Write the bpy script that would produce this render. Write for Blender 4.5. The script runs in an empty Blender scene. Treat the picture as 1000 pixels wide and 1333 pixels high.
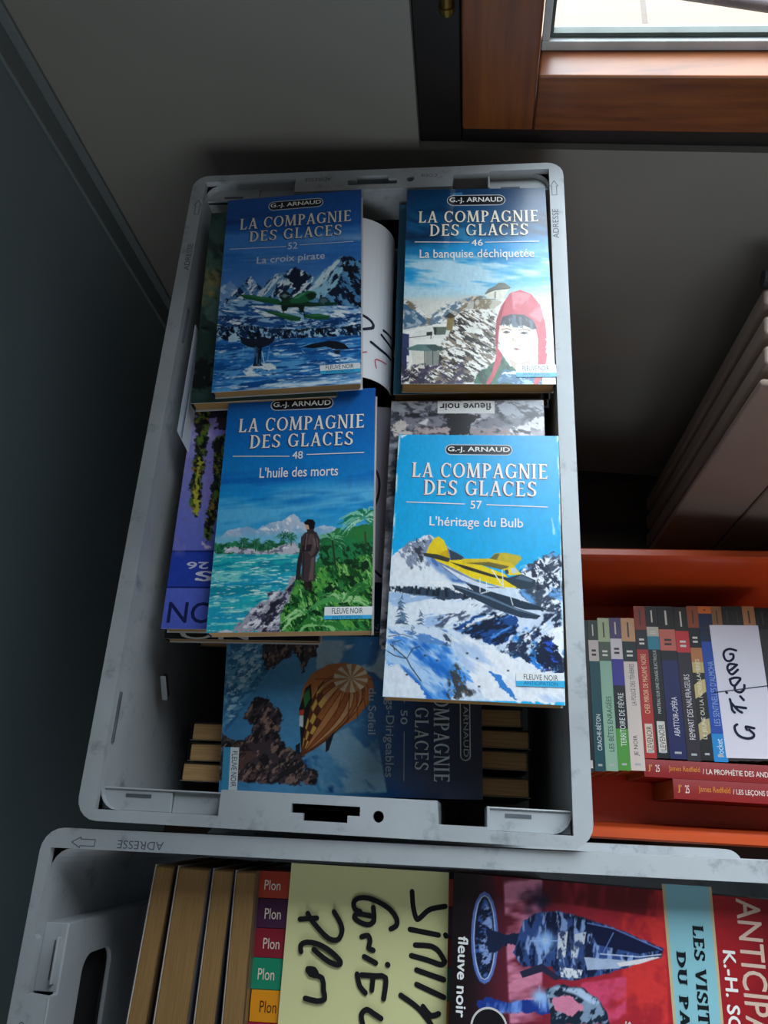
import bpy, bmesh, math, random
import numpy as np
from mathutils import Vector, Matrix
from mathutils.geometry import tessellate_polygon
PI = math.pi
R = math.radians
scene = bpy.context.scene
col = scene.collection

# ------------------------------------------------------------------ camera
cam_data = bpy.data.cameras.new('camera')
cam = bpy.data.objects.new('camera', cam_data)
col.objects.link(cam)
cam.location = (0.0804, -0.2380, 0.4682)
cam.rotation_euler = (0.38481, 0.09969, 0.05155)
cam_data.sensor_fit = 'HORIZONTAL'
cam_data.sensor_width = 36.0
cam_data.lens = 36.0
cam_data.clip_start = 0.01
scene.camera = cam

# ------------------------------------------------------------------ room frame: back wall turned a little against the crates
RY = R(-4.5)
WALL_D = 0.29 * math.cos(RY)
def room(u, d, z):
    """u along the back wall, d out of the wall into the room, z up"""
    e = Vector((math.cos(RY), math.sin(RY), 0)); n = Vector((-math.sin(RY), math.cos(RY), 0))
    return n * (WALL_D - d) + e * u + Vector((0, 0, z))
FLOOR_Z = -0.62

# ------------------------------------------------------------------ sky, window light, exposure
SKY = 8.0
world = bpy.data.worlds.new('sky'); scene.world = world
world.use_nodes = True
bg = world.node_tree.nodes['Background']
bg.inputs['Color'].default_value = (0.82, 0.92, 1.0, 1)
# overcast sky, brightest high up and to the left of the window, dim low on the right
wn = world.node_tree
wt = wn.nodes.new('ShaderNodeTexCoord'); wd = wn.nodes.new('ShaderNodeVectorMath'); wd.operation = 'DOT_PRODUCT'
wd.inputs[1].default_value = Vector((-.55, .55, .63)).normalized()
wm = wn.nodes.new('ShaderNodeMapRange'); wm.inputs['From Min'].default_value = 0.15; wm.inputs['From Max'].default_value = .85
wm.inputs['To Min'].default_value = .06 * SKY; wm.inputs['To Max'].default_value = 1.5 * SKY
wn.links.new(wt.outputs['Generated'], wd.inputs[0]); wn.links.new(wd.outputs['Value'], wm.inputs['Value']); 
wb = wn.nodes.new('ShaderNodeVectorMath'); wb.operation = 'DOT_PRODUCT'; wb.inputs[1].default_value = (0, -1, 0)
wr = wn.nodes.new('ShaderNodeMapRange'); wr.inputs['From Min'].default_value = .1; wr.inputs['To Max'].default_value = .35 * SKY  # extra sky strength behind the room, added as fill for the rear opening
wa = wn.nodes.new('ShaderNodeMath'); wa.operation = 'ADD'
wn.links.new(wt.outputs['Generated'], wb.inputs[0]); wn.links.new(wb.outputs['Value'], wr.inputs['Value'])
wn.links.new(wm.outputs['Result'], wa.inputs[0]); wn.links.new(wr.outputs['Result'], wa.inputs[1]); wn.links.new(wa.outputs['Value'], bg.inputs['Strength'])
WIN = (0.105, 0.96, 0.056, 0.86)                # glass opening: u0, u1, z0, z1
REAR = (0.0, 1.2, 0.30, 1.20)                # opening added unseen behind the camera, sized for fill light
def area(name, loc, rz, rx, sx, sy, power, portal):
    l = bpy.data.lights.new(name, 'AREA'); l.shape = 'RECTANGLE'; l.size = sx; l.size_y = sy
    l.energy = power
    o = bpy.data.objects.new(name, l); col.objects.link(o); o.location = loc; o.rotation_euler = (rx, 0, rz)
    l.cycles.is_portal = portal
    return o
area('window_portal', room((WIN[0]+WIN[1])/2, -0.05, (WIN[2]+WIN[3])/2), RY, R(-90), WIN[1]-WIN[0], WIN[3]-WIN[2], 1, True)
REAR_D = 2.3
area('rear_fill_portal', room((REAR[0]+REAR[1])/2, REAR_D+0.05, (REAR[2]+REAR[3])/2), RY, R(90), REAR[1]-REAR[0], REAR[3]-REAR[2], 1, True)
scene.view_settings.view_transform = 'Standard'
scene.view_settings.look = 'None'
scene.view_settings.exposure = 0.45
scene.view_settings.gamma = 1.0
scene.view_settings.use_curve_mapping = False
try:
    scene.cycles.use_denoising = True
    scene.cycles.max_bounces = 10
    scene.cycles.diffuse_bounces = 6
    scene.cycles.sample_clamp_indirect = 6.0
except Exception:
    pass

# ------------------------------------------------------------------ helpers
def lin(c):
    if isinstance(c, str):
        c = c.lstrip('#'); c = [int(c[i:i+2], 16) / 255 for i in (0, 2, 4)]
    return tuple((x / 12.92 if x <= 0.04045 else ((x + 0.055) / 1.055) ** 2.4) for x in c[:3])
def empty(name, loc=(0, 0, 0), rot=(0, 0, 0)):
    o = bpy.data.objects.new(name, None); col.objects.link(o)
    o.location = loc; o.rotation_euler = rot; o.empty_display_size = 0.03
    return o
def tag(o, label, cat, group=None, kind=None):
    o['label'] = label
    if cat: o['category'] = cat
    if group: o['group'] = group
    if kind: o['kind'] = kind
    return o
def link(name, me, mat, parent=None):
    o = bpy.data.objects.new(name, me); col.objects.link(o)
    if mat and not me.materials: me.materials.append(mat)
    if parent: o.parent = parent
    return o
def shade(me, smooth=True):
    me.polygons.foreach_set('use_smooth', [smooth] * len(me.polygons))
class MB:
    """collects simple shapes into one mesh"""
    def __init__(s): s.v = []; s.f = []
    def quad(s, *p):
        i = len(s.v); s.v += [tuple(q) for q in p]; s.f.append(tuple(range(i, i + len(p))))
    def box(s, x0, x1, y0, y1, z0, z1, T=None):
        i = len(s.v)
        P = [(x, y, z) for z in (z0, z1) for y in (y0, y1) for x in (x0, x1)]
        if T: P = [tuple(T(Vector(p))) for p in P]
        s.v += P
        for f in ((0, 2, 3, 1), (4, 5, 7, 6), (0, 1, 5, 4), (2, 6, 7, 3), (0, 4, 6, 2), (1, 3, 7, 5)):
            s.f.append(tuple(i + k for k in f))
    def loft(s, rings, close0=False, close1=False):
        n = len(rings[0]); i = len(s.v)
        for r in rings: s.v += [tuple(p) for p in r]
        for k in range(len(rings) - 1):
            for j in range(n):
                a = i + k*n + j; b = i + k*n + (j+1) % n
                s.f.append((a, b, b + n, a + n))
        if close0: s.f.append(tuple(i + j for j in reversed(range(n))))
        if close1: s.f.append(tuple(i + (len(rings)-1)*n + j for j in range(n)))
    def tube(s, pts, r, n=8):
        rings = []
        pts = [Vector(p) for p in pts]
        for k, p in enumerate(pts):
            d = (pts[min(k+1, len(pts)-1)] - pts[max(k-1, 0)]).normalized()
            a = d.orthogonal().normalized(); b = d.cross(a)
            rings.append([p + (a*math.cos(2*PI*j/n) + b*math.sin(2*PI*j/n)) * r for j in range(n)])
        s.loft(rings, True, True)
    def build(s, name, mat, parent=None, bevel=0, smooth=False, seg=2):
        me = bpy.data.meshes.new(name); me.from_pydata(s.v, [], s.f); me.update()
        bm = bmesh.new(); bm.from_mesh(me)
        bmesh.ops.remove_doubles(bm, verts=bm.verts, dist=1e-6)
        bmesh.ops.recalc_face_normals(bm, faces=bm.faces)
        bm.to_mesh(me); bm.free()
        if smooth: shade(me)
        o = link(name, me, mat, parent)
        if bevel:
            m = o.modifiers.new('bevel', 'BEVEL'); m.width = bevel; m.segments = seg; m.limit_method = 'ANGLE'; m.angle_limit = R(40)
            shade(me)
            w = o.modifiers.new('normals', 'WEIGHTED_NORMAL'); w.keep_sharp = True
        return o
def rrect(x0, x1, y0, y1, r, z, n=5):
    P = []
    for cx, cy, a0 in ((x1-r, y1-r, 0), (x0+r, y1-r, 90), (x0+r, y0+r, 180), (x1-r, y0+r, 270)):
        for k in range(n + 1):
            a = R(a0 + 90*k/n); P.append((cx + r*math.cos(a), cy + r*math.sin(a), z))
    return P
def flat_plate(name, loops, thick, bevel, mat, parent=None, M=None):
    """a plate with holes, given thickness, side walls and rounded edges"""
    tri = tessellate_polygon([[Vector((q[0], q[1], 0)) for q in lp] for lp in loops])
    flat_pts = [q for lp in loops for q in lp]; n = len(flat_pts)
    bm = bmesh.new()
    top = [bm.verts.new((q[0], q[1], thick/2)) for q in flat_pts]; bot = [bm.verts.new((q[0], q[1], -thick/2)) for q in flat_pts]
    for t in tri:
        try: bm.faces.new([top[k] for k in t]); bm.faces.new([bot[k] for k in reversed(t)])
        except ValueError: pass
    k = 0
    for lp in loops:
        m = len(lp)
        for a in range(m):
            b = (a+1) % m
            try: bm.faces.new((top[k+a], top[k+b], bot[k+b], bot[k+a]))
            except ValueError: pass
        k += m
    bmesh.ops.recalc_face_normals(bm, faces=bm.faces)
    bmesh.ops.dissolve_limit(bm, angle_limit=R(1), verts=bm.verts, edges=bm.edges)
    me = bpy.data.meshes.new(name); 
    if M: bmesh.ops.transform(bm, matrix=M, verts=bm.verts)
    bm.to_mesh(me); bm.free()
    o = link(name, me, mat, parent)
    bv = o.modifiers.new('bevel', 'BEVEL'); bv.width = bevel; bv.segments = 2; bv.limit_method = 'ANGLE'; bv.angle_limit = R(50)
    return o

# ---- materials
def new_mat(name):
    m = bpy.data.materials.new(name); m.use_nodes = True
    nt = m.node_tree; return m, nt, nt.nodes['Principled BSDF']
def noise_mat(name, c0, c1, scale=6, rough=0.5, detail=6, stretch=(1, 1, 1), lo=0.35, hi=0.65, spec=0.5, bump=0.0, bscale=200, c2=None, th2=(.62, .7), s2=30):
    m, nt, b = new_mat(name)
    tc = nt.nodes.new('ShaderNodeTexCoord'); mp = nt.nodes.new('ShaderNodeMapping'); mp.inputs['Scale'].default_value = stretch
    nt.links.new(tc.outputs['Object'], mp.inputs['Vector'])
    n = nt.nodes.new('ShaderNodeTexNoise'); n.inputs['Scale'].default_value = scale; n.inputs['Detail'].default_value = detail
    nt.links.new(mp.outputs['Vector'], n.inputs['Vector'])
    r = nt.nodes.new('ShaderNodeValToRGB'); r.color_ramp.elements[0].position = lo; r.color_ramp.elements[1].position = hi
    r.color_ramp.elements[0].color = (*lin(c0), 1); r.color_ramp.elements[1].color = (*lin(c1), 1)
    nt.links.new(n.outputs['Fac'], r.inputs['Fac'])
    out = r.outputs['Color']
    if c2:
        n2 = nt.nodes.new('ShaderNodeTexNoise'); n2.inputs['Scale'].default_value = s2; n2.inputs['Detail'].default_value = 8; n2.inputs['Roughness'].default_value = .7
        nt.links.new(mp.outputs['Vector'], n2.inputs['Vector'])
        r2 = nt.nodes.new('ShaderNodeValToRGB'); r2.color_ramp.elements[0].position = th2[0]; r2.color_ramp.elements[1].position = th2[1]
        mx = nt.nodes.new('ShaderNodeMixRGB'); mx.inputs['Color2'].default_value = (*lin(c2), 1)
        nt.links.new(n2.outputs['Fac'], r2.inputs['Fac']); nt.links.new(r2.outputs['Color'], mx.inputs['Fac']); nt.links.new(out, mx.inputs['Color1'])
        out = mx.outputs['Color']
    nt.links.new(out, b.inputs['Base Color'])
    b.inputs['Roughness'].default_value = rough; b.inputs['Specular IOR Level'].default_value = spec
    if bump:
        n3 = nt.nodes.new('ShaderNodeTexNoise'); n3.inputs['Scale'].default_value = bscale
        nt.links.new(tc.outputs['Object'], n3.inputs['Vector'])
        bp = nt.nodes.new('ShaderNodeBump'); bp.inputs['Strength'].default_value = bump; bp.inputs['Distance'].default_value = 0.001
        nt.links.new(n3.outputs['Fac'], bp.inputs['Height']); nt.links.new(bp.outputs['Normal'], b.inputs['Normal'])
    return m
def print_mat(name, rough, spec=0.5, bump=0.03):
    """printed card: the ink is the mesh's colour attribute"""
    m, nt, b = new_mat(name)
    a = nt.nodes.new('ShaderNodeVertexColor'); a.layer_name = 'print'
    nt.links.new(a.outputs['Color'], b.inputs['Base Color'])
    b.inputs['Roughness'].default_value = rough; b.inputs['Specular IOR Level'].default_value = spec
    tc = nt.nodes.new('ShaderNodeTexCoord'); n3 = nt.nodes.new('ShaderNodeTexNoise'); n3.inputs['Scale'].default_value = 45
    nt.links.new(tc.outputs['Object'], n3.inputs['Vector'])
    bp = nt.nodes.new('ShaderNodeBump'); bp.inputs['Strength'].default_value = bump; bp.inputs['Distance'].default_value = 0.002
    nt.links.new(n3.outputs['Fac'], bp.inputs['Height']); nt.links.new(bp.outputs['Normal'], b.inputs['Normal'])
    return m
M_cover = print_mat('glossy_printed_card', 0.27)
M_matte = print_mat('matt_paper', 0.75, 0.25)
M_spines = print_mat('satin_printed_spine', 0.45, 0.35)
M_pages = noise_mat('aged_page_edges', '#86663f', '#a07c50', 40, 0.9, 4, (1, 1, 60), .3, .7, .15)
M_pages_pale = noise_mat('pale_page_edges', '#b58c5c', '#d2a878', 40, 0.9, 4, (1, 1, 60), .3, .7, .15)
M_grey = noise_mat('scuffed_grey_plastic', '#a0a4a9', '#b9bdc1', 9, 0.42, 6, c2='#767a80', th2=(.55, .74), s2=42, bump=.08)
M_slot_shade = noise_mat('slot_shade_grey', '#4e525a', '#6a6e76', 60, .6)  # dark grey for the shade in the rim and wall slots
M_dark = noise_mat('recess_shade_and_knob', '#15161a', '#1c1e22', 20, .8)  # near-black for the shade in recesses and for the radiator knob
M_orange = noise_mat('orange_plastic', '#c4481c', '#cf5426', 7, 0.35, 4, c2='#a83c18', th2=(.64, .8), s2=18)

# ---- painting: procedural inks on a fine grid
class Canvas:
    def __init__(s, nx, asp, ss=2):
        s.nx = nx; s.ny = int(round(nx * asp)); s.ss = ss; s.asp = asp
        s.W = (nx + 1) * ss; s.H = (s.ny + 1) * ss
        s.im = np.zeros((s.H, s.W, 3))
        s.U = ((np.arange(s.W) + .5) / s.W); s.V = ((np.arange(s.H) + .5) / s.H)
    def noise(s, x, y, seed):
        rs = np.random.RandomState(seed); T = rs.rand(256, 256)
        tot = 0; amp = .5; f = 1.0; nrm = 0
        for o in range(4):
            X = x*f + o*17.3; Y = y*f + o*9.1
            xi = np.floor(X).astype(int); yi = np.floor(Y).astype(int); fx = X - xi; fy = Y - yi
            fx = fx*fx*(3-2*fx); fy = fy*fy*(3-2*fy)
            a = T[yi & 255, xi & 255]; b = T[yi & 255, (xi+1) & 255]; c = T[(yi+1) & 255, xi & 255]; d = T[(yi+1) & 255, (xi+1) & 255]
            tot = tot + amp*((a*(1-fx) + b*fx)*(1-fy) + (c*(1-fx) + d*fx)*fy); nrm += amp; amp *= .64; f *= 2.07
        return tot / nrm
    def window(s, pts, pad=.03):
        P = np.array(pts).reshape(-1, 2)
        x0 = max(0, int((P[:, 0].min()-pad)*s.W)); x1 = min(s.W, int((P[:, 0].max()+pad)*s.W)+1)
        y0 = max(0, int((P[:, 1].min()-pad)*s.H)); y1 = min(s.H, int((P[:, 1].max()+pad)*s.H)+1)
        return P, x0, x1, y0, y1
    def mask(s, pts, warp, seed=77, soft=0):
        P, x0, x1, y0, y1 = s.window(pts, .03 + warp + soft*2)
        if x1 <= x0 or y1 <= y0: return None
        X, Y = np.meshgrid(s.U[x0:x1], s.V[y0:y1])
        px, py = X, Y
        if warp:
            px = X + (s.noise(X*28, Y*28*s.asp, seed) - .5) * warp * 4
            py = Y + (s.noise(X*28+50, Y*28*s.asp, seed+1) - .5) * warp * 4 / s.asp
        ins = np.zeros(X.shape, bool); n = len(P)
        for i in range(n):
            ax, ay = P[i]; bx, by = P[(i+1) % n]
            if ay == by: continue
            c = ((ay > py) != (by > py)) & (px < (bx-ax)*(py-ay)/(by-ay) + ax)
            ins ^= c
        m = ins.astype(float)
        if soft:
            k = max(1, int(soft*s.W))
            for ax in (0, 1):
                c = np.cumsum(np.pad(m, [(k+1, k) if a == ax else (0, 0) for a in (0, 1)], mode='edge'), axis=ax)
                n_ = m.shape[ax]
                m = (np.take(c, range(2*k+1, 2*k+1+n_), axis=ax) - np.take(c, range(0, n_), axis=ax)) / (2*k+1)
        return m, X, Y, (slice(y0, y1), slice(x0, x1))
    def put(s, sl, m, c):
        s.im[sl] = s.im[sl]*(1-m[..., None]) + np.array(lin_s(c))*m[..., None]
    def run(s, ops):
        sd = 100
        for op in ops:
            k = op[0]; sd += 3
            if k == 'g':
                st = op[1]; vs = st[0::2]; cs = np.array([lin_s(c) for c in st[1::2]])
                for j in range(3): s.im[:, :, j] = np.interp(s.V, vs, cs[:, j])[:, None]
            elif k == 'p':
                r = s.mask(op[2], op[3], sd, op[4])
                if r: s.put(r[3], r[0], op[1])
            elif k == 's':
                _, c, pts, fr, ang, stv, th, seed, wp = op[:9]; fr = fr*1.5 if fr >= 10 else fr
                P = np.array(pts); big = (P[0::2].max()-P[0::2].min() > .8 and fr < 10)
                r = s.mask(pts, wp, sd, .05 if big else .006)
                if r:
                    m, X, Y, sl = r; a = R(ang); x = X; y = Y*s.asp
                    n = s.noise((x*math.cos(a)+y*math.sin(a))*fr*1.6/stv + 40, (-x*math.sin(a)+y*math.cos(a))*fr*1.6 + 40, seed*7+1)
                    s.put(sl, m*np.clip((n-th)/(.16 if fr < 10 else .07) + .5, 0, 1), c)
            elif k == 'l':
                _, c, w, pts = op
                P = np.array(pts).reshape(-1, 2)
                for i in range(len(P)-1):
                    _, x0, x1, y0, y1 = s.window(P[i:i+2].ravel(), w*2)
                    if x1 <= x0 or y1 <= y0: continue
                    X, Y = np.meshgrid(s.U[x0:x1], s.V[y0:y1]*s.asp)
                    a = P[i]*[1, s.asp]; b = P[i+1]*[1, s.asp]; d = b-a
                    t = np.clip(((X-a[0])*d[0]+(Y-a[1])*d[1])/(d@d+1e-12), 0, 1)
                    D = np.hypot(X-a[0]-t*d[0], Y-a[1]-t*d[1])
                    s.put((slice(y0, y1), slice(x0, x1)), np.clip((w/2-D)*s.W+.5, 0, 1), c)
    def result(s):
        X, Y = np.meshgrid(s.U, s.V*s.asp)
        b = s.noise(X*70+11, Y*38+7, 901)-.5; b2 = s.noise(X*26+3, Y*26+5, 902)-.5
        s.im = np.clip(s.im*(1 + .13*b[..., None] + .06*b2[..., None]) , 0, 1)
        a = s.im.reshape(s.ny+1, s.ss, s.nx+1, s.ss, 3).mean(axis=(1, 3))
        return np.where(a <= .04045, a/12.92, ((a+.055)/1.055)**2.4)
def lin_s(c):
    c = c.lstrip('#'); return [int(c[i:i+2], 16)/255 for i in (0, 2, 4)]

# ---- lettering
FONT_CACHE = {}
def sans_tris(txt):
    if txt in FONT_CACHE: return FONT_CACHE[txt]
    cu = bpy.data.curves.new('lettering', 'FONT'); cu.body = txt; cu.size = 1; cu.resolution_u = 3
    tmp = bpy.data.objects.new('lettering', cu); col.objects.link(tmp)
    dg = bpy.context.evaluated_depsgraph_get()
    me = bpy.data.meshes.new_from_object(tmp.evaluated_get(dg)); bpy.data.objects.remove(tmp)
    v = [(p.co.x, p.co.y) for p in me.vertices]; f = [tuple(p.vertices) for p in me.polygons]
    bpy.data.meshes.remove(me); bpy.data.curves.remove(cu)
    FONT_CACHE[txt] = (v, f); return v, f
TK, TN, SF, ST = .15, .075, .08, .05
def glyph(ch):
    """capital with thick and thin strokes and small feet; returns polygons and width"""
    P = []
    def st(x0, y0, x1, y1, w): P.append([(x0-w/2, y0), (x0+w/2, y0), (x1+w/2, y1), (x1-w/2, y1)])
    def bar(x0, x1, y, h=TN): P.append([(x0, y-h/2), (x1, y-h/2), (x1, y+h/2), (x0, y+h/2)])
    def foot(x, y, l=SF, r=SF):
        yy = y + (ST if y < .5 else -ST); P.append([(x-TK/2-l, y), (x+TK/2+r, y), (x+TK/2+r*.6, yy), (x-TK/2-l*.6, yy)][::1 if y < .5 else -1])
    def arc(cx, cy, rx, ry, a0, a1, n=14, lo=TN, hi=TK):
        pr = None
        for i in range(n+1):
            a = R(a0+(a1-a0)*i/n); w = lo+(hi-lo)*abs(math.cos(a)); c, s_ = math.cos(a), math.sin(a)
            o = (cx+rx*c, cy+ry*s_); q = (cx+(rx-w)*c, cy+(ry-max(w*.8, lo))*s_)
            if pr: P.append([pr[0], o, q, pr[1]])
            pr = (o, q)
    if ch == 'L': st(.17, 0, .17, 1, TK); foot(.17, 1); bar(.06, .56, TN/2); P.append([(.5, 0), (.6, .24), (.54, .24), (.42, TN)]); w = .62
    elif ch == 'A': st(.1, 0, .36, 1, TN*1.2); st(.36, 1, .6, 0, TK); bar(.18, .52, .3); foot(.1, 0, .02, .04); foot(.6, 0, .05, .06); w = .72
    elif ch == 'C': arc(.38, .5, .35, .5, 48, 318); P.append([(.58, .93), (.66, .93), (.66, .68), (.61, .68)]); w = .72
    elif ch == 'O': arc(.4, .5, .38, .5, 0, 360, 22); w = .82
    elif ch == 'G': arc(.38, .5, .35, .5, 48, 335); st(.62, .06, .62, .42, TK*.85); bar(.46, .76, .42, ST); P.append([(.58, .93), (.66, .93), (.66, .7), (.61, .7)]); w = .78
    elif ch == 'M': st(.1, 0, .15, 1, TN*1.1); st(.17, 1, .43, .04, TK); st(.43, .04, .7, 1, TN); st(.72, 1, .77, 0, TK); foot(.1, 0, .03, .03); foot(.77, 0, .06, .06); foot(.13, 1, .06, 0); foot(.74, 1, 0, .06); w = .92
    elif ch == 'N': st(.12, 0, .12, 1, TN*1.1); st(.14, 1, .6, 0, TK); st(.62, 0, .62, 1, TN*1.1); foot(.12, 0, .04, .04); foot(.12, 1, .06, 0); foot(.62, 1, .04, .04); w = .74
    elif ch == 'P': st(.17, 0, .17, 1, TK); foot(.17, 0); foot(.17, 1, SF, 0); arc(.24, .73, .34, .27, -90, 90, 10); bar(.17, .26, .5, ST*1.3); bar(.17, .26, .965, ST*1.3); w = .62
    elif ch == 'D': st(.17, 0, .17, 1, TK); foot(.17, 0, SF, 0); foot(.17, 1, SF, 0); arc(.24, .5, .48, .5, -90, 90, 14); bar(.17, .26, .035, ST*1.3); bar(.17, .26, .965, ST*1.3); w = .76
    elif ch == 'I': st(.17, 0, .17, 1, TK); foot(.17, 0); foot(.17, 1); w = .36
    elif ch == 'E': st(.17, 0, .17, 1, TK); foot(.17, 0, SF, 0); foot(.17, 1, SF, 0); bar(.17, .56, TN/2); bar(.17, .56, 1-TN/2); bar(.17, .48, .52, TN*.9); P.append([(.5, 0), (.6, .2), (.55, .2), (.45, TN)]); P.append([(.5, 1), (.58, .82), (.53, .82), (.45, 1-TN)]); w = .64
    elif ch == 'S': arc(.31, .745, .25, .255, 25, 245, 12); arc(.29, .26, .27, .26, -155, 72, 12); st(.13, .64, .46, .38, TK); P.append([(.48, .94), (.55, .94), (.55, .72), (.5, .72)]); P.append([(.02, .06), (.09, .06), (.08, .28), (.02, .28)]); w = .6
    elif ch == 'V': st(.1, 1, .36, 0, TK); st(.36, 0, .62, 1, TN*1.2); foot(.1, 1, .05, .06); foot(.62, 1, .02, .04); w = .74
    elif ch == 'R': st(.17, 0, .17, 1, TK); foot(.17, 0); foot(.17, 1, SF, 0); arc(.24, .74, .34, .26, -90, 90, 10); bar(.17, .26, .51, ST*1.3); bar(.17, .26, .965, ST*1.3); st(.3, .5, .58, 0, TK); w = .7
    elif ch == 'T': st(.34, 0, .34, 1, TK); foot(.34, 0); bar(.04, .64, 1-TN/2); P.append([(.04, 1), (.1, 1), (.08, .76), (.04, .76)]); P.append([(.58, 1), (.64, 1), (.64, .76), (.6, .76)]); w = .68
    elif ch == 'U': st(.16, .26, .16, 1, TK); st(.6, .26, .6, 1, TN*1.1); foot(.16, 1); foot(.6, 1, .05, .05); arc(.375, .28, .29, .28, 180, 360, 12); w = .76
    elif ch == 'É': P, w = glyph('E'); P = P + [[(.26, 1.06), (.34, 1.06), (.46, 1.22), (.36, 1.22)]]
    elif ch == ' ': w = .34
    else: st(.17, 0, .17, 1, TK); w = .36
    return P, w
def serif_polys(txt):
    v = []; f = []; x = 0
    for ch in txt:
        P, w = glyph(ch)
        for p in P:
            i = len(v); v += [(x+a, b) for a, b in p]; f.append(tuple(range(i, i+len(p))))
        x += w + .06
    return v, f
def text_geo(txt, font):
    v, f = serif_polys(txt) if font in ('serif', 'slab') else sans_tris(txt)
    if font in ('bold', 'slab', 'semi', 'light'):
        nv = list(v); nf = list(f); d = {'bold': .022, 'slab': .035, 'semi': .016, 'light': .009}[font]
        for dx, dy in ((d, 0), (-d, 0), (0, d), (0, -d)):
            i = len(nv); nv += [(a+dx, b+dy) for a, b in v]; nf += [tuple(i+k for k in q) for q in f]
        v, f = nv, nf
    return v, f
def ribbon(pts, w):
    """stroke with round joints, as polygons"""
    out = []; P = [Vector((pts[i], pts[i+1])) for i in range(0, len(pts), 2)]
    for a, b in zip(P, P[1:]):
        d = (b-a); n = Vector((-d.y, d.x)).normalized()*w/2 if d.length else Vector((w/2, 0))
        out.append([a+n, a-n, b-n, b+n])
    for p in P: out.append([p + Vector((math.cos(t*PI/4), math.sin(t*PI/4)))*w/2 for t in range(8)])
    return out

def smooth(pts, step=.025):
    """flowing pen line through the given points"""
    P = [Vector((pts[i], pts[i+1])) for i in range(0, len(pts), 2)]
    out = []
    for i in range(len(P)-1):
        a, b = P[i], P[i+1]; p0 = P[i-1] if i else a; p3 = P[i+2] if i+2 < len(P) else b
        n = max(2, int((b-a).length/step))
        for k in range(n):
            t = k/n
            out.append(.5*((2*a) + (b-p0)*t + (2*p0-5*a+4*b-p3)*t*t + (3*a-p0-3*b+p3)*t**3))
    out.append(P[-1])
    return [x for p in out for x in (p.x, p.y)]
class Sheet:
    """mesh with a colour per vertex: base shapes plus inks laid on top of them"""
    def __init__(s): s.v = []; s.f = []; s.c = []
    def poly(s, pts, c):
        i = len(s.v); s.v += [tuple(p) for p in pts]; s.c += [c]*len(pts); s.f.append(tuple(range(i, i+len(pts))))
    def box(s, x0, x1, y0, y1, z0, z1, c, bottom=None):
        P = [(x, y, z) for z in (z0, z1) for y in (y0, y1) for x in (x0, x1)]
        i = len(s.v); s.v += P; s.c += [c]*8
        for f in ((0, 2, 3, 1), (4, 5, 7, 6), (0, 1, 5, 4), (2, 6, 7, 3), (0, 4, 6, 2), (1, 3, 7, 5)): s.f.append(tuple(i+k for k in f))
    def grid(s, arr, fn):
        ny, nx = arr.shape[0]-1, arr.shape[1]-1; i = len(s.v)
        for r in range(ny+1):
            for q in range(nx+1): s.v.append(fn(q/nx, r/ny))
        s.c += [tuple(x) for x in arr.reshape(-1, 3)]
        w = nx+1
        for r in range(ny):
            b = i + r*w
            s.f += [(b+q, b+w+q, b+w+q+1, b+q+1) for q in range(nx)]
    def build(s, name, mat, parent):
        me = bpy.data.meshes.new(name); me.from_pydata(s.v, [], s.f); me.update()
        at = me.color_attributes.new('print', 'FLOAT_COLOR', 'POINT')
        a = np.ones((len(s.v), 4), np.float32); a[:, :3] = np.array(s.c, np.float32)
        at.data.foreach_set('color', a.ravel())
        return link(name, me, mat, parent)
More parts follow.
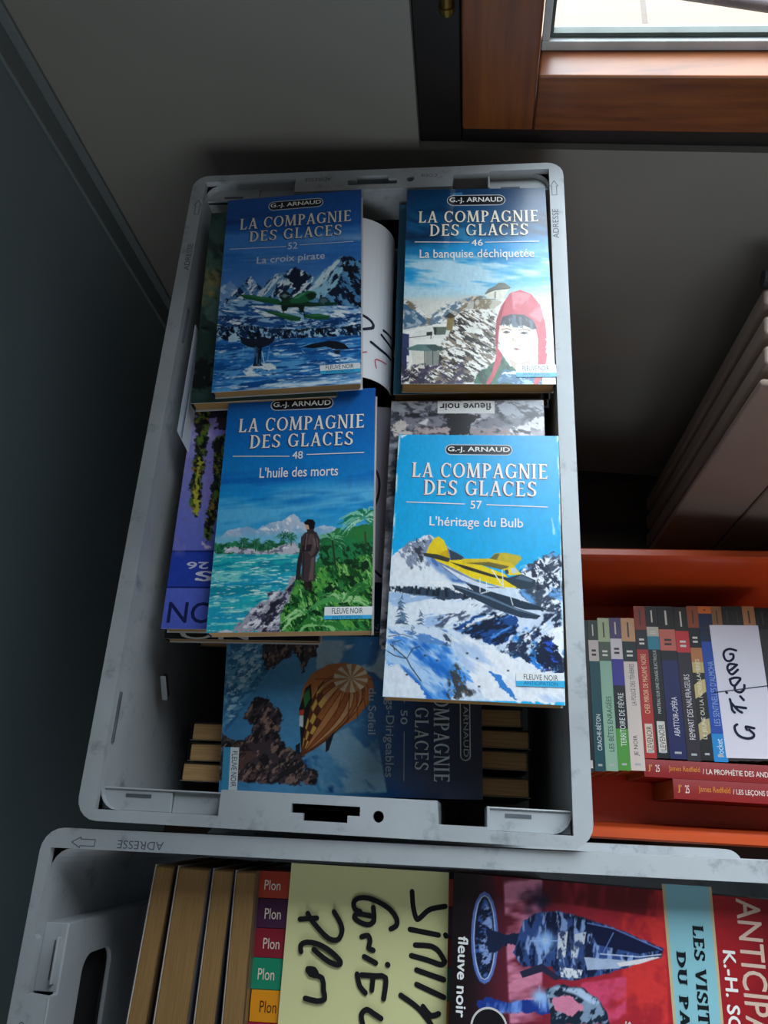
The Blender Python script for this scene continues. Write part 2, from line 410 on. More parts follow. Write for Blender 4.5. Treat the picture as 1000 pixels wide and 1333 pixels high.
def ink_ops(sh, ops, to3d, asp, base, sub=None):
    """letters, rules, boxes; to3d(u, v, layer height)"""
    k = 0
    for op in ops:
        if op[0] not in ('T', 'Q', 'R', 'pill', 'ring', 'W'): continue
        k += 1; h = base + .00001*k
        if op[0] == 'Q':
            p = op[2]; pts = [(p[i], p[i+1]) for i in range(0, len(p), 2)]
            sh.poly([to3d(u, v, h) for u, v in reversed(pts)], lin(op[1]))
        elif op[0] == 'R':
            u0, v0, u1, v1 = op[2]; t = op[3]/2
            sh.poly([to3d(u0, v0+t/asp, h), to3d(u1, v1+t/asp, h), to3d(u1, v1-t/asp, h), to3d(u0, v0-t/asp, h)], lin(op[1]))
        elif op[0] == 'W':
            for n_, q in enumerate(ribbon(smooth([x*(asp if i % 2 else 1) for i, x in enumerate(op[2])]), op[3])):
                sh.poly([to3d(p.x, p.y/asp, h + n_*2e-6) for p in q], lin(op[1]))
            k += 5
        elif op[0] == 'ring':
            u, v = op[2]
            for r, c in ((op[3], op[1]), (op[4], '#15121a')):
                k += 1; h = base + .00001*k
                sh.poly([to3d(u+r*math.cos(-t*PI/16), v+r*math.sin(-t*PI/16)/asp, h) for t in range(32)], lin(c))
        elif op[0] == 'pill':
            u0, v0, u1, v1 = op[1]
            for g, c in ((0, '#c9ccd2'), (.006, '#0d1220')):
                k += 1; h = base + .00001*k
                a0, a1 = u0+g, u1-g; b0, b1 = v0+g/asp, v1-g/asp; rv = (b1-b0)/2; ru = rv*asp; cv = (b0+b1)/2
                pts = [(a1-ru+ru*math.cos(R(t)), cv-rv*math.sin(R(t))) for t in range(-90, 91, 15)] + [(a0+ru+ru*math.cos(R(t)), cv-rv*math.sin(R(t))) for t in range(90, 271, 15)]
                sh.poly([to3d(u, v, h) for u, v in pts], lin(c))
        else:
            _, txt, font, c, bx, rot = op
            v, f = text_geo(txt, font)
            xs = [p[0] for p in v]; ys = [p[1] for p in v]; x0, x1, y0, y1 = min(xs), max(xs), min(ys), max(ys)
            def place(p, du, dv, hh):
                a = (p[0]-x0)/(x1-x0); b = (p[1]-y0)/(y1-y0)
                if rot == 90: a, b = 1-b, a      # reads upwards
                if rot == 180: a, b = 1-a, 1-b
                return to3d(bx[0]+(bx[2]-bx[0])*a+du, bx[3]-(bx[3]-bx[1])*b+dv, hh)
            cs = c.split('|')
            lay = [(cs[0], 0, 0)]
            if len(cs) > 1: lay = [(cs[1], -.006, .0028), (cs[0], 0, 0)]
            for cc, du, dv in lay:
                k += 1; h = base + .00001*k
                i = len(sh.v); lv = [0]*len(v)
                if font in ('serif', 'bold', 'slab', 'semi', 'light'):
                    for n_, q in enumerate(f):
                        for j in q: lv[j] = (n_ % 24 if font == 'serif' else j // max(1, len(v)//5) + (5*(n_ % 12) if font == 'slab' else 0))
                sh.v += [place(p, du, dv, h + lv[j]*2e-6) for j, p in enumerate(v)]; sh.c += [lin(cc)]*len(v)
                sh.f += [tuple(i+j for j in q) for q in f]; k += {'serif': 5, 'slab': 13}.get(font, 2)
BW, BH = .107, .176
def cover_mesh(name, t, ops=None, nx=0, front='#888888', spine='#666666', back='#cccccc', spine_ops=None, parent=None, w=BW, h=BH, mat=None, lift=0.0, edge='#d8d4cc'):
    """wrap-round paperback cover: front sheet, spine, back sheet; origin at the centre of the back"""
    sh = Sheet(); c = .00045; asp = h/w
    def zf(u, v): return lift*max(0, u-.25)**2*(1.2-.5*v)
    def to3d(u, v, hh): return (-w/2+u*w, h/2-v*h, t+zf(u, v)+hh)
    if nx:
        cv = Canvas(nx, asp); cv.run(ops); arr = cv.result()
    else:
        n = 4; arr = np.zeros((n+1, n+1, 3)); arr[:] = lin(front)
    sh.grid(arr, lambda u, v: to3d(u, v, 0))
    # cut edge of the front sheet
    N = 12; rim = [(i/N, 0) for i in range(N)] + [(1, i/N) for i in range(N)] + [(1-i/N, 1) for i in range(N)] + [(0, 1-i/N) for i in range(N)]
    for p, q in zip(rim, rim[1:]+rim[:1]):
        a, b = to3d(*p, 0), to3d(*q, 0)
        sh.poly([a, b, (b[0], b[1], b[2]-c), (a[0], a[1], a[2]-c)], lin(edge))
    sh.poly([to3d(u, v, -c) for u, v in rim], lin('#e4e0d6'))
    sh.box(-w/2, w/2, -h/2, h/2, 0, c, lin(back))
    # spine, slightly rounded
    n = 6; pr = None
    for i in range(n+1):
        z = t*i/n; x = -w/2 - .0006*math.sin(PI*i/n)
        if pr: sh.poly([(pr[0], h/2, pr[1]), (pr[0], -h/2, pr[1]), (x, -h/2, z), (x, h/2, z)], lin(spine))
        pr = (x, z)
    if spine_ops:
        # on the spine u runs across the thickness, v down the book
        ink_ops(sh, spine_ops, lambda u, v, hh: (-w/2-.0007-hh, h/2-v*h, u*t), h/t, .0)
    if ops: ink_ops(sh, ops, to3d, asp, .00002)
    return sh.build(name, mat or M_cover, parent)
def pages_mesh(t, parent, w=BW, h=BH, mat=None, out=.0, seed=0):
    m = MB(); c = .0005
    x0, x1, y0, y1, z0, z1 = -w/2+.0006, w/2-.0012, -h/2+.0008-out, h/2-.0008, c, t-c
    m.box(x0, x1, y0, y1, z0, z1)
    return m.build('pages', mat or M_pages, parent, bevel=.0009, seg=1)
def book(label, loc, rot, t, group=None, pages=None, pout=0.0, name='paperback_book', **kw):
    root = empty(name, loc, rot)
    cover_mesh('cover', t, parent=root, **kw)
    pages_mesh(t, root, kw.get('w', BW), kw.get('h', BH), pages, pout)
    return tag(root, label, 'book', group)
def dup(root, loc, rot, label):
    r = root.copy(); col.objects.link(r); r.location = loc; r.rotation_euler = rot; r['label'] = label
    for ch in list(root.children):
        c = ch.copy(); col.objects.link(c); c.parent = r
    return r

# ------------------------------------------------------------------ the room
M_wall = noise_mat('grey_painted_wall', '#7f7b73', '#8a867e', 3, 0.6, 5, bump=.05, bscale=300)
M_panel = noise_mat('satin_grey_panel', '#738084', '#7d8a8e', 2, 0.30, 4)
M_trim = noise_mat('grey_corner_trim', '#6a7070', '#757c7c', 5, .4)
M_floor = noise_mat('dark_brown_floor', '#2a1d17', '#3a2a20', 8, .55, 6, (1, 9, 1))
M_ceil = noise_mat('pale_ceiling', '#b9b7b0', '#c6c4bd', 3, .8)
M_wood = noise_mat('varnished_red_brown_wood', '#7a3a16', '#9a5222', 14, .34, 7, (1, 1, 1), .3, .7, c2='#5f2c10', th2=(.55, .75), s2=9)
def wood(name, stretch):
    return noise_mat(name, '#6e3a1e', '#8c5026', 10, .32, 8, stretch, .32, .68, c2='#56301a', th2=(.56, .74), s2=7)
M_wood_h = wood('varnished_wood_along', (1.2, 8, 16)); M_wood_v = wood('varnished_wood_upright', (16, 8, 1.2))
M_frame = noise_mat('black_window_frame', '#120d0b', '#1d1512', 12, .5)
def rbox(m, u0, u1, d0, d1, z0, z1):
    m.box(u0, u1, d0, d1, z0, z1, T=lambda p: room(p.x, p.y, p.z))
def struct(o, label=None):
    o['kind'] = 'structure'
    if label: o['label'] = label
    return o
LW, RW, CZ = -0.305, 2.2, 1.55
WO = (0.012, 1.05, -0.016, 0.95)                # rough opening of the window in the wall
m = MB()
rbox(m, LW-.1, WO[0], -.12, 0, FLOOR_Z, CZ); rbox(m, WO[1], RW+.1, -.12, 0, FLOOR_Z, CZ)
rbox(m, WO[0], WO[1], -.12, 0, FLOOR_Z, WO[2]); rbox(m, WO[0], WO[1], -.12, 0, WO[3], CZ)
struct(m.build('wall_back', M_wall), 'grey painted back wall with the window')
m = MB(); rbox(m, LW-.1, LW, -.12, REAR_D+.1, FLOOR_Z, CZ); struct(m.build('wall_left', M_panel), 'smooth dark grey left wall')
m = MB(); rbox(m, RW, RW+.1, -.12, REAR_D+.1, FLOOR_Z, CZ); struct(m.build('wall_right', M_wall), 'grey right wall')
m = MB()
rbox(m, LW-.1, REAR[0], REAR_D, REAR_D+.1, FLOOR_Z, CZ); rbox(m, REAR[1], RW+.1, REAR_D, REAR_D+.1, FLOOR_Z, CZ)
rbox(m, REAR[0], REAR[1], REAR_D, REAR_D+.1, FLOOR_Z, REAR[2]); rbox(m, REAR[0], REAR[1], REAR_D, REAR_D+.1, REAR[3], CZ)
struct(m.build('wall_front', M_wall), 'grey wall behind the viewer')
m = MB(); rbox(m, LW-.1, RW+.1, -.12, REAR_D+.1, FLOOR_Z-.05, FLOOR_Z); struct(m.build('floor', M_floor), 'dark brown floor')
m = MB(); rbox(m, LW-.1, RW+.1, -.12, REAR_D+.1, CZ, CZ+.06); struct(m.build('ceiling', M_ceil), 'pale ceiling')
m = MB(); rbox(m, LW, LW+.004, .0, .024, FLOOR_Z, CZ); rbox(m, LW, LW+.013, .0, .004, FLOOR_Z, CZ)
struct(m.build('trim_1', M_trim, bevel=.001), 'grey corner trim strip between the two walls')

# window: black fixed frame, red-brown sash, metal bead, glass
win = empty('window_1', room(.5, 0, .05)); struct(win, 'window with red-brown wooden sash in a black frame')
def wpart(name, m, mat, bevel=.0015):
    o = m.build(name, mat, None, bevel=bevel); o.parent = win; o.matrix_parent_inverse = Matrix.Translation(-Vector(win.location)); return o
for bx in ((WO[0], .047, WO[2], WO[3]), (1.01, WO[1], WO[2], WO[3]), (.0472, 1.0098, WO[2], .004), (.0472, 1.0098, .91, WO[3])):
    m = MB(); rbox(m, bx[0], bx[1], -.10, -.006, bx[2], bx[3]); wpart('frame_member', m, M_frame)
S0, S1, Z0, Z1 = .0485, 1.008, .0055, .908
m = MB(); rbox(m, S0, .1045, -.042, .004, Z0, Z1); wpart('stile', m, M_wood_v, .002)
m = MB(); rbox(m, .955, S1, -.042, .004, Z0, Z1); wpart('stile', m, M_wood_v, .002)
m = MB(); rbox(m, .105, .9545, -.042, .004, Z0, .0545); wpart('rail', m, M_wood_h, .002)
m = MB(); rbox(m, .105, .9545, -.042, .004, .865, Z1); wpart('rail', m, M_wood_h, .002)
M_metal = noise_mat('pale_glazing_bead', '#a9b0b2', '#c9ced0', 20, .4)
for bx in ((.1055, .954, .0545, .062), (.1055, .111, .0622, .862)):
    m = MB(); rbox(m, bx[0], bx[1], -.040, -.022, bx[2], bx[3]); wpart('glazing_bead', m, M_metal, .0008)
M_gasket = noise_mat('dark_gasket', '#39423f', '#4a5450', 30, .6)
for bx in ((.111, .954, .062, .0655), (.111, .1135, .0657, .862)):
    m = MB(); rbox(m, bx[0], bx[1], -.033, -.026, bx[2], bx[3]); wpart('gasket', m, M_gasket, .0005)
g, nt, b = new_mat('window_glass')
nt.nodes.remove(b); tr = nt.nodes.new('ShaderNodeBsdfTransparent'); gl = nt.nodes.new('ShaderNodeBsdfGlossy'); gl.inputs['Roughness'].default_value = .02
mx = nt.nodes.new('ShaderNodeMixShader'); mx.inputs['Fac'].default_value = .07
tr.inputs['Color'].default_value = (.96, .98, .97, 1)
nt.links.new(tr.outputs['BSDF'], mx.inputs[1]); nt.links.new(gl.outputs['BSDF'], mx.inputs[2])
nt.links.new(mx.outputs['Shader'], nt.nodes['Material Output'].inputs['Surface'])
m = MB(); m.quad(room(.112, -.030, .06), room(.954, -.030, .06), room(.954, -.030, .864), room(.112, -.030, .864)); wpart('pane', m, g, 0)
M_brass = noise_mat('brass_fitting', '#6a5526', '#8f7434', 30, .35); M_brass.node_tree.nodes['Principled BSDF'].inputs['Metallic'].default_value = .8
m = MB(); m.tube([room(.038, -.002, .098), room(.038, -.002, .135)], .0045, 12); m.tube([room(.038, -.002, .1005), room(.038, -.002, .104)], .0058, 12); wpart('hinge', m, M_brass, 0)

# terrace beyond the glass
def tile_mat():
    m, nt, b = new_mat('terracotta_terrace')
    tc = nt.nodes.new('ShaderNodeTexCoord'); br = nt.nodes.new('ShaderNodeTexBrick')
    br.inputs['Scale'].default_value = 1; br.offset = 0; br.inputs['Brick Width'].default_value = .3; br.inputs['Row Height'].default_value = .3; br.inputs['Mortar Size'].default_value = .004
    br.inputs['Color1'].default_value = (*lin('#7a6a5e'), 1); br.inputs['Color2'].default_value = (*lin('#74604f'), 1); br.inputs['Mortar'].default_value = (*lin('#554a44'), 1)
    nt.links.new(tc.outputs['Object'], br.inputs['Vector']); nt.links.new(br.outputs['Color'], b.inputs['Base Color']); b.inputs['Roughness'].default_value = .7
    return m
m = MB(); rbox(m, -1.5, 3.0, -3.2, -.12, -.31, -.25); struct(m.build('terrace_floor', tile_mat()), 'sunlit terracotta terrace outside the window')
m = MB(); m.tube([room(-.1, -.165, .052), room(1.75, -.165, -.247)], .006, 10)
tag(m.build('handrail', noise_mat('weathered_dark_metal', '#3a3034', '#4a3e42', 30, .5), smooth=True), 'thin dark bar crossing the bright terrace outside the window', 'rail')

# ------------------------------------------------------------------ grey crates
def crate(label, loc, rz, H=.31, deep=False, hx=.15, hy=.248):
    root = empty('plastic_crate', loc, (0, 0, rz)); tag(root, label, 'crate', None)
    # rim: flat plate with the opening, pockets, stepped hand holes and round holes cut out
    outer = [(p[0], p[1]) for p in rrect(-hx, hx, -hy, hy, .013, 0)]
    def end(s):   # profile of the opening along one short end, from left to right
        P = [(-.1390, s*.20), (-.1390, s*.2415), (-.0635, s*.2415), (-.0635, s*.2275), (.0635, s*.2275), (.0645, s*.2395), (.0915, s*.2395), (.0935, s*.2415), (.1390, s*.2415), (.1390, s*.20)]
        return P
    inner = end(-1) + end(1)[::-1]
    loops = [outer, inner]
    for s in (-1, 1):
        loops.append([(-.0205, s*.2325), (.0195, s*.2325), (.0195, s*.2375), (.0125, s*.2375), (.0125, s*.2415), (-.0135, s*.2415), (-.0135, s*.2375), (-.0205, s*.2375)])
        loops.append([(.0302+.0032*math.cos(t*PI/8), s*.2372+.0032*math.sin(t*PI/8)) for t in range(16)])
    flat_plate('rim', loops, .005, .0010, M_grey, root, Matrix.Translation((0, 0, -.0025)))
    # body: skirt, outer wall, inner wall, floor
    m = MB()
    m.loft([rrect(-hx, hx, -hy, hy, .013, -.003), rrect(-hx, hx, -hy, hy, .013, -.026), rrect(-hx+.003, hx-.003, -hy+.003, hy-.003, .012, -.027), rrect(-hx+.010, hx-.010, -hy+.004, hy-.004, .012, -.03), rrect(-hx+.012, hx-.012, -hy+.0105, hy-.0105, .012, -H)])
    m.loft([rrect(-.1390, .1390, -.2415, .2415, .012, -.0045), rrect(-.1382, .1382, -.241, .241, .012, -.03), rrect(-.1345, .1345, -.2360, .2360, .012, -.262)], False, True)
    m.loft([rrect(-hx+.012, hx-.012, -hy+.0105, hy-.0105, .012, -H), rrect(-.1340, .1340, -.2355, .2355, .012, -.264)])
    m.build('body', M_grey, root, smooth=False)
    for s in (-1, 1):
        # grip panel that bulges inwards below the rim, with a hand opening
        M4 = Matrix.Translation((0, s*.2285, -.1)) @ Matrix.Rotation(R(90), 4, 'X')
        dp = deep and s > 0          # this end: deep corner, wider grip box with its slot
        xr = .099 if dp else .0635
        ph = [(-.0635, -.15), (xr, -.15), (xr, .0895 if dp else .098), (.0635, .0895 if dp else .098), (.0635, .098), (-.0635, .098)]
        op = [(p[0], p[1]) for p in (rrect(-.02, .079, .022, .062, .01, 0) if dp else rrect(-.034, .034, .028, .066, .01, 0))]
        flat_plate('grip_panel', [ph, op], .003, .0008, M_grey, root, M4)
        y0, y1 = sorted((s*.2290, s*.2415)); ya, yb = sorted((s*.2285, s*.2297)); y2, y3 = sorted((s*.2285, s*.2415)); ys0, ys1 = sorted((s*.2318, s*.2338))
        def piece(name, mat, bev, *bx):
            m = MB(); m.box(*bx); return m.build(name, mat, root, bevel=bev)
        gy0, gy1 = sorted((s*.2345, s*.2352)); piece('recess_shade_plate', M_dark, 0, -.030 if dp else -.040, .088 if dp else .040, gy0, gy1, -.085, -.022)  # dark plate standing in for the shade inside the hand opening
        for x in (-.0635, xr-.003): piece('grip_side', M_grey, .0006, x, x+.003, y0, y1, -.25, -.011 if x > .07 else -.003)
        # pocket shelves, one step below the rim
        for x0, x1, z in ((-.1390, -.096, -.0125), (-.0958, -.0635, -.0145), (.0640, .0990, -.0135) if dp else (.0925, .1390, -.0125)): piece('pocket_shelf', M_grey, .0006, x0, x1, y2, y3, z, z+.003)
        for x0, x1 in ((-.1390, -.0635), (.0925, .1390))[:1 if dp else 2]: piece('pocket_lip', M_grey, .0005, x0, x1, ya, yb, -.03, -.0085)
        if not dp: piece('pocket_divider', M_grey, .0005, .0915, .0932, y2, y3, -.06, -.004)
        for x0, x1 in ((-.125, -.109), (.070, .090) if dp else (.102, .117)): piece('inset_slot_shade', M_slot_shade, 0, x0, x1, ys0, ys1, -.0106 if dp and x0 > 0 else -.0096, -.0100 if dp and x0 > 0 else -.0092)  # solid dark strips painted for the shade in the slots
        if dp: piece('slot_ridge', M_grey, .0006, .068, .092, min(s*.2300, s*.2316), max(s*.2300, s*.2316), -.0108, -.0070)
    # long slots and drain hole on the left wall: dark blocks carry their shade
    for y0, y1 in ((-.203, -.172), (.09, .12)):
        m = MB(); m.box(-.1396, -.1376, y0, y1, -.0085, -.0062); m.build('wall_slot_shade', M_slot_shade, root, bevel=.0005)
    T = lambda p: Matrix.Rotation(R(35), 3, 'X') @ p + Vector((-.1292, -.160, -.056))
    m = MB(); m.box(-.0022, .0016, -.009, .009, -.0028, .0028, T=T); m.build('drain_hole_shade', M_dark, root, bevel=.002)  # solid dark block in place of the hole's shade
    m = MB(); m.box(-.002, .0019, -.009, .009, .0028, .0042, T=T); m.build('drain_lip', M_grey, root, bevel=.0006)
    # stamped writing and arrows
    def mark(txt, cx, cy, ln, ht, ang):
        sh = Sheet()
        v, f = sans_tris(txt); xs = [p[0] for p in v]; ys = [p[1] for p in v]; a0, a1, b0, b1 = min(xs), max(xs), min(ys), max(ys)
        ca, sa = math.cos(R(ang)), math.sin(R(ang)); i = len(sh.v)
        for p in v:
            x = ((p[0]-a0)/(a1-a0)-.5)*ln; y = ((p[1]-b0)/(b1-b0)-.5)*ht
            sh.v.append((cx+x*ca-y*sa, cy+x*sa+y*ca, .00006)); sh.c.append(lin('#555a62'))
        sh.f.extend([tuple(i+j for j in q) for q in f]); sh.build('stamped_word', M_matte, root)
    def arrow(cx, cy, ang, s=1):
        sh = Sheet(); ca, sa = math.cos(R(ang)), math.sin(R(ang))
        P = [(-.008, 0), (-.002, .0032), (-.002, .002), (.008, .002), (.008, -.002), (-.002, -.002), (-.002, -.0032), (-.008, 0)]
        flat = []
        for x, y in P: flat += [cx+(x*ca-y*sa)*s, cy+(x*sa+y*ca)*s]
        for n_, q in enumerate(ribbon(flat, .0005)): sh.poly([(p.x, p.y, .00005+n_*1.5e-6) for p in q], lin('#555a62'))
        sh.build('stamped_arrow', M_matte, root)
    mark('ADRESSE', .1425, .187, .028, .0045, 90); arrow(.1425, .222, 270, .9)
    mark('ADRESSE', -.1425, .165, .026, .0045, 90); arrow(-.1425, .215, 270, .9)
    mark('ADRESSE', -.045, .2395, .022, .0035, 180); mark('CODE', .045, .2395, .013, .003, 180)
    return root
crate('scuffed grey plastic crate of blue-covered paperbacks, raised beside the window', (0, 0, 0), 0)
C2R = R(90.6)
C2 = (.0795, -.4003, -.004)
crate('grey plastic crate in the foreground holding a yellow handwritten card', C2, C2R, deep=True)
crate('grey crate at floor level carrying the crate of blue-covered paperbacks', (0, 0, -.31), 0)
crate('grey crate at floor level carrying the foreground crate', (C2[0], C2[1], -.314), C2R, H=.306)

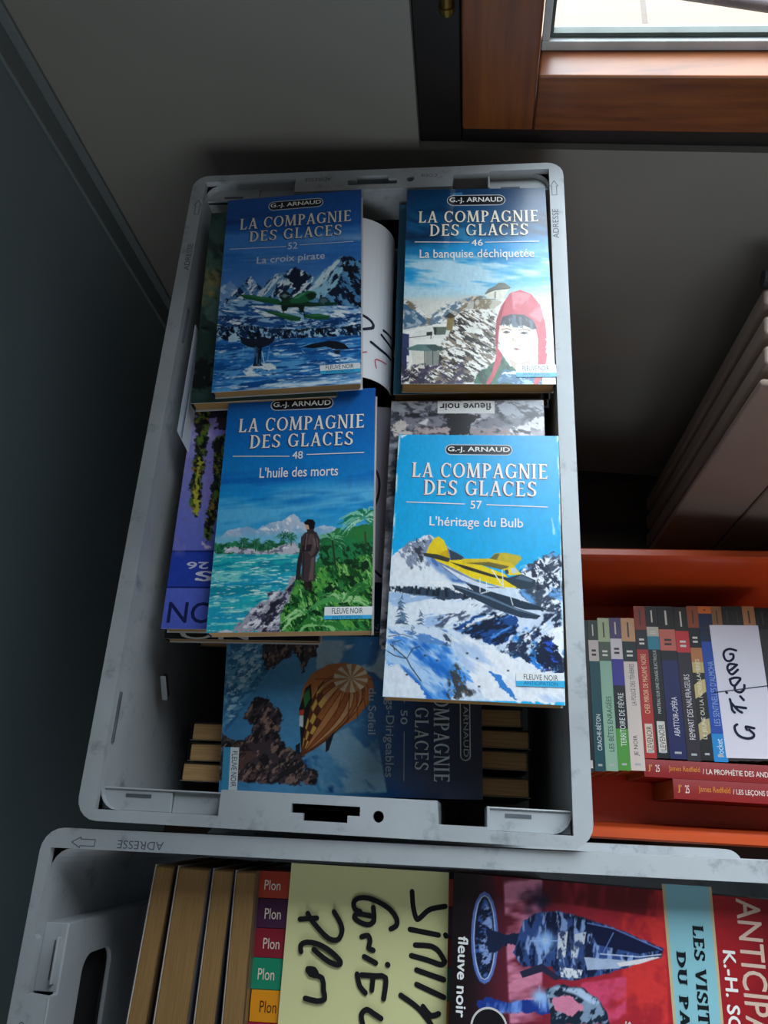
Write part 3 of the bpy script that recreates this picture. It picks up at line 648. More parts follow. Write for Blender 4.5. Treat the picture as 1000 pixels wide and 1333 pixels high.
# ------------------------------------------------------------------ printed art of the covers
ART = {}
ART['bulb'] = [
 ('g',[0,'#08a8e6',.35,'#0aaeec',1,'#12b4f0']),
 ('p','#eef2fa',[-.014,.513,.02,.484,.113,.444,.19,.414,.222,.41,.269,.432,.33,.455,.391,.481,.439,.497,.535,.606,-.004,.616],.006,0),
 ('s','#8a93ab',[.043,.478,.112,.434,.222,.41,.271,.452,.218,.559,.084,.531],16,60,2.2,.52,1,0),
 ('s','#3b3f4c',[.09,.454,.148,.422,.209,.429,.191,.514,.122,.546],18,55,2.5,.62,2,0),
 ('p','#86a6d6',[.233,.429,.294,.444,.439,.497,.512,.592,.373,.587,.264,.544,.201,.491],.01,.01),
 ('s','#4f76b8',[.233,.429,.294,.444,.439,.497,.512,.592,.373,.587,.201,.491],12,40,3,.55,3,0),
 ('p','#d9e6f8',[-.053,.602,1.009,.59,1.0,.988,-.01,1.008],0,0),
 ('p','#f3f5fb',[-.006,.597,.161,.591,.314,.588,.536,.613,.491,.651,.283,.648,.141,.636,-.003,.627],.006,0),
 ('p','#3d4a5e',[.741,.552,.78,.524,.843,.497,.878,.488,.946,.469,1.008,.476,1.011,.697,.885,.679,.808,.652,.729,.602],.012,0),
 ('s','#f0f4fc',[.741,.552,.78,.524,.843,.497,.878,.488,.946,.469,1.008,.476,1.011,.697,.885,.679,.808,.652,.729,.602],13,-40,2.6,.5,4,.01),
 ('s','#26324a',[.741,.552,.78,.524,.843,.497,.878,.488,.946,.469,1.008,.476,1.011,.697,.885,.679,.808,.652,.729,.602],15,60,2,.6,5,0),
 ('s','#6aa6e2',[.741,.552,.78,.524,.843,.497,.878,.488,.946,.469,1.008,.476,1.011,.697,.885,.679,.808,.652,.729,.602],9,20,2,.64,6,0),
 ('p','#35455a',[-.004,.615,.055,.609,.103,.614,.162,.607,.233,.612,.339,.613,.479,.64,.433,.649,.318,.656,.224,.647,.141,.639,.057,.63],.008,0),
 ('s','#1d2836',[-.004,.61,.489,.607,.491,.649,-.002,.631],30,90,5,.5,7,0),
 ('s','#e4ecf8',[-.006,.593,.489,.6,.49,.618,-.004,.616],34,90,6,.58,8,0),
 ('p','#eaf0fb',[-.027,.628,.106,.64,.306,.656,.479,.651,.582,.656,.481,.709,.323,.748,.173,.745,.01,.756],.008,0),
 ('s','#a9c6ec',[-.002,.631,.48,.655,.323,.748,.01,.756],10,-12,4,.55,9,0),
 ('s','#55607a',[.23,.736,.332,.698,.423,.678,.582,.66,.628,.684,.481,.709,.323,.752],13,-25,2.6,.52,10,.012),
 ('p','#1f4c90',[.364,.755,.437,.73,.583,.696,.673,.689,.74,.71,.729,.767,.641,.812,.54,.789,.45,.774],.016,0),
 ('s','#16233c',[.364,.755,.437,.73,.583,.696,.673,.689,.74,.71,.729,.767,.641,.812,.54,.789],15,-28,2.5,.5,11,.016),
 ('s','#4f93e2',[.364,.755,.583,.696,.74,.71,.641,.812,.45,.774],13,-28,3.4,.6,12,.01),
 ('s','#eef3fc',[.324,.763,.437,.73,.583,.694,.651,.687,.673,.697,.516,.733,.404,.768],16,-25,3,.5,13,.01),
 ('p','#cfe0f6',[.63,.825,.763,.752,.885,.707,1.001,.662,1.003,.909,.881,.896,.806,.875,.719,.857],.02,0),
 ('s','#27344e',[.63,.825,.763,.752,.885,.707,1.001,.662,1.003,.909,.881,.896,.806,.875,.719,.857],10,-48,1.8,.49,14,.02),
 ('s','#2f86e0',[.63,.825,.763,.752,.885,.707,1.001,.662,1.003,.909,.881,.896,.806,.875,.719,.857],9,60,1.6,.6,15,0),
 ('s','#f4f7fd',[.63,.825,.763,.752,.885,.707,1.001,.662,1.003,.909,.881,.896,.806,.875,.719,.857],12,-40,2.5,.6,16,0),
 ('p','#1c2740',[.85,.791,.905,.762,.948,.782,.984,.849,.956,.887,.891,.896,.849,.86],.03,0),
 ('s','#2a55c8',[.85,.791,.948,.782,.984,.849,.891,.896],16,30,2,.6,17,0),
 ('p','#2a84de',[.797,.848,.838,.853,.879,.872,.875,.894,.838,.887,.806,.871],.02,0),
 ('p','#f6f8fd',[.927,.783,.96,.747,1.01,.732,1.005,.849,.98,.815],.02,0),
 ('p','#4c98ea',[-.013,.814,.083,.783,.2,.801,.361,.811,.409,.865,.488,.908,.588,.928,.467,.939,.371,.999,.249,1.0,.177,.948,.081,.889,-.0,.884],.02,0),
 ('s','#b4d4f8',[-.013,.814,.083,.783,.2,.801,.361,.811,.409,.865,.488,.908,.588,.928,.467,.939,.371,.999,.249,1.0,.177,.948,.081,.889,-.0,.884],8,35,3,.52,18,.01),
 ('s','#256fcb',[-.013,.814,.083,.783,.2,.801,.361,.811,.409,.865,.488,.908,.588,.928,.467,.939,.371,.999,.249,1.0,.177,.948,.081,.889,-.0,.884],8,40,3,.6,19,0),
 ('p','#e8effb',[-.009,.909,.07,.893,.177,.941,.248,.993,-.005,.998],.01,0),
 ('p','#f2f4fc',[.37,.776,.484,.787,.74,.849,.913,.895,.996,.942,.995,.991,.589,.995,.489,.938,.488,.897,.408,.859],.015,0),
 ('s','#b9cff0',[.37,.776,.74,.849,.996,.942,.995,.991,.589,.995,.408,.859],9,32,5,.6,20,0),
 ('p','#3b86d6',[.587,.891,.643,.913,.697,.952,.751,.989,.73,.99,.676,.959,.621,.927],.01,0),
 ('s','#3f444c',[.35,.915,.409,.876,.455,.912,.468,.959,.545,.97,.415,.997,.36,.999],22,70,1.6,.44,21,.01),
 ('s','#5f5a50',[.35,.915,.409,.876,.455,.912,.468,.959,.545,.97,.415,.997],26,20,1.5,.6,22,0),
 ('s','#5d8fcf',[-.002,.756,.173,.748,.347,.762,.373,.818,.178,.809,.015,.806],13,20,3,.52,23,0),
 ('s','#4a5468',[.325,.777,.37,.776,.375,.825,.327,.812],20,60,2,.5,24,0),
 ('p','#4a6480',[.075,.633,.085,.652,.077,.648,.069,.653],.01,0),
 ('p','#6f8aa8',[.077,.646,.091,.664,.078,.66,.065,.666],.01,0),
 ('p','#4a6480',[.078,.658,.097,.676,.079,.672,.061,.678],.01,0),
 ('p','#6f8aa8',[.079,.67,.104,.688,.08,.685,.057,.691],.01,0),
 ('p','#4a6480',[.08,.683,.11,.701,.081,.697,.053,.703],.01,0),
 ('p','#6f8aa8',[.081,.695,.116,.713,.082,.709,.049,.715],.01,0),
 ('p','#4a6480',[.082,.707,.122,.725,.083,.721,.045,.727],.01,0),
 ('p','#6f8aa8',[.083,.719,.128,.736,.084,.733,.041,.74],.01,0),
 ('p','#4a6480',[.084,.731,.135,.748,.085,.745,.037,.752],.01,0),
 ('p','#4a6480',[.19,.69,.195,.699,.19,.697,.186,.7],.01,0),
 ('p','#6f8aa8',[.19,.696,.198,.705,.191,.703,.184,.706],.01,0),
 ('p','#4a6480',[.191,.702,.201,.711,.191,.709,.182,.712],.01,0),
 ('p','#6f8aa8',[.191,.708,.204,.717,.192,.715,.179,.718],.01,0),
 ('p','#4a6480',[.192,.714,.208,.723,.192,.721,.177,.724],.01,0),
 ('p','#6f8aa8',[.192,.72,.211,.729,.192,.727,.175,.73],.01,0),
 ('p','#4a6480',[.192,.726,.214,.735,.193,.733,.172,.736],.01,0),
 ('p','#6f8aa8',[.193,.732,.217,.741,.193,.739,.17,.743],.01,0),
 ('p','#4a6480',[.193,.738,.22,.747,.194,.745,.168,.749],.01,0),
 ('p','#4a6480',[.15,.749,.154,.754,.15,.753,.147,.755],.01,0),
 ('p','#6f8aa8',[.15,.752,.157,.758,.151,.757,.144,.758],.01,0),
 ('p','#4a6480',[.151,.756,.16,.761,.151,.76,.142,.762],.01,0),
 ('p','#6f8aa8',[.151,.76,.163,.765,.151,.764,.14,.766],.01,0),
 ('p','#4a6480',[.151,.763,.166,.768,.151,.767,.138,.769],.01,0),
 ('p','#6f8aa8',[.151,.767,.168,.772,.152,.771,.135,.773],.01,0),
 ('p','#4a6480',[.152,.77,.171,.775,.152,.775,.133,.777],.01,0),
 ('p','#6f8aa8',[.152,.774,.174,.779,.152,.778,.131,.78],.01,0),
 ('p','#4a6480',[.152,.778,.177,.782,.153,.782,.129,.784],.01,0),
 ('l','#39424f',.0061,[.028,.82,.125,.867,.15,.894,.211,.94]),
 ('l','#39424f',.0054,[.125,.867,.157,.831,.196,.823]),
 ('l','#39424f',.0054,[.125,.867,.055,.858,.007,.842]),
 ('l','#4a5566',.0041,[.014,.792,.095,.783,.153,.792]),
 ('l','#4a5566',.0051,[.053,.84,.039,.812,.085,.804]),
 ('p','#4a4f5a',[.235,.853,.234,.854,.233,.856,.23,.856,.227,.857,.224,.857,.222,.856,.22,.855,.219,.853,.22,.852,.221,.851,.224,.85,.227,.85,.23,.85,.232,.851,.234,.852],0,0),
 ('p','#4a4f5a',[.528,.855,.527,.857,.526,.858,.523,.859,.52,.859,.517,.859,.515,.858,.513,.857,.512,.856,.513,.854,.514,.853,.517,.852,.52,.852,.523,.852,.525,.853,.527,.854],0,0),
 ('p','#4a4f5a',[.699,.893,.698,.894,.697,.895,.694,.896,.691,.896,.689,.896,.686,.895,.684,.894,.684,.893,.684,.892,.686,.891,.688,.89,.691,.889,.694,.89,.697,.89,.698,.891],0,0),
 ('p','#4a4f5a',[.471,.84,.471,.841,.469,.842,.467,.843,.464,.843,.461,.843,.458,.842,.456,.841,.456,.84,.456,.839,.458,.837,.461,.837,.464,.836,.467,.836,.469,.837,.471,.838],0,0),
 ('p','#4a4f5a',[.541,.95,.541,.951,.539,.952,.537,.953,.534,.953,.531,.953,.528,.953,.527,.952,.526,.95,.527,.949,.528,.948,.531,.947,.534,.947,.537,.947,.539,.948,.541,.949],0,0),
 ('p','#4a4f5a',[.138,.922,.137,.923,.136,.924,.133,.925,.13,.925,.127,.925,.124,.924,.123,.923,.122,.922,.122,.921,.124,.92,.126,.919,.129,.918,.133,.919,.135,.919,.137,.92],0,0),
 ('p','#4a4f5a',[.304,.868,.304,.87,.302,.871,.299,.872,.296,.872,.293,.872,.291,.871,.289,.87,.288,.869,.289,.868,.29,.866,.293,.866,.296,.865,.299,.865,.302,.866,.303,.867],0,0),
 ('p','#26384a',[.442,.588,.512,.599,.582,.616,.741,.642,.894,.671,.88,.679,.785,.679,.628,.653,.501,.621],.0,0),
 ('p','#2b3d50',[.367,.597,.42,.603,.582,.633,.741,.675,.876,.699,.851,.712,.763,.708,.628,.683,.479,.642,.388,.615],0,0),
 ('p','#5f7890',[.373,.599,.582,.636,.741,.677,.868,.7,.741,.683,.582,.645,.397,.606],0,0),
 ('p','#c9b22c',[.579,.499,.613,.476,.671,.472,.761,.483,.77,.494,.731,.521,.637,.511],0,0),
 ('p','#6a6634',[.579,.499,.614,.478,.642,.476,.625,.5,.683,.516,.637,.511],0,0),
 ('p','#f2d01a',[.207,.487,.225,.451,.251,.425,.278,.416,.312,.432,.337,.466,.354,.506,.285,.499],0,0),
 ('p','#d8b010',[.273,.498,.308,.474,.337,.466,.354,.506],0,0),
 ('p','#31404e',[.343,.465,.391,.479,.429,.492,.426,.52,.359,.509],0,0),
 ('p','#f4d518',[.25,.5,.359,.506,.427,.503,.533,.521,.672,.552,.743,.602,.673,.601,.581,.589,.477,.569,.37,.536,.274,.51],0,0),
 ('p','#7d86a0',[.274,.513,.37,.539,.477,.572,.581,.592,.673,.604,.581,.605,.442,.586,.323,.543],0,0),
 ('p','#dfe6f4',[.299,.524,.394,.553,.512,.584,.627,.601,.535,.602,.419,.579],0,0),
 ('p','#33322a',[.348,.512,.452,.527,.603,.555,.741,.571,.808,.583,.741,.58,.592,.564,.44,.538],0,0),
 ('p','#2b3d4c',[.663,.571,.766,.55,.845,.571,.857,.582,.825,.601,.763,.607,.712,.59],0,0),
 ('p','#53697c',[.729,.568,.766,.555,.837,.573,.82,.579],0,0),
 ('p','#e3c020',[.421,.5,.579,.496,.708,.51,.731,.524,.674,.539,.533,.521,.428,.52],0,0),
 ('p','#6e6630',[.44,.515,.579,.509,.695,.523,.674,.539,.533,.521],0,0),
 ('p','#3a3a30',[.191,.481,.273,.485,.354,.5,.342,.514,.274,.504,.197,.493],0,0),
 ('p','#f0cf1c',[.658,.534,.729,.524,.766,.552,.695,.557],0,0),
 ('p','#c6d4dc',[.704,.531,.729,.527,.747,.545,.713,.55],0,0),
 ('p','#39424a',[.67,.537,.69,.535,.695,.55,.677,.553],0,0),
 ('l','#e8edf4',.0051,[.529,.569,.53,.621]),
 ('l','#e8edf4',.0061,[.597,.538,.663,.598]),
 ('l','#e8edf4',.0061,[.656,.537,.663,.596]),
 ('l','#e8edf4',.0061,[.536,.626,.65,.604]),
 ('l','#e8edf4',.0051,[.69,.605,.718,.664]),
 ('l','#e8edf4',.0061,[.729,.611,.763,.647]),
 ('l','#e8edf4',.0061,[.567,.583,.568,.616]),
 ('l','#4a5560',.0051,[.85,.578,.841,.631]),
 ('l','#e9e9ee',.0051,[.85,.578,.863,.55]),
 ('p','#dff0f8',[.008,-.002,.062,-.001,.016,.017],.01,0),
 ('s','#d4ecf6',[0,0,.012,0,.012,1,0,1],30,90,6,.5,30,0),
 ('s','#d4ecf6',[.988,0,1,0,1,1,.988,1],30,90,6,.5,31,0),
 ('s','#9adcf4',[.93,.16,.96,.16,.965,.4,.94,.4],20,86,8,.62,32,0),
 ('pill',[.298,.04,.716,.085]),
 ('T','G.-J. ARNAUD','semi','#f2f0e8',[.315,.05,.7,.076],0),
 ('T','LA COMPAGNIE','serif','#f4f2ea|#6a4a55',[.096,.119,.929,.18],0),
 ('T','DES GLACES','serif','#f4f2ea|#6a4a55',[.175,.191,.859,.252],0),
 ('R','#f2f2ee',[.072,.283,.431,.287],.006),
 ('R','#f2f2ee',[.56,.288,.926,.293],.006),
 ('T','57','light','#f2f2ee',[.464,.273,.533,.306],0),
 ('T',"L'héritage du Bulb",'light','#f2f2ee',[.22,.338,.779,.387],0),
 ('Q','#eef0f2',[.735,.9,.999,.894,.999,.92,.736,.927]),
 ('Q','#3fb4e4',[.736,.927,.999,.92,1.0,.942,.737,.944]),
 ('T','FLEUVE NOIR','cond','#2a3040',[.778,.903,.964,.921],0),
 ('T','ANTICIPATION','wide','#2a6a9a',[.778,.926,.963,.938],0),
]
ART['huile'] = [
 ('g',[0,'#0c5cae',.25,'#0a74c6',.45,'#1490d8',.62,'#3aa8de',.68,'#7cc4e2',1,'#28b4c8']),
 ('s','#0a6cc0',[0,.36,1,.34,1,.52,0,.52],5,-4,7,.57,1,0),
 ('s','#5ab8e8',[0,.44,1,.42,1,.6,0,.6],5,-4,7,.57,2,0),
 ('p','#bfcde2',[.003,.644,.069,.606,.151,.596,.197,.587,.271,.603,.34,.576,.411,.57,.499,.54,.55,.577,.618,.606,.689,.591,.762,.604,.765,.667,.005,.66],.008,0),
 ('s','#8fb6dc',[.003,.644,.069,.606,.151,.596,.197,.587,.271,.603,.34,.576,.411,.57,.499,.54,.55,.577,.618,.606,.689,.591,.762,.604,.765,.667,.005,.66],9,30,2,.5,3,0),
 ('s','#f2f0f4',[.271,.603,.411,.57,.499,.54,.569,.589,.475,.615],14,50,2,.58,4,0),
 ('p','#7ac2e0',[.0,.627,.381,.624,.667,.618,.67,.665,.005,.66],.006,.02),
 ('p','#2f8a5e',[-.001,.658,.086,.647,.171,.657,.266,.659,.42,.656,.551,.664,.554,.701,.005,.697],.02,0),
 ('s','#1c5a3c',[-.002,.653,.551,.661,.554,.701,.005,.697],24,70,1.6,.5,5,0),
 ('p','#c9c6d2',[.059,.699,.09,.675,.137,.67,.198,.681,.269,.682,.328,.686,.398,.675,.48,.663,.528,.669,.543,.709],.015,0),
 ('s','#7a7a8c',[.059,.699,.137,.67,.328,.686,.48,.663,.543,.709],18,-20,2,.52,6,0),
 ('s','#f2f0f6',[.056,.684,.137,.67,.328,.686,.48,.663,.541,.686],20,-20,2,.56,7,0),
 ('p','#22b2bc',[-.001,.697,.554,.705,.538,.792,.494,.821,.352,.899,.16,.996,-.003,1.002],0,0),
 ('s','#1ea0c8',[0,.78,1,.78,1,1,0,1],4,0,5,.45,8,.02),
 ('s','#7fd8d4',[-.001,.697,.554,.705,.538,.792,.494,.821,.352,.899,.16,.996,-.003,1.002],22,-2,5,.56,9,0),
 ('s','#128fa8',[-.001,.697,.554,.705,.538,.792,.494,.821,.352,.899,.16,.996,-.003,1.002],16,-2,6,.56,10,0),
 ('s','#c6f0ea',[-.001,.697,.554,.705,.538,.792,.494,.821,.352,.899,.16,.996,-.003,1.002],34,-2,6,.66,11,0),
 ('p','#2d7c3e',[.516,.799,.673,.719,.669,.65,.762,.612,1.007,.586,1.015,1.015,.443,1.004,.446,.915,.498,.858],.012,0),
 ('s','#15481f',[.455,1.004,.446,.915,.519,.843,.539,.799,.676,.757,.672,.696,.813,.668,1.008,.656,1.015,1.015],15,65,1.8,.47,12,.01),
 ('s','#5aa844',[.455,1.004,.446,.915,.519,.843,.539,.799,.676,.757,.672,.696,.813,.668,1.008,.656,1.015,1.015],20,60,2.6,.56,13,0),
 ('s','#93cf72',[.455,1.004,.446,.915,.519,.843,.539,.799,.676,.757,.672,.696,.813,.668,1.008,.656,1.015,1.015],26,70,3,.66,14,0),
 ('s','#0e3018',[.455,1.004,.446,.915,.519,.843,.539,.799,.676,.757,.672,.696,.813,.668,1.008,.656,1.015,1.015],13,30,1.5,.6,15,0),
 ('p','#24804a',[.67,.673,.812,.652,1.008,.664,1.01,.726,.815,.722,.676,.757],.03,0),
 ('s','#123e22',[.67,.673,1.008,.664,1.01,.733,.676,.757],22,60,2,.52,16,0),
 ('l','#3a4a3a',.0061,[.187,.644,.188,.683]),
 ('p','#1f5f44',[.187,.644,.198,.647,.21,.649,.234,.656,.21,.645,.199,.643],.008,0),
 ('p','#1f5f44',[.187,.644,.198,.644,.208,.644,.229,.646,.207,.64,.196,.64],.008,0),
 ('p','#1f5f44',[.187,.644,.197,.642,.206,.641,.222,.64,.202,.637,.194,.639],.008,0),
 ('p','#3a7f58',[.187,.644,.195,.641,.201,.638,.211,.636,.196,.635,.19,.638],.008,0),
 ('p','#1f5f44',[.187,.644,.191,.64,.192,.636,.192,.633,.186,.635,.185,.639],.008,0),
 ('p','#1f5f44',[.187,.644,.186,.639,.184,.636,.176,.634,.178,.637,.181,.64],.008,0),
 ('p','#1f5f44',[.187,.644,.181,.638,.174,.635,.158,.636,.171,.639,.178,.641],.008,0),
 ('p','#3a7f58',[.187,.644,.18,.64,.173,.639,.158,.642,.171,.643,.179,.643],.008,0),
 ('p','#1f5f44',[.187,.644,.179,.641,.172,.64,.156,.644,.171,.644,.179,.644],.008,0),
 ('p','#1f5f44',[.187,.644,.177,.642,.168,.643,.151,.651,.169,.647,.178,.646],.008,0),
 ('p','#1f5f44',[.187,.644,.177,.645,.169,.649,.155,.662,.172,.652,.18,.648],.008,0),
 ('p','#1f5f44',[.187,.644,.177,.647,.169,.653,.157,.67,.174,.656,.181,.65],.008,0),
 ('p','#1f5f44',[.187,.644,.178,.649,.172,.656,.163,.677,.177,.659,.183,.651],.008,0),
 ('p','#3a7f58',[.187,.644,.184,.651,.185,.659,.19,.681,.191,.66,.19,.651],.008,0),
 ('p','#1f5f44',[.187,.644,.185,.65,.186,.657,.193,.676,.193,.657,.191,.65],.008,0),
 ('p','#1f5f44',[.187,.644,.189,.65,.194,.657,.208,.673,.2,.655,.194,.649],.008,0),
 ('p','#1f5f44',[.187,.644,.195,.65,.204,.656,.226,.671,.208,.653,.198,.647],.008,0),
 ('p','#3a7f58',[.187,.644,.197,.649,.208,.654,.233,.667,.211,.65,.199,.646],.008,0),
 ('l','#3a4a3a',.0063,[.265,.649,.266,.688]),
 ('p','#3a7f58',[.265,.649,.275,.652,.285,.654,.306,.66,.286,.65,.275,.648],.008,0),
 ('p','#1f5f44',[.265,.649,.274,.65,.283,.65,.3,.652,.282,.646,.273,.646],.008,0),
 ('p','#3a7f58',[.265,.649,.273,.648,.281,.646,.294,.645,.277,.642,.27,.644],.008,0),
 ('p','#3a7f58',[.265,.649,.274,.647,.282,.644,.295,.642,.278,.641,.27,.644],.008,0),
 ('p','#3a7f58',[.265,.649,.269,.644,.272,.64,.274,.637,.266,.639,.264,.643],.008,0),
 ('p','#1f5f44',[.265,.649,.267,.645,.266,.641,.261,.639,.26,.642,.261,.645],.008,0),
 ('p','#3a7f58',[.265,.649,.262,.644,.258,.641,.247,.64,.253,.643,.258,.646],.008,0),
 ('p','#3a7f58',[.265,.649,.257,.644,.249,.642,.232,.645,.247,.646,.255,.648],.008,0),
 ('p','#3a7f58',[.265,.649,.255,.647,.246,.647,.227,.653,.246,.651,.255,.65],.008,0),
 ('p','#1f5f44',[.265,.649,.254,.649,.245,.651,.228,.661,.247,.654,.256,.652],.008,0),
 ('p','#3a7f58',[.265,.649,.252,.65,.242,.653,.222,.667,.245,.657,.255,.653],.008,0),
 ('p','#1f5f44',[.265,.649,.256,.653,.249,.659,.238,.677,.254,.662,.26,.655],.008,0),
 ('p','#1f5f44',[.265,.649,.257,.654,.252,.66,.245,.679,.257,.663,.262,.656],.008,0),
 ('p','#3a7f58',[.265,.649,.262,.656,.261,.665,.265,.687,.268,.665,.267,.657],.008,0),
 ('p','#1f5f44',[.265,.649,.266,.656,.27,.663,.281,.68,.275,.662,.271,.655],.008,0),
 ('p','#3a7f58',[.265,.649,.268,.657,.273,.665,.288,.685,.279,.663,.273,.655],.008,0),
 ('p','#3a7f58',[.265,.649,.272,.656,.281,.664,.303,.683,.286,.661,.276,.654],.008,0),
 ('p','#3a7f58',[.265,.649,.275,.654,.286,.658,.311,.668,.288,.654,.277,.65],.008,0),
 ('l','#3a4a3a',.0061,[.346,.655,.347,.693]),
 ('p','#1f5f44',[.346,.655,.36,.659,.374,.663,.405,.674,.376,.659,.361,.655],.008,0),
 ('p','#1f5f44',[.346,.655,.357,.655,.367,.655,.387,.658,.366,.651,.356,.651],.008,0),
 ('p','#1f5f44',[.346,.655,.358,.654,.369,.653,.39,.654,.366,.649,.356,.65],.008,0),
 ('p','#1f5f44',[.346,.655,.354,.651,.36,.648,.37,.645,.355,.645,.35,.648],.008,0),
 ('p','#1f5f44',[.346,.655,.351,.651,.354,.647,.357,.644,.348,.645,.346,.649],.008,0),
 ('p','#3a7f58',[.346,.655,.345,.649,.342,.646,.333,.644,.336,.647,.34,.651],.008,0),
 ('p','#1f5f44',[.346,.655,.34,.649,.332,.646,.315,.646,.328,.649,.336,.652],.008,0),
 ('p','#3a7f58',[.346,.655,.336,.65,.326,.649,.306,.653,.325,.653,.335,.654],.008,0),
 ('p','#3a7f58',[.346,.655,.335,.652,.324,.652,.304,.659,.325,.656,.335,.656],.008,0),
 ('p','#1f5f44',[.346,.655,.334,.653,.322,.655,.301,.665,.324,.659,.335,.657],.008,0),
 ('p','#1f5f44',[.346,.655,.332,.655,.319,.659,.296,.675,.322,.663,.334,.659],.008,0),
 ('p','#3a7f58',[.346,.655,.335,.658,.327,.665,.314,.684,.332,.668,.34,.661],.008,0),
 ('p','#3a7f58',[.346,.655,.337,.66,.331,.667,.322,.687,.336,.669,.342,.662],.008,0),
 ('p','#3a7f58',[.346,.655,.34,.662,.337,.671,.335,.695,.343,.672,.346,.663],.008,0),
 ('p','#3a7f58',[.346,.655,.347,.663,.351,.672,.362,.695,.357,.671,.353,.662],.008,0),
 ('p','#3a7f58',[.346,.655,.35,.663,.357,.671,.374,.693,.363,.67,.355,.661],.008,0),
 ('p','#3a7f58',[.346,.655,.354,.66,.363,.666,.385,.68,.367,.663,.357,.658],.008,0),
 ('p','#1f5f44',[.346,.655,.357,.659,.368,.663,.392,.673,.37,.659,.358,.655],.008,0),
 ('l','#3a4a3a',.0061,[.441,.626,.441,.664]),
 ('p','#3a7f58',[.441,.626,.452,.628,.463,.631,.487,.638,.464,.627,.452,.625],.008,0),
 ('p','#3a7f58',[.441,.626,.453,.627,.465,.628,.489,.632,.464,.623,.452,.623],.008,0),
 ('p','#3a7f58',[.441,.626,.452,.623,.462,.621,.481,.62,.459,.617,.449,.62],.008,0),
 ('p','#3a7f58',[.441,.626,.45,.622,.458,.618,.471,.616,.453,.615,.446,.619],.008,0),
 ('p','#3a7f58',[.441,.626,.446,.619,.449,.615,.453,.61,.443,.613,.441,.618],.008,0),
 ('p','#1f5f44',[.441,.626,.437,.618,.432,.613,.419,.61,.427,.614,.433,.619],.008,0),
 ('p','#3a7f58',[.441,.626,.436,.619,.43,.616,.415,.616,.426,.619,.432,.622],.008,0),
 ('p','#1f5f44',[.441,.626,.429,.621,.418,.619,.395,.623,.417,.623,.428,.624],.008,0),
 ('p','#1f5f44',[.441,.626,.426,.622,.412,.622,.384,.631,.412,.627,.426,.626],.008,0),
 ('p','#3a7f58',[.441,.626,.424,.625,.408,.628,.378,.642,.41,.632,.425,.628],.008,0),
 ('p','#3a7f58',[.441,.626,.426,.627,.413,.631,.389,.648,.416,.635,.429,.63],.008,0),
 ('p','#1f5f44',[.441,.626,.431,.629,.423,.635,.411,.653,.428,.638,.435,.632],.008,0),
 ('p','#1f5f44',[.441,.626,.432,.632,.426,.641,.417,.667,.431,.643,.437,.634],.008,0),
 ('p','#1f5f44',[.441,.626,.435,.633,.432,.644,.43,.671,.438,.645,.441,.635],.008,0),
 ('p','#1f5f44',[.441,.626,.444,.635,.45,.647,.465,.675,.455,.646,.449,.634],.008,0),
 ('p','#3a7f58',[.441,.626,.443,.633,.448,.641,.462,.661,.454,.64,.448,.632],.008,0),
 ('p','#1f5f44',[.441,.626,.451,.632,.463,.639,.49,.656,.467,.636,.454,.629],.008,0),
 ('p','#1f5f44',[.441,.626,.452,.631,.464,.636,.491,.65,.467,.633,.454,.628],.008,0),
 ('l','#3a4a3a',.0063,[.489,.63,.489,.669]),
 ('p','#3a7f58',[.489,.63,.499,.633,.509,.635,.531,.642,.51,.631,.5,.629],.008,0),
 ('p','#3a7f58',[.489,.63,.5,.632,.511,.633,.533,.638,.511,.629,.5,.628],.008,0),
 ('p','#3a7f58',[.489,.63,.499,.628,.508,.626,.525,.625,.505,.623,.496,.625],.008,0),
 ('p','#3a7f58',[.489,.63,.495,.627,.5,.624,.506,.62,.494,.621,.49,.624],.008,0),
 ('p','#3a7f58',[.489,.63,.494,.626,.498,.623,.501,.619,.492,.621,.489,.624],.008,0),
 ('p','#3a7f58',[.489,.63,.488,.625,.484,.622,.475,.62,.479,.623,.483,.627],.008,0),
 ('p','#3a7f58',[.489,.63,.484,.625,.477,.622,.462,.622,.473,.625,.48,.628],.008,0),
 ('p','#3a7f58',[.489,.63,.482,.626,.474,.624,.458,.627,.472,.628,.48,.629],.008,0),
 ('p','#1f5f44',[.489,.63,.476,.627,.463,.627,.438,.634,.463,.631,.476,.631],.008,0),
 ('p','#1f5f44',[.489,.63,.477,.629,.466,.631,.446,.642,.468,.635,.479,.633],.008,0),
 ('p','#1f5f44',[.489,.63,.477,.631,.467,.635,.449,.648,.47,.638,.48,.634],.008,0),
 ('p','#3a7f58',[.489,.63,.477,.634,.467,.64,.449,.66,.471,.644,.481,.637],.008,0),
 ('p','#3a7f58',[.489,.63,.48,.636,.473,.645,.464,.669,.479,.647,.485,.638],.008,0),
 ('p','#3a7f58',[.489,.63,.483,.638,.481,.647,.48,.672,.487,.648,.489,.639],.008,0),
 ('p','#1f5f44',[.489,.63,.488,.638,.491,.648,.5,.671,.497,.647,.494,.638],.008,0),
 ('p','#3a7f58',[.489,.63,.492,.637,.498,.644,.513,.661,.503,.642,.497,.635],.008,0),
 ('p','#3a7f58',[.489,.63,.496,.636,.505,.643,.525,.658,.509,.64,.5,.634],.008,0),
 ('p','#3a7f58',[.489,.63,.499,.634,.509,.638,.532,.648,.511,.634,.5,.631],.008,0),
 ('l','#2a3a28',.0111,[.746,.651,.762,.721,.772,.759]),
 ('p','#6fb884',[.74,.647,.76,.658,.783,.67,.832,.704,.789,.664,.766,.653],.008,0),
 ('p','#1f6a3c',[.74,.647,.762,.656,.787,.667,.838,.696,.791,.66,.767,.65],.008,0),
 ('p','#6fb884',[.74,.647,.764,.652,.789,.659,.84,.68,.791,.652,.766,.646],.008,0),
 ('p','#1f6a3c',[.74,.647,.769,.653,.799,.661,.862,.688,.802,.654,.771,.647],.008,0),
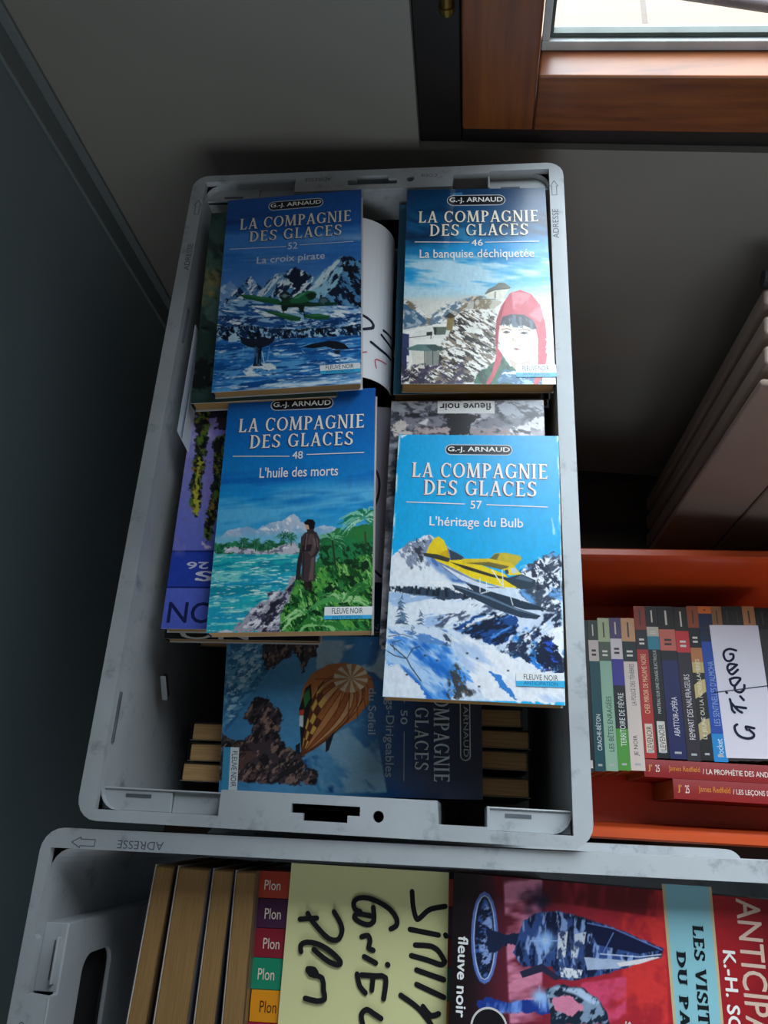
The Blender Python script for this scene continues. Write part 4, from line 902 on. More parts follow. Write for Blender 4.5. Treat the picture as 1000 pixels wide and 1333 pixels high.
 ('p','#1f6a3c',[.74,.647,.767,.651,.794,.657,.851,.677,.796,.649,.768,.645],.008,0),
 ('p','#6fb884',[.74,.647,.766,.647,.791,.649,.842,.662,.79,.642,.765,.641],.008,0),
 ('p','#1f6a3c',[.74,.647,.767,.645,.793,.646,.844,.656,.79,.638,.765,.639],.008,0),
 ('p','#6fb884',[.74,.647,.764,.646,.786,.647,.831,.656,.784,.64,.762,.64],.008,0),
 ('p','#6fb884',[.74,.647,.762,.642,.782,.639,.819,.643,.777,.633,.757,.636],.008,0),
 ('p','#6fb884',[.74,.647,.756,.641,.77,.637,.794,.637,.763,.631,.75,.636],.008,0),
 ('p','#1f6a3c',[.74,.647,.76,.638,.777,.632,.807,.632,.769,.626,.753,.633],.008,0),
 ('p','#6fb884',[.74,.647,.756,.639,.769,.634,.791,.633,.761,.628,.749,.634],.008,0),
 ('p','#1f6a3c',[.74,.647,.748,.637,.753,.63,.756,.628,.742,.628,.739,.635],.008,0),
 ('p','#6fb884',[.74,.647,.751,.634,.758,.625,.766,.623,.747,.623,.741,.632],.008,0),
 ('p','#6fb884',[.74,.647,.741,.632,.738,.623,.726,.622,.727,.624,.731,.633],.008,0),
 ('p','#6fb884',[.74,.647,.733,.631,.722,.622,.696,.623,.713,.626,.725,.634],.008,0),
 ('p','#1f6a3c',[.74,.647,.732,.631,.721,.622,.695,.623,.712,.626,.724,.634],.008,0),
 ('p','#1f6a3c',[.74,.647,.725,.634,.708,.628,.671,.634,.702,.633,.72,.639],.008,0),
 ('p','#6fb884',[.74,.647,.729,.636,.715,.63,.685,.635,.709,.636,.723,.641],.008,0),
 ('p','#6fb884',[.74,.647,.718,.635,.695,.63,.647,.641,.691,.637,.715,.641],.008,0),
 ('p','#6fb884',[.74,.647,.718,.639,.695,.637,.65,.652,.694,.644,.717,.645],.008,0),
 ('p','#6fb884',[.74,.647,.709,.638,.678,.638,.616,.658,.677,.645,.708,.645],.008,0),
 ('p','#1f6a3c',[.74,.647,.712,.64,.685,.641,.631,.662,.685,.649,.712,.647],.008,0),
 ('p','#1f6a3c',[.74,.647,.714,.641,.689,.642,.639,.662,.689,.649,.714,.647],.008,0),
 ('p','#1f6a3c',[.74,.647,.707,.646,.675,.653,.614,.687,.678,.66,.709,.652],.008,0),
 ('p','#1f6a3c',[.74,.647,.709,.646,.68,.653,.625,.684,.683,.66,.712,.652],.008,0),
 ('p','#1f6a3c',[.74,.647,.707,.652,.677,.665,.622,.71,.683,.671,.713,.658],.008,0),
 ('l','#3a4a34',.0121,[.948,.624,.956,.686]),
 ('p','#1c7a58',[.943,.56,.97,.579,1.001,.601,1.067,.66,1.01,.595,.978,.573],.008,0),
 ('p','#7fcab0',[.943,.56,.976,.575,1.012,.593,1.088,.641,1.019,.585,.982,.568],.008,0),
 ('p','#1c7a58',[.943,.56,.983,.574,1.025,.592,1.112,.643,1.031,.583,.988,.567],.008,0),
 ('p','#1c7a58',[.943,.56,.983,.572,1.026,.588,1.114,.634,1.031,.579,.988,.564],.008,0),
 ('p','#1c7a58',[.943,.56,.979,.572,1.018,.587,1.099,.632,1.024,.579,.984,.565],.008,0),
 ('p','#7fcab0',[.943,.56,.99,.567,1.039,.579,1.137,.619,1.041,.569,.992,.559],.008,0),
 ('p','#7fcab0',[.943,.56,.987,.569,1.033,.58,1.126,.621,1.036,.571,.99,.56],.008,0),
 ('p','#7fcab0',[.943,.56,.979,.561,1.015,.564,1.086,.584,1.014,.555,.978,.553],.008,0),
 ('p','#7fcab0',[.943,.56,.988,.563,1.035,.569,1.127,.6,1.035,.56,.989,.554],.008,0),
 ('p','#7fcab0',[.943,.56,.989,.557,1.035,.558,1.126,.581,1.033,.549,.987,.548],.008,0),
 ('p','#7fcab0',[.943,.56,.974,.555,1.003,.552,1.058,.56,.997,.543,.969,.547],.008,0),
 ('p','#7fcab0',[.943,.56,.982,.555,1.02,.553,1.095,.567,1.017,.544,.979,.546],.008,0),
 ('p','#1c7a58',[.943,.56,.973,.549,.999,.541,1.048,.544,.991,.533,.965,.541],.008,0),
 ('p','#7fcab0',[.943,.56,.975,.55,1.004,.544,1.058,.549,.996,.535,.968,.542],.008,0),
 ('p','#1c7a58',[.943,.56,.964,.547,.981,.538,1.008,.537,.97,.532,.954,.541],.008,0),
 ('p','#7fcab0',[.943,.56,.963,.542,.979,.529,1.004,.526,.967,.524,.952,.537],.008,0),
 ('p','#1c7a58',[.943,.56,.957,.545,.966,.535,.976,.532,.952,.531,.945,.542],.008,0),
 ('p','#1c7a58',[.943,.56,.953,.545,.958,.535,.961,.531,.944,.532,.941,.543],.008,0),
 ('p','#7fcab0',[.943,.56,.955,.545,.962,.535,.968,.532,.948,.532,.942,.542],.008,0),
 ('p','#7fcab0',[.943,.56,.949,.538,.95,.523,.945,.52,.936,.523,.936,.537],.008,0),
 ('p','#1c7a58',[.943,.56,.937,.542,.926,.532,.897,.533,.913,.536,.925,.546],.008,0),
 ('p','#1c7a58',[.943,.56,.935,.54,.923,.528,.892,.529,.911,.533,.924,.544],.008,0),
 ('p','#1c7a58',[.943,.56,.925,.54,.903,.531,.855,.536,.894,.537,.916,.547],.008,0),
 ('p','#7fcab0',[.943,.56,.925,.543,.905,.535,.86,.542,.897,.542,.918,.55],.008,0),
 ('p','#7fcab0',[.943,.56,.92,.544,.895,.537,.841,.548,.888,.545,.914,.551],.008,0),
 ('p','#7fcab0',[.943,.56,.92,.543,.894,.536,.839,.546,.887,.544,.913,.551],.008,0),
 ('p','#7fcab0',[.943,.56,.904,.545,.864,.541,.784,.563,.861,.551,.901,.553],.008,0),
 ('p','#7fcab0',[.943,.56,.905,.544,.866,.54,.788,.56,.863,.549,.902,.552],.008,0),
 ('p','#7fcab0',[.943,.56,.898,.548,.853,.547,.765,.577,.852,.557,.897,.556],.008,0),
 ('p','#1c7a58',[.943,.56,.901,.553,.86,.557,.78,.591,.861,.566,.902,.562],.008,0),
 ('p','#1c7a58',[.943,.56,.897,.553,.853,.557,.766,.594,.854,.567,.899,.562],.008,0),
 ('p','#1c7a58',[.943,.56,.905,.555,.868,.559,.796,.593,.869,.569,.906,.563],.008,0),
 ('p','#7fcab0',[.943,.56,.902,.556,.863,.562,.788,.599,.866,.571,.905,.565],.008,0),
 ('p','#7fcab0',[.943,.56,.897,.563,.853,.577,.772,.632,.859,.586,.902,.571],.008,0),
 ('p','#7fcab0',[.943,.56,.897,.56,.853,.571,.769,.619,.857,.58,.901,.568],.008,0),
 ('p','#1c7a58',[.943,.56,.897,.565,.855,.58,.776,.637,.861,.589,.903,.573],.008,0),
 ('p','#7fcab0',[.943,.56,.903,.565,.866,.58,.798,.634,.873,.589,.909,.573],.008,0),
 ('p','#2f8a62',[.943,.568,.975,.587,1.009,.613,1.081,.684,1.015,.608,.98,.583],.008,0),
 ('p','#2f8a62',[.943,.568,.968,.584,.996,.603,1.055,.659,1.002,.599,.974,.579],.008,0),
 ('p','#a8dcc0',[.943,.568,.981,.579,1.02,.595,1.1,.647,1.023,.589,.984,.574],.008,0),
 ('p','#2f8a62',[.943,.568,.983,.579,1.024,.596,1.108,.65,1.027,.59,.986,.574],.008,0),
 ('p','#a8dcc0',[.943,.568,.975,.57,1.008,.575,1.074,.602,1.008,.569,.976,.564],.008,0),
 ('p','#2f8a62',[.943,.568,.977,.566,1.011,.569,1.079,.594,1.011,.563,.976,.56],.008,0),
 ('p','#2f8a62',[.943,.568,.967,.563,.99,.562,1.034,.574,.987,.556,.964,.558],.008,0),
 ('p','#a8dcc0',[.943,.568,.97,.56,.997,.558,1.047,.571,.993,.552,.967,.555],.008,0),
 ('p','#a8dcc0',[.943,.568,.967,.558,.988,.553,1.029,.563,.983,.548,.962,.553],.008,0),
 ('p','#2f8a62',[.943,.568,.953,.554,.961,.545,.97,.55,.951,.543,.945,.552],.008,0),
 ('p','#2f8a62',[.943,.568,.945,.554,.944,.547,.936,.551,.934,.547,.937,.555],.008,0),
 ('p','#2f8a62',[.943,.568,.94,.551,.934,.542,.916,.548,.925,.544,.932,.552],.008,0),
 ('p','#a8dcc0',[.943,.568,.934,.554,.923,.547,.896,.555,.916,.55,.928,.557],.008,0),
 ('p','#2f8a62',[.943,.568,.916,.555,.889,.551,.833,.571,.886,.557,.914,.56],.008,0),
 ('p','#2f8a62',[.943,.568,.916,.558,.889,.558,.834,.579,.887,.564,.915,.564],.008,0),
 ('p','#2f8a62',[.943,.568,.909,.558,.875,.557,.808,.584,.874,.564,.908,.563],.008,0),
 ('p','#2f8a62',[.943,.568,.914,.563,.886,.567,.83,.595,.886,.573,.915,.569],.008,0),
 ('p','#a8dcc0',[.943,.568,.902,.572,.864,.585,.791,.638,.868,.591,.906,.577],.008,0),
 ('p','#2f8a62',[.943,.568,.907,.576,.874,.592,.811,.649,.879,.597,.912,.58],.008,0),
 ('p','#a8dcc0',[.943,.568,.91,.574,.88,.589,.823,.641,.885,.595,.915,.579],.008,0),
 ('p','#4fa055',[.823,.893,.886,.895,.95,.904,1.078,.954,.95,.892,.886,.884],.008,0),
 ('p','#9fd08a',[.823,.893,.877,.893,.93,.898,1.038,.937,.929,.887,.876,.882],.008,0),
 ('p','#4fa055',[.823,.893,.878,.883,.932,.882,1.038,.913,.927,.871,.873,.873],.008,0),
 ('p','#9fd08a',[.823,.893,.871,.885,.917,.883,1.008,.908,.912,.872,.866,.874],.008,0),
 ('p','#9fd08a',[.823,.893,.861,.883,.897,.878,.963,.894,.888,.867,.853,.873],.008,0),
 ('p','#4fa055',[.823,.893,.847,.878,.866,.869,.897,.876,.852,.861,.834,.871],.008,0),
 ('p','#4fa055',[.823,.893,.848,.869,.866,.855,.896,.865,.85,.849,.833,.864],.008,0),
 ('p','#9fd08a',[.823,.893,.836,.87,.843,.857,.848,.864,.825,.854,.82,.868],.008,0),
 ('p','#9fd08a',[.823,.893,.83,.867,.829,.853,.82,.861,.811,.853,.813,.867],.008,0),
 ('p','#4fa055',[.823,.893,.821,.87,.812,.859,.786,.867,.795,.862,.805,.873],.008,0),
 ('p','#9fd08a',[.823,.893,.804,.869,.78,.858,.726,.873,.767,.866,.792,.876],.008,0),
 ('p','#4fa055',[.823,.893,.786,.864,.746,.853,.662,.878,.736,.862,.777,.873],.008,0),
 ('p','#9fd08a',[.823,.893,.796,.868,.765,.857,.7,.877,.755,.866,.786,.876],.008,0),
 ('p','#4fa055',[.823,.893,.781,.874,.737,.87,.65,.902,.733,.882,.777,.884],.008,0),
 ('p','#4fa055',[.823,.893,.774,.875,.725,.873,.628,.909,.722,.884,.772,.885],.008,0),
 ('p','#4fa055',[.823,.893,.756,.879,.69,.884,.561,.94,.69,.895,.756,.89],.008,0),
 ('p','#4fa055',[.823,.893,.766,.881,.71,.885,.6,.934,.71,.896,.766,.891],.008,0),
 ('p','#86c878',[.69,.977,.739,.988,.791,1.005,.898,1.065,.797,.993,.744,.977],.008,0),
 ('p','#2f7a35',[.69,.977,.75,.977,.81,.986,.931,1.039,.809,.973,.749,.965],.008,0),
 ('p','#2f7a35',[.69,.977,.738,.977,.786,.984,.882,1.024,.784,.97,.737,.965],.008,0),
 ('p','#2f7a35',[.69,.977,.736,.968,.779,.968,.863,1.0,.772,.955,.729,.957],.008,0),
 ('p','#2f7a35',[.69,.977,.73,.968,.766,.966,.836,.992,.758,.954,.722,.956],.008,0),
 ('p','#86c878',[.69,.977,.724,.962,.753,.956,.806,.978,.74,.945,.712,.952],.008,0),
 ('p','#2f7a35',[.69,.977,.725,.961,.756,.955,.812,.978,.743,.944,.713,.951],.008,0),
 ('p','#2f7a35',[.69,.977,.711,.96,.725,.953,.745,.968,.707,.945,.694,.954],.008,0),
 ('p','#86c878',[.69,.977,.705,.955,.712,.944,.716,.963,.691,.941,.686,.951],.008,0),
 ('p','#2f7a35',[.69,.977,.698,.954,.699,.944,.69,.962,.678,.943,.679,.954],.008,0),
 ('p','#2f7a35',[.69,.977,.69,.956,.682,.948,.658,.966,.663,.952,.672,.96],.008,0),
 ('p','#86c878',[.69,.977,.664,.954,.634,.947,.571,.978,.624,.958,.654,.964],.008,0),
 ('p','#2f7a35',[.69,.977,.65,.955,.608,.952,.525,.992,.603,.964,.645,.966],.008,0),
 ('p','#2f7a35',[.69,.977,.655,.959,.619,.957,.547,.993,.615,.969,.651,.97],.008,0),
 ('p','#2f7a35',[.69,.977,.653,.961,.615,.961,.541,1.0,.613,.974,.651,.973],.008,0),
 ('p','#2f7a35',[.69,.977,.643,.967,.598,.973,.512,1.024,.6,.986,.645,.979],.008,0),
 ('p','#86c878',[.69,.977,.639,.97,.591,.979,.501,1.038,.596,.992,.643,.982],.008,0),
 ('p','#5aa850',[.983,.838,1.002,.829,1.017,.823,1.041,.828,1.006,.816,.992,.822],.008,0),
 ('p','#5aa850',[.983,.838,1.001,.827,1.015,.821,1.036,.826,1.003,.815,.99,.821],.008,0),
 ('p','#2c7034',[.983,.838,.998,.827,1.008,.821,1.021,.824,.995,.816,.986,.822],.008,0),
 ('p','#2c7034',[.983,.838,.99,.819,.992,.808,.987,.814,.977,.807,.976,.818],.008,0),
 ('p','#5aa850',[.983,.838,.988,.819,.988,.809,.979,.815,.973,.809,.975,.819],.008,0),
 ('p','#2c7034',[.983,.838,.976,.821,.964,.814,.934,.823,.952,.819,.965,.826],.008,0),
 ('p','#5aa850',[.983,.838,.975,.819,.962,.81,.93,.82,.949,.816,.963,.824],.008,0),
 ('p','#5aa850',[.983,.838,.962,.822,.938,.817,.888,.834,.931,.825,.956,.83],.008,0),
 ('p','#2c7034',[.983,.838,.962,.823,.938,.818,.888,.835,.932,.827,.956,.83],.008,0),
 ('p','#2c7034',[.983,.838,.953,.824,.921,.821,.857,.845,.918,.831,.949,.832],.008,0),
 ('p','#2c7034',[.983,.838,.944,.826,.904,.827,.826,.859,.903,.836,.943,.835],.008,0),
 ('p','#2c7034',[.983,.838,.945,.831,.907,.836,.835,.873,.909,.846,.946,.84],.008,0),
 ('p','#5aa850',[.983,.838,.947,.832,.911,.837,.843,.873,.913,.846,.948,.841],.008,0),
 ('p','#2c7034',[.983,.838,.946,.834,.911,.841,.844,.881,.915,.851,.949,.843],.008,0),
 ('p','#2c7034',[.983,.838,.944,.841,.908,.856,.843,.91,.916,.864,.951,.849],.008,0),
 ('p','#a4d890',[.596,.932,.589,.914,.577,.906,.551,.923,.566,.911,.578,.917],.008,0),
 ('p','#3f9a48',[.596,.932,.583,.913,.567,.906,.532,.925,.557,.912,.574,.918],.008,0),
 ('p','#3f9a48',[.596,.932,.579,.916,.56,.912,.52,.932,.553,.919,.573,.923],.008,0),
 ('p','#3f9a48',[.596,.932,.58,.915,.561,.909,.521,.929,.553,.916,.572,.921],.008,0),
 ('p','#3f9a48',[.596,.932,.573,.92,.55,.919,.504,.942,.547,.927,.57,.928],.008,0),
 ('p','#a4d890',[.596,.932,.565,.919,.535,.919,.475,.949,.533,.927,.564,.927],.008,0),
 ('p','#a4d890',[.596,.932,.56,.921,.524,.922,.456,.957,.524,.93,.559,.928],.008,0),
 ('p','#3f9a48',[.596,.932,.553,.925,.511,.932,.432,.979,.513,.94,.554,.933],.008,0),
 ('p','#a4d890',[.596,.932,.553,.926,.511,.932,.433,.979,.513,.941,.555,.933],.008,0),
 ('p','#3f9a48',[.596,.932,.562,.93,.53,.939,.471,.983,.534,.947,.566,.938],.008,0),
 ('p','#3f9a48',[.596,.932,.561,.93,.528,.938,.468,.98,.533,.946,.565,.937],.008,0),
 ('p','#a4d890',[.596,.932,.553,.936,.513,.951,.441,1.014,.52,.959,.559,.943],.008,0),
 ('p','#a4d890',[.596,.932,.548,.937,.504,.954,.424,1.023,.511,.962,.554,.944],.008,0),
 ('p','#4c9c52',[.873,1.009,.909,1.011,.945,1.016,1.017,1.045,.944,1.003,.909,.999],.008,0),
 ('p','#2a6a2e',[.873,1.009,.914,1.007,.953,1.011,1.031,1.041,.95,.998,.911,.996],.008,0),
 ('p','#4c9c52',[.873,1.009,.909,1.003,.942,1.003,1.005,1.026,.935,.99,.903,.992],.008,0),
 ('p','#4c9c52',[.873,1.009,.901,1.005,.926,1.004,.971,1.019,.918,.991,.894,.993],.008,0),
 ('p','#2a6a2e',[.873,1.009,.907,.999,.937,.995,.992,1.016,.926,.984,.897,.988],.008,0),
 ('p','#2a6a2e',[.873,1.009,.893,1.0,.907,.996,.927,1.006,.892,.987,.879,.992],.008,0),
 ('p','#4c9c52',[.873,1.009,.891,.993,.902,.986,.913,1.0,.883,.98,.874,.988],.008,0),
 ('p','#2a6a2e',[.873,1.009,.877,.989,.872,.981,.852,.997,.852,.984,.858,.992],.008,0),
 ('p','#2a6a2e',[.873,1.009,.875,.988,.87,.979,.848,.997,.85,.982,.857,.991],.008,0),
 ('p','#2a6a2e',[.873,1.009,.87,.991,.86,.985,.831,1.001,.843,.992,.855,.998],.008,0),
 ('p','#4c9c52',[.873,1.009,.86,.99,.842,.985,.8,1.006,.829,.995,.849,.999],.008,0),
 ('p','#2a6a2e',[.873,1.009,.847,.993,.819,.992,.761,1.021,.814,1.004,.842,1.005],.008,0),
 ('p','#4c9c52',[.873,1.009,.842,.995,.809,.995,.745,1.029,.807,1.008,.84,1.007],.008,0),
 ('p','#2a6a2e',[.873,1.009,.832,.996,.792,.999,.712,1.042,.791,1.012,.832,1.008],.008,0),
 ('p','#4c9c52',[.873,1.009,.832,.999,.792,1.004,.715,1.049,.794,1.017,.834,1.011],.008,0),
 ('p','#aaa6b4',[.154,.996,.201,.967,.274,.911,.339,.887,.374,.884,.361,.855,.404,.847,.457,.851,.483,.828,.509,.788,.524,.792,.518,.829,.483,.887,.456,.908,.449,1.004],.015,0),
 ('s','#46425a',[.154,.996,.201,.967,.274,.911,.339,.887,.374,.884,.361,.855,.404,.847,.457,.851,.483,.828,.509,.788,.524,.792,.518,.829,.483,.887,.456,.908,.449,1.004],14,-40,1.8,.52,17,.01),
 ('s','#e6e2ea',[.154,.996,.201,.967,.274,.911,.339,.887,.374,.884,.361,.855,.404,.847,.457,.851,.483,.828,.509,.788,.524,.792,.518,.829,.483,.887,.456,.908,.449,1.004],15,-38,2.2,.6,18,0),
 ('s','#2b2838',[.154,.996,.201,.967,.274,.911,.339,.887,.374,.884,.361,.855,.404,.847,.457,.851,.483,.828,.509,.788,.524,.792,.518,.829,.483,.887,.456,.908,.449,1.004],11,-30,2,.66,19,0),
 ('p','#cfccd8',[.064,.996,.125,.988,.171,.996,.138,1.005],0,0),
 ('p','#2c2220',[.581,.811,.589,.845,.607,.849,.616,.812],0,0),
 ('p','#241c1c',[.604,.812,.615,.849,.633,.846,.628,.809],0,0),
 ('p','#43363a',[.549,.636,.571,.62,.601,.613,.643,.618,.666,.646,.671,.688,.647,.719,.647,.809,.587,.814,.563,.807,.564,.755,.548,.694],0,0),
 ('p','#5d4a4c',[.602,.625,.638,.629,.655,.657,.639,.695,.624,.718,.601,.702,.592,.656],0,0),
 ('p','#6a5456',[.62,.718,.64,.718,.637,.805,.609,.808],0,0),
 ('p','#2a2024',[.558,.671,.622,.666,.613,.695,.559,.694],0,0),
 ('p','#2e262c',[.547,.686,.563,.694,.556,.8,.528,.807,.533,.732],0,0),
 ('p','#75605e',[.621,.641,.651,.645,.661,.68,.635,.672],0,0),
 ('l','#2a2022',.0063,[.634,.629,.658,.696,.621,.718]),
 ('l','#2a2022',.0051,[.578,.628,.572,.694,.576,.8]),
 ('l','#8a7472',.0041,[.586,.625,.579,.687]),
 ('p','#d8a888',[.571,.583,.592,.581,.599,.605,.582,.609,.572,.599],0,0),
 ('p','#151018',[.562,.577,.585,.565,.618,.567,.634,.58,.63,.606,.6,.609,.591,.589,.569,.586],0,0),
 ('p','#37302f',[.582,.607,.625,.605,.634,.622,.59,.626],0,0),
 ('pill',[.294,.035,.72,.087]),
 ('T','G.-J. ARNAUD','semi','#f2f0e8',[.312,.047,.702,.077],0),
 ('T','LA COMPAGNIE','serif','#f4f2ea|#3a2f4a',[.086,.118,.93,.18],0),
 ('T','DES GLACES','serif','#f4f2ea|#3a2f4a',[.171,.195,.858,.255],0),
 ('R','#f2f2ee',[.066,.287,.445,.296],.006),
 ('R','#f2f2ee',[.557,.291,.934,.291],.006),
 ('T','48','light','#f2f2ee',[.463,.275,.533,.309],0),
 ('T',"L'huile des morts",'light','#f2f2ee',[.255,.341,.768,.387],0),
 ('Q','#eef0f2',[.716,.911,1.006,.912,1.002,.943,.715,.943]),
 ('Q','#3fb4e4',[.715,.943,1.002,.943,.999,.957,.714,.957]),
 ('T','FLEUVE NOIR','cond','#2a3040',[.761,.916,.946,.937],0),
 ('T','ANTICIPATION','wide','#2a6a9a',[.762,.945,.943,.956],0),
]
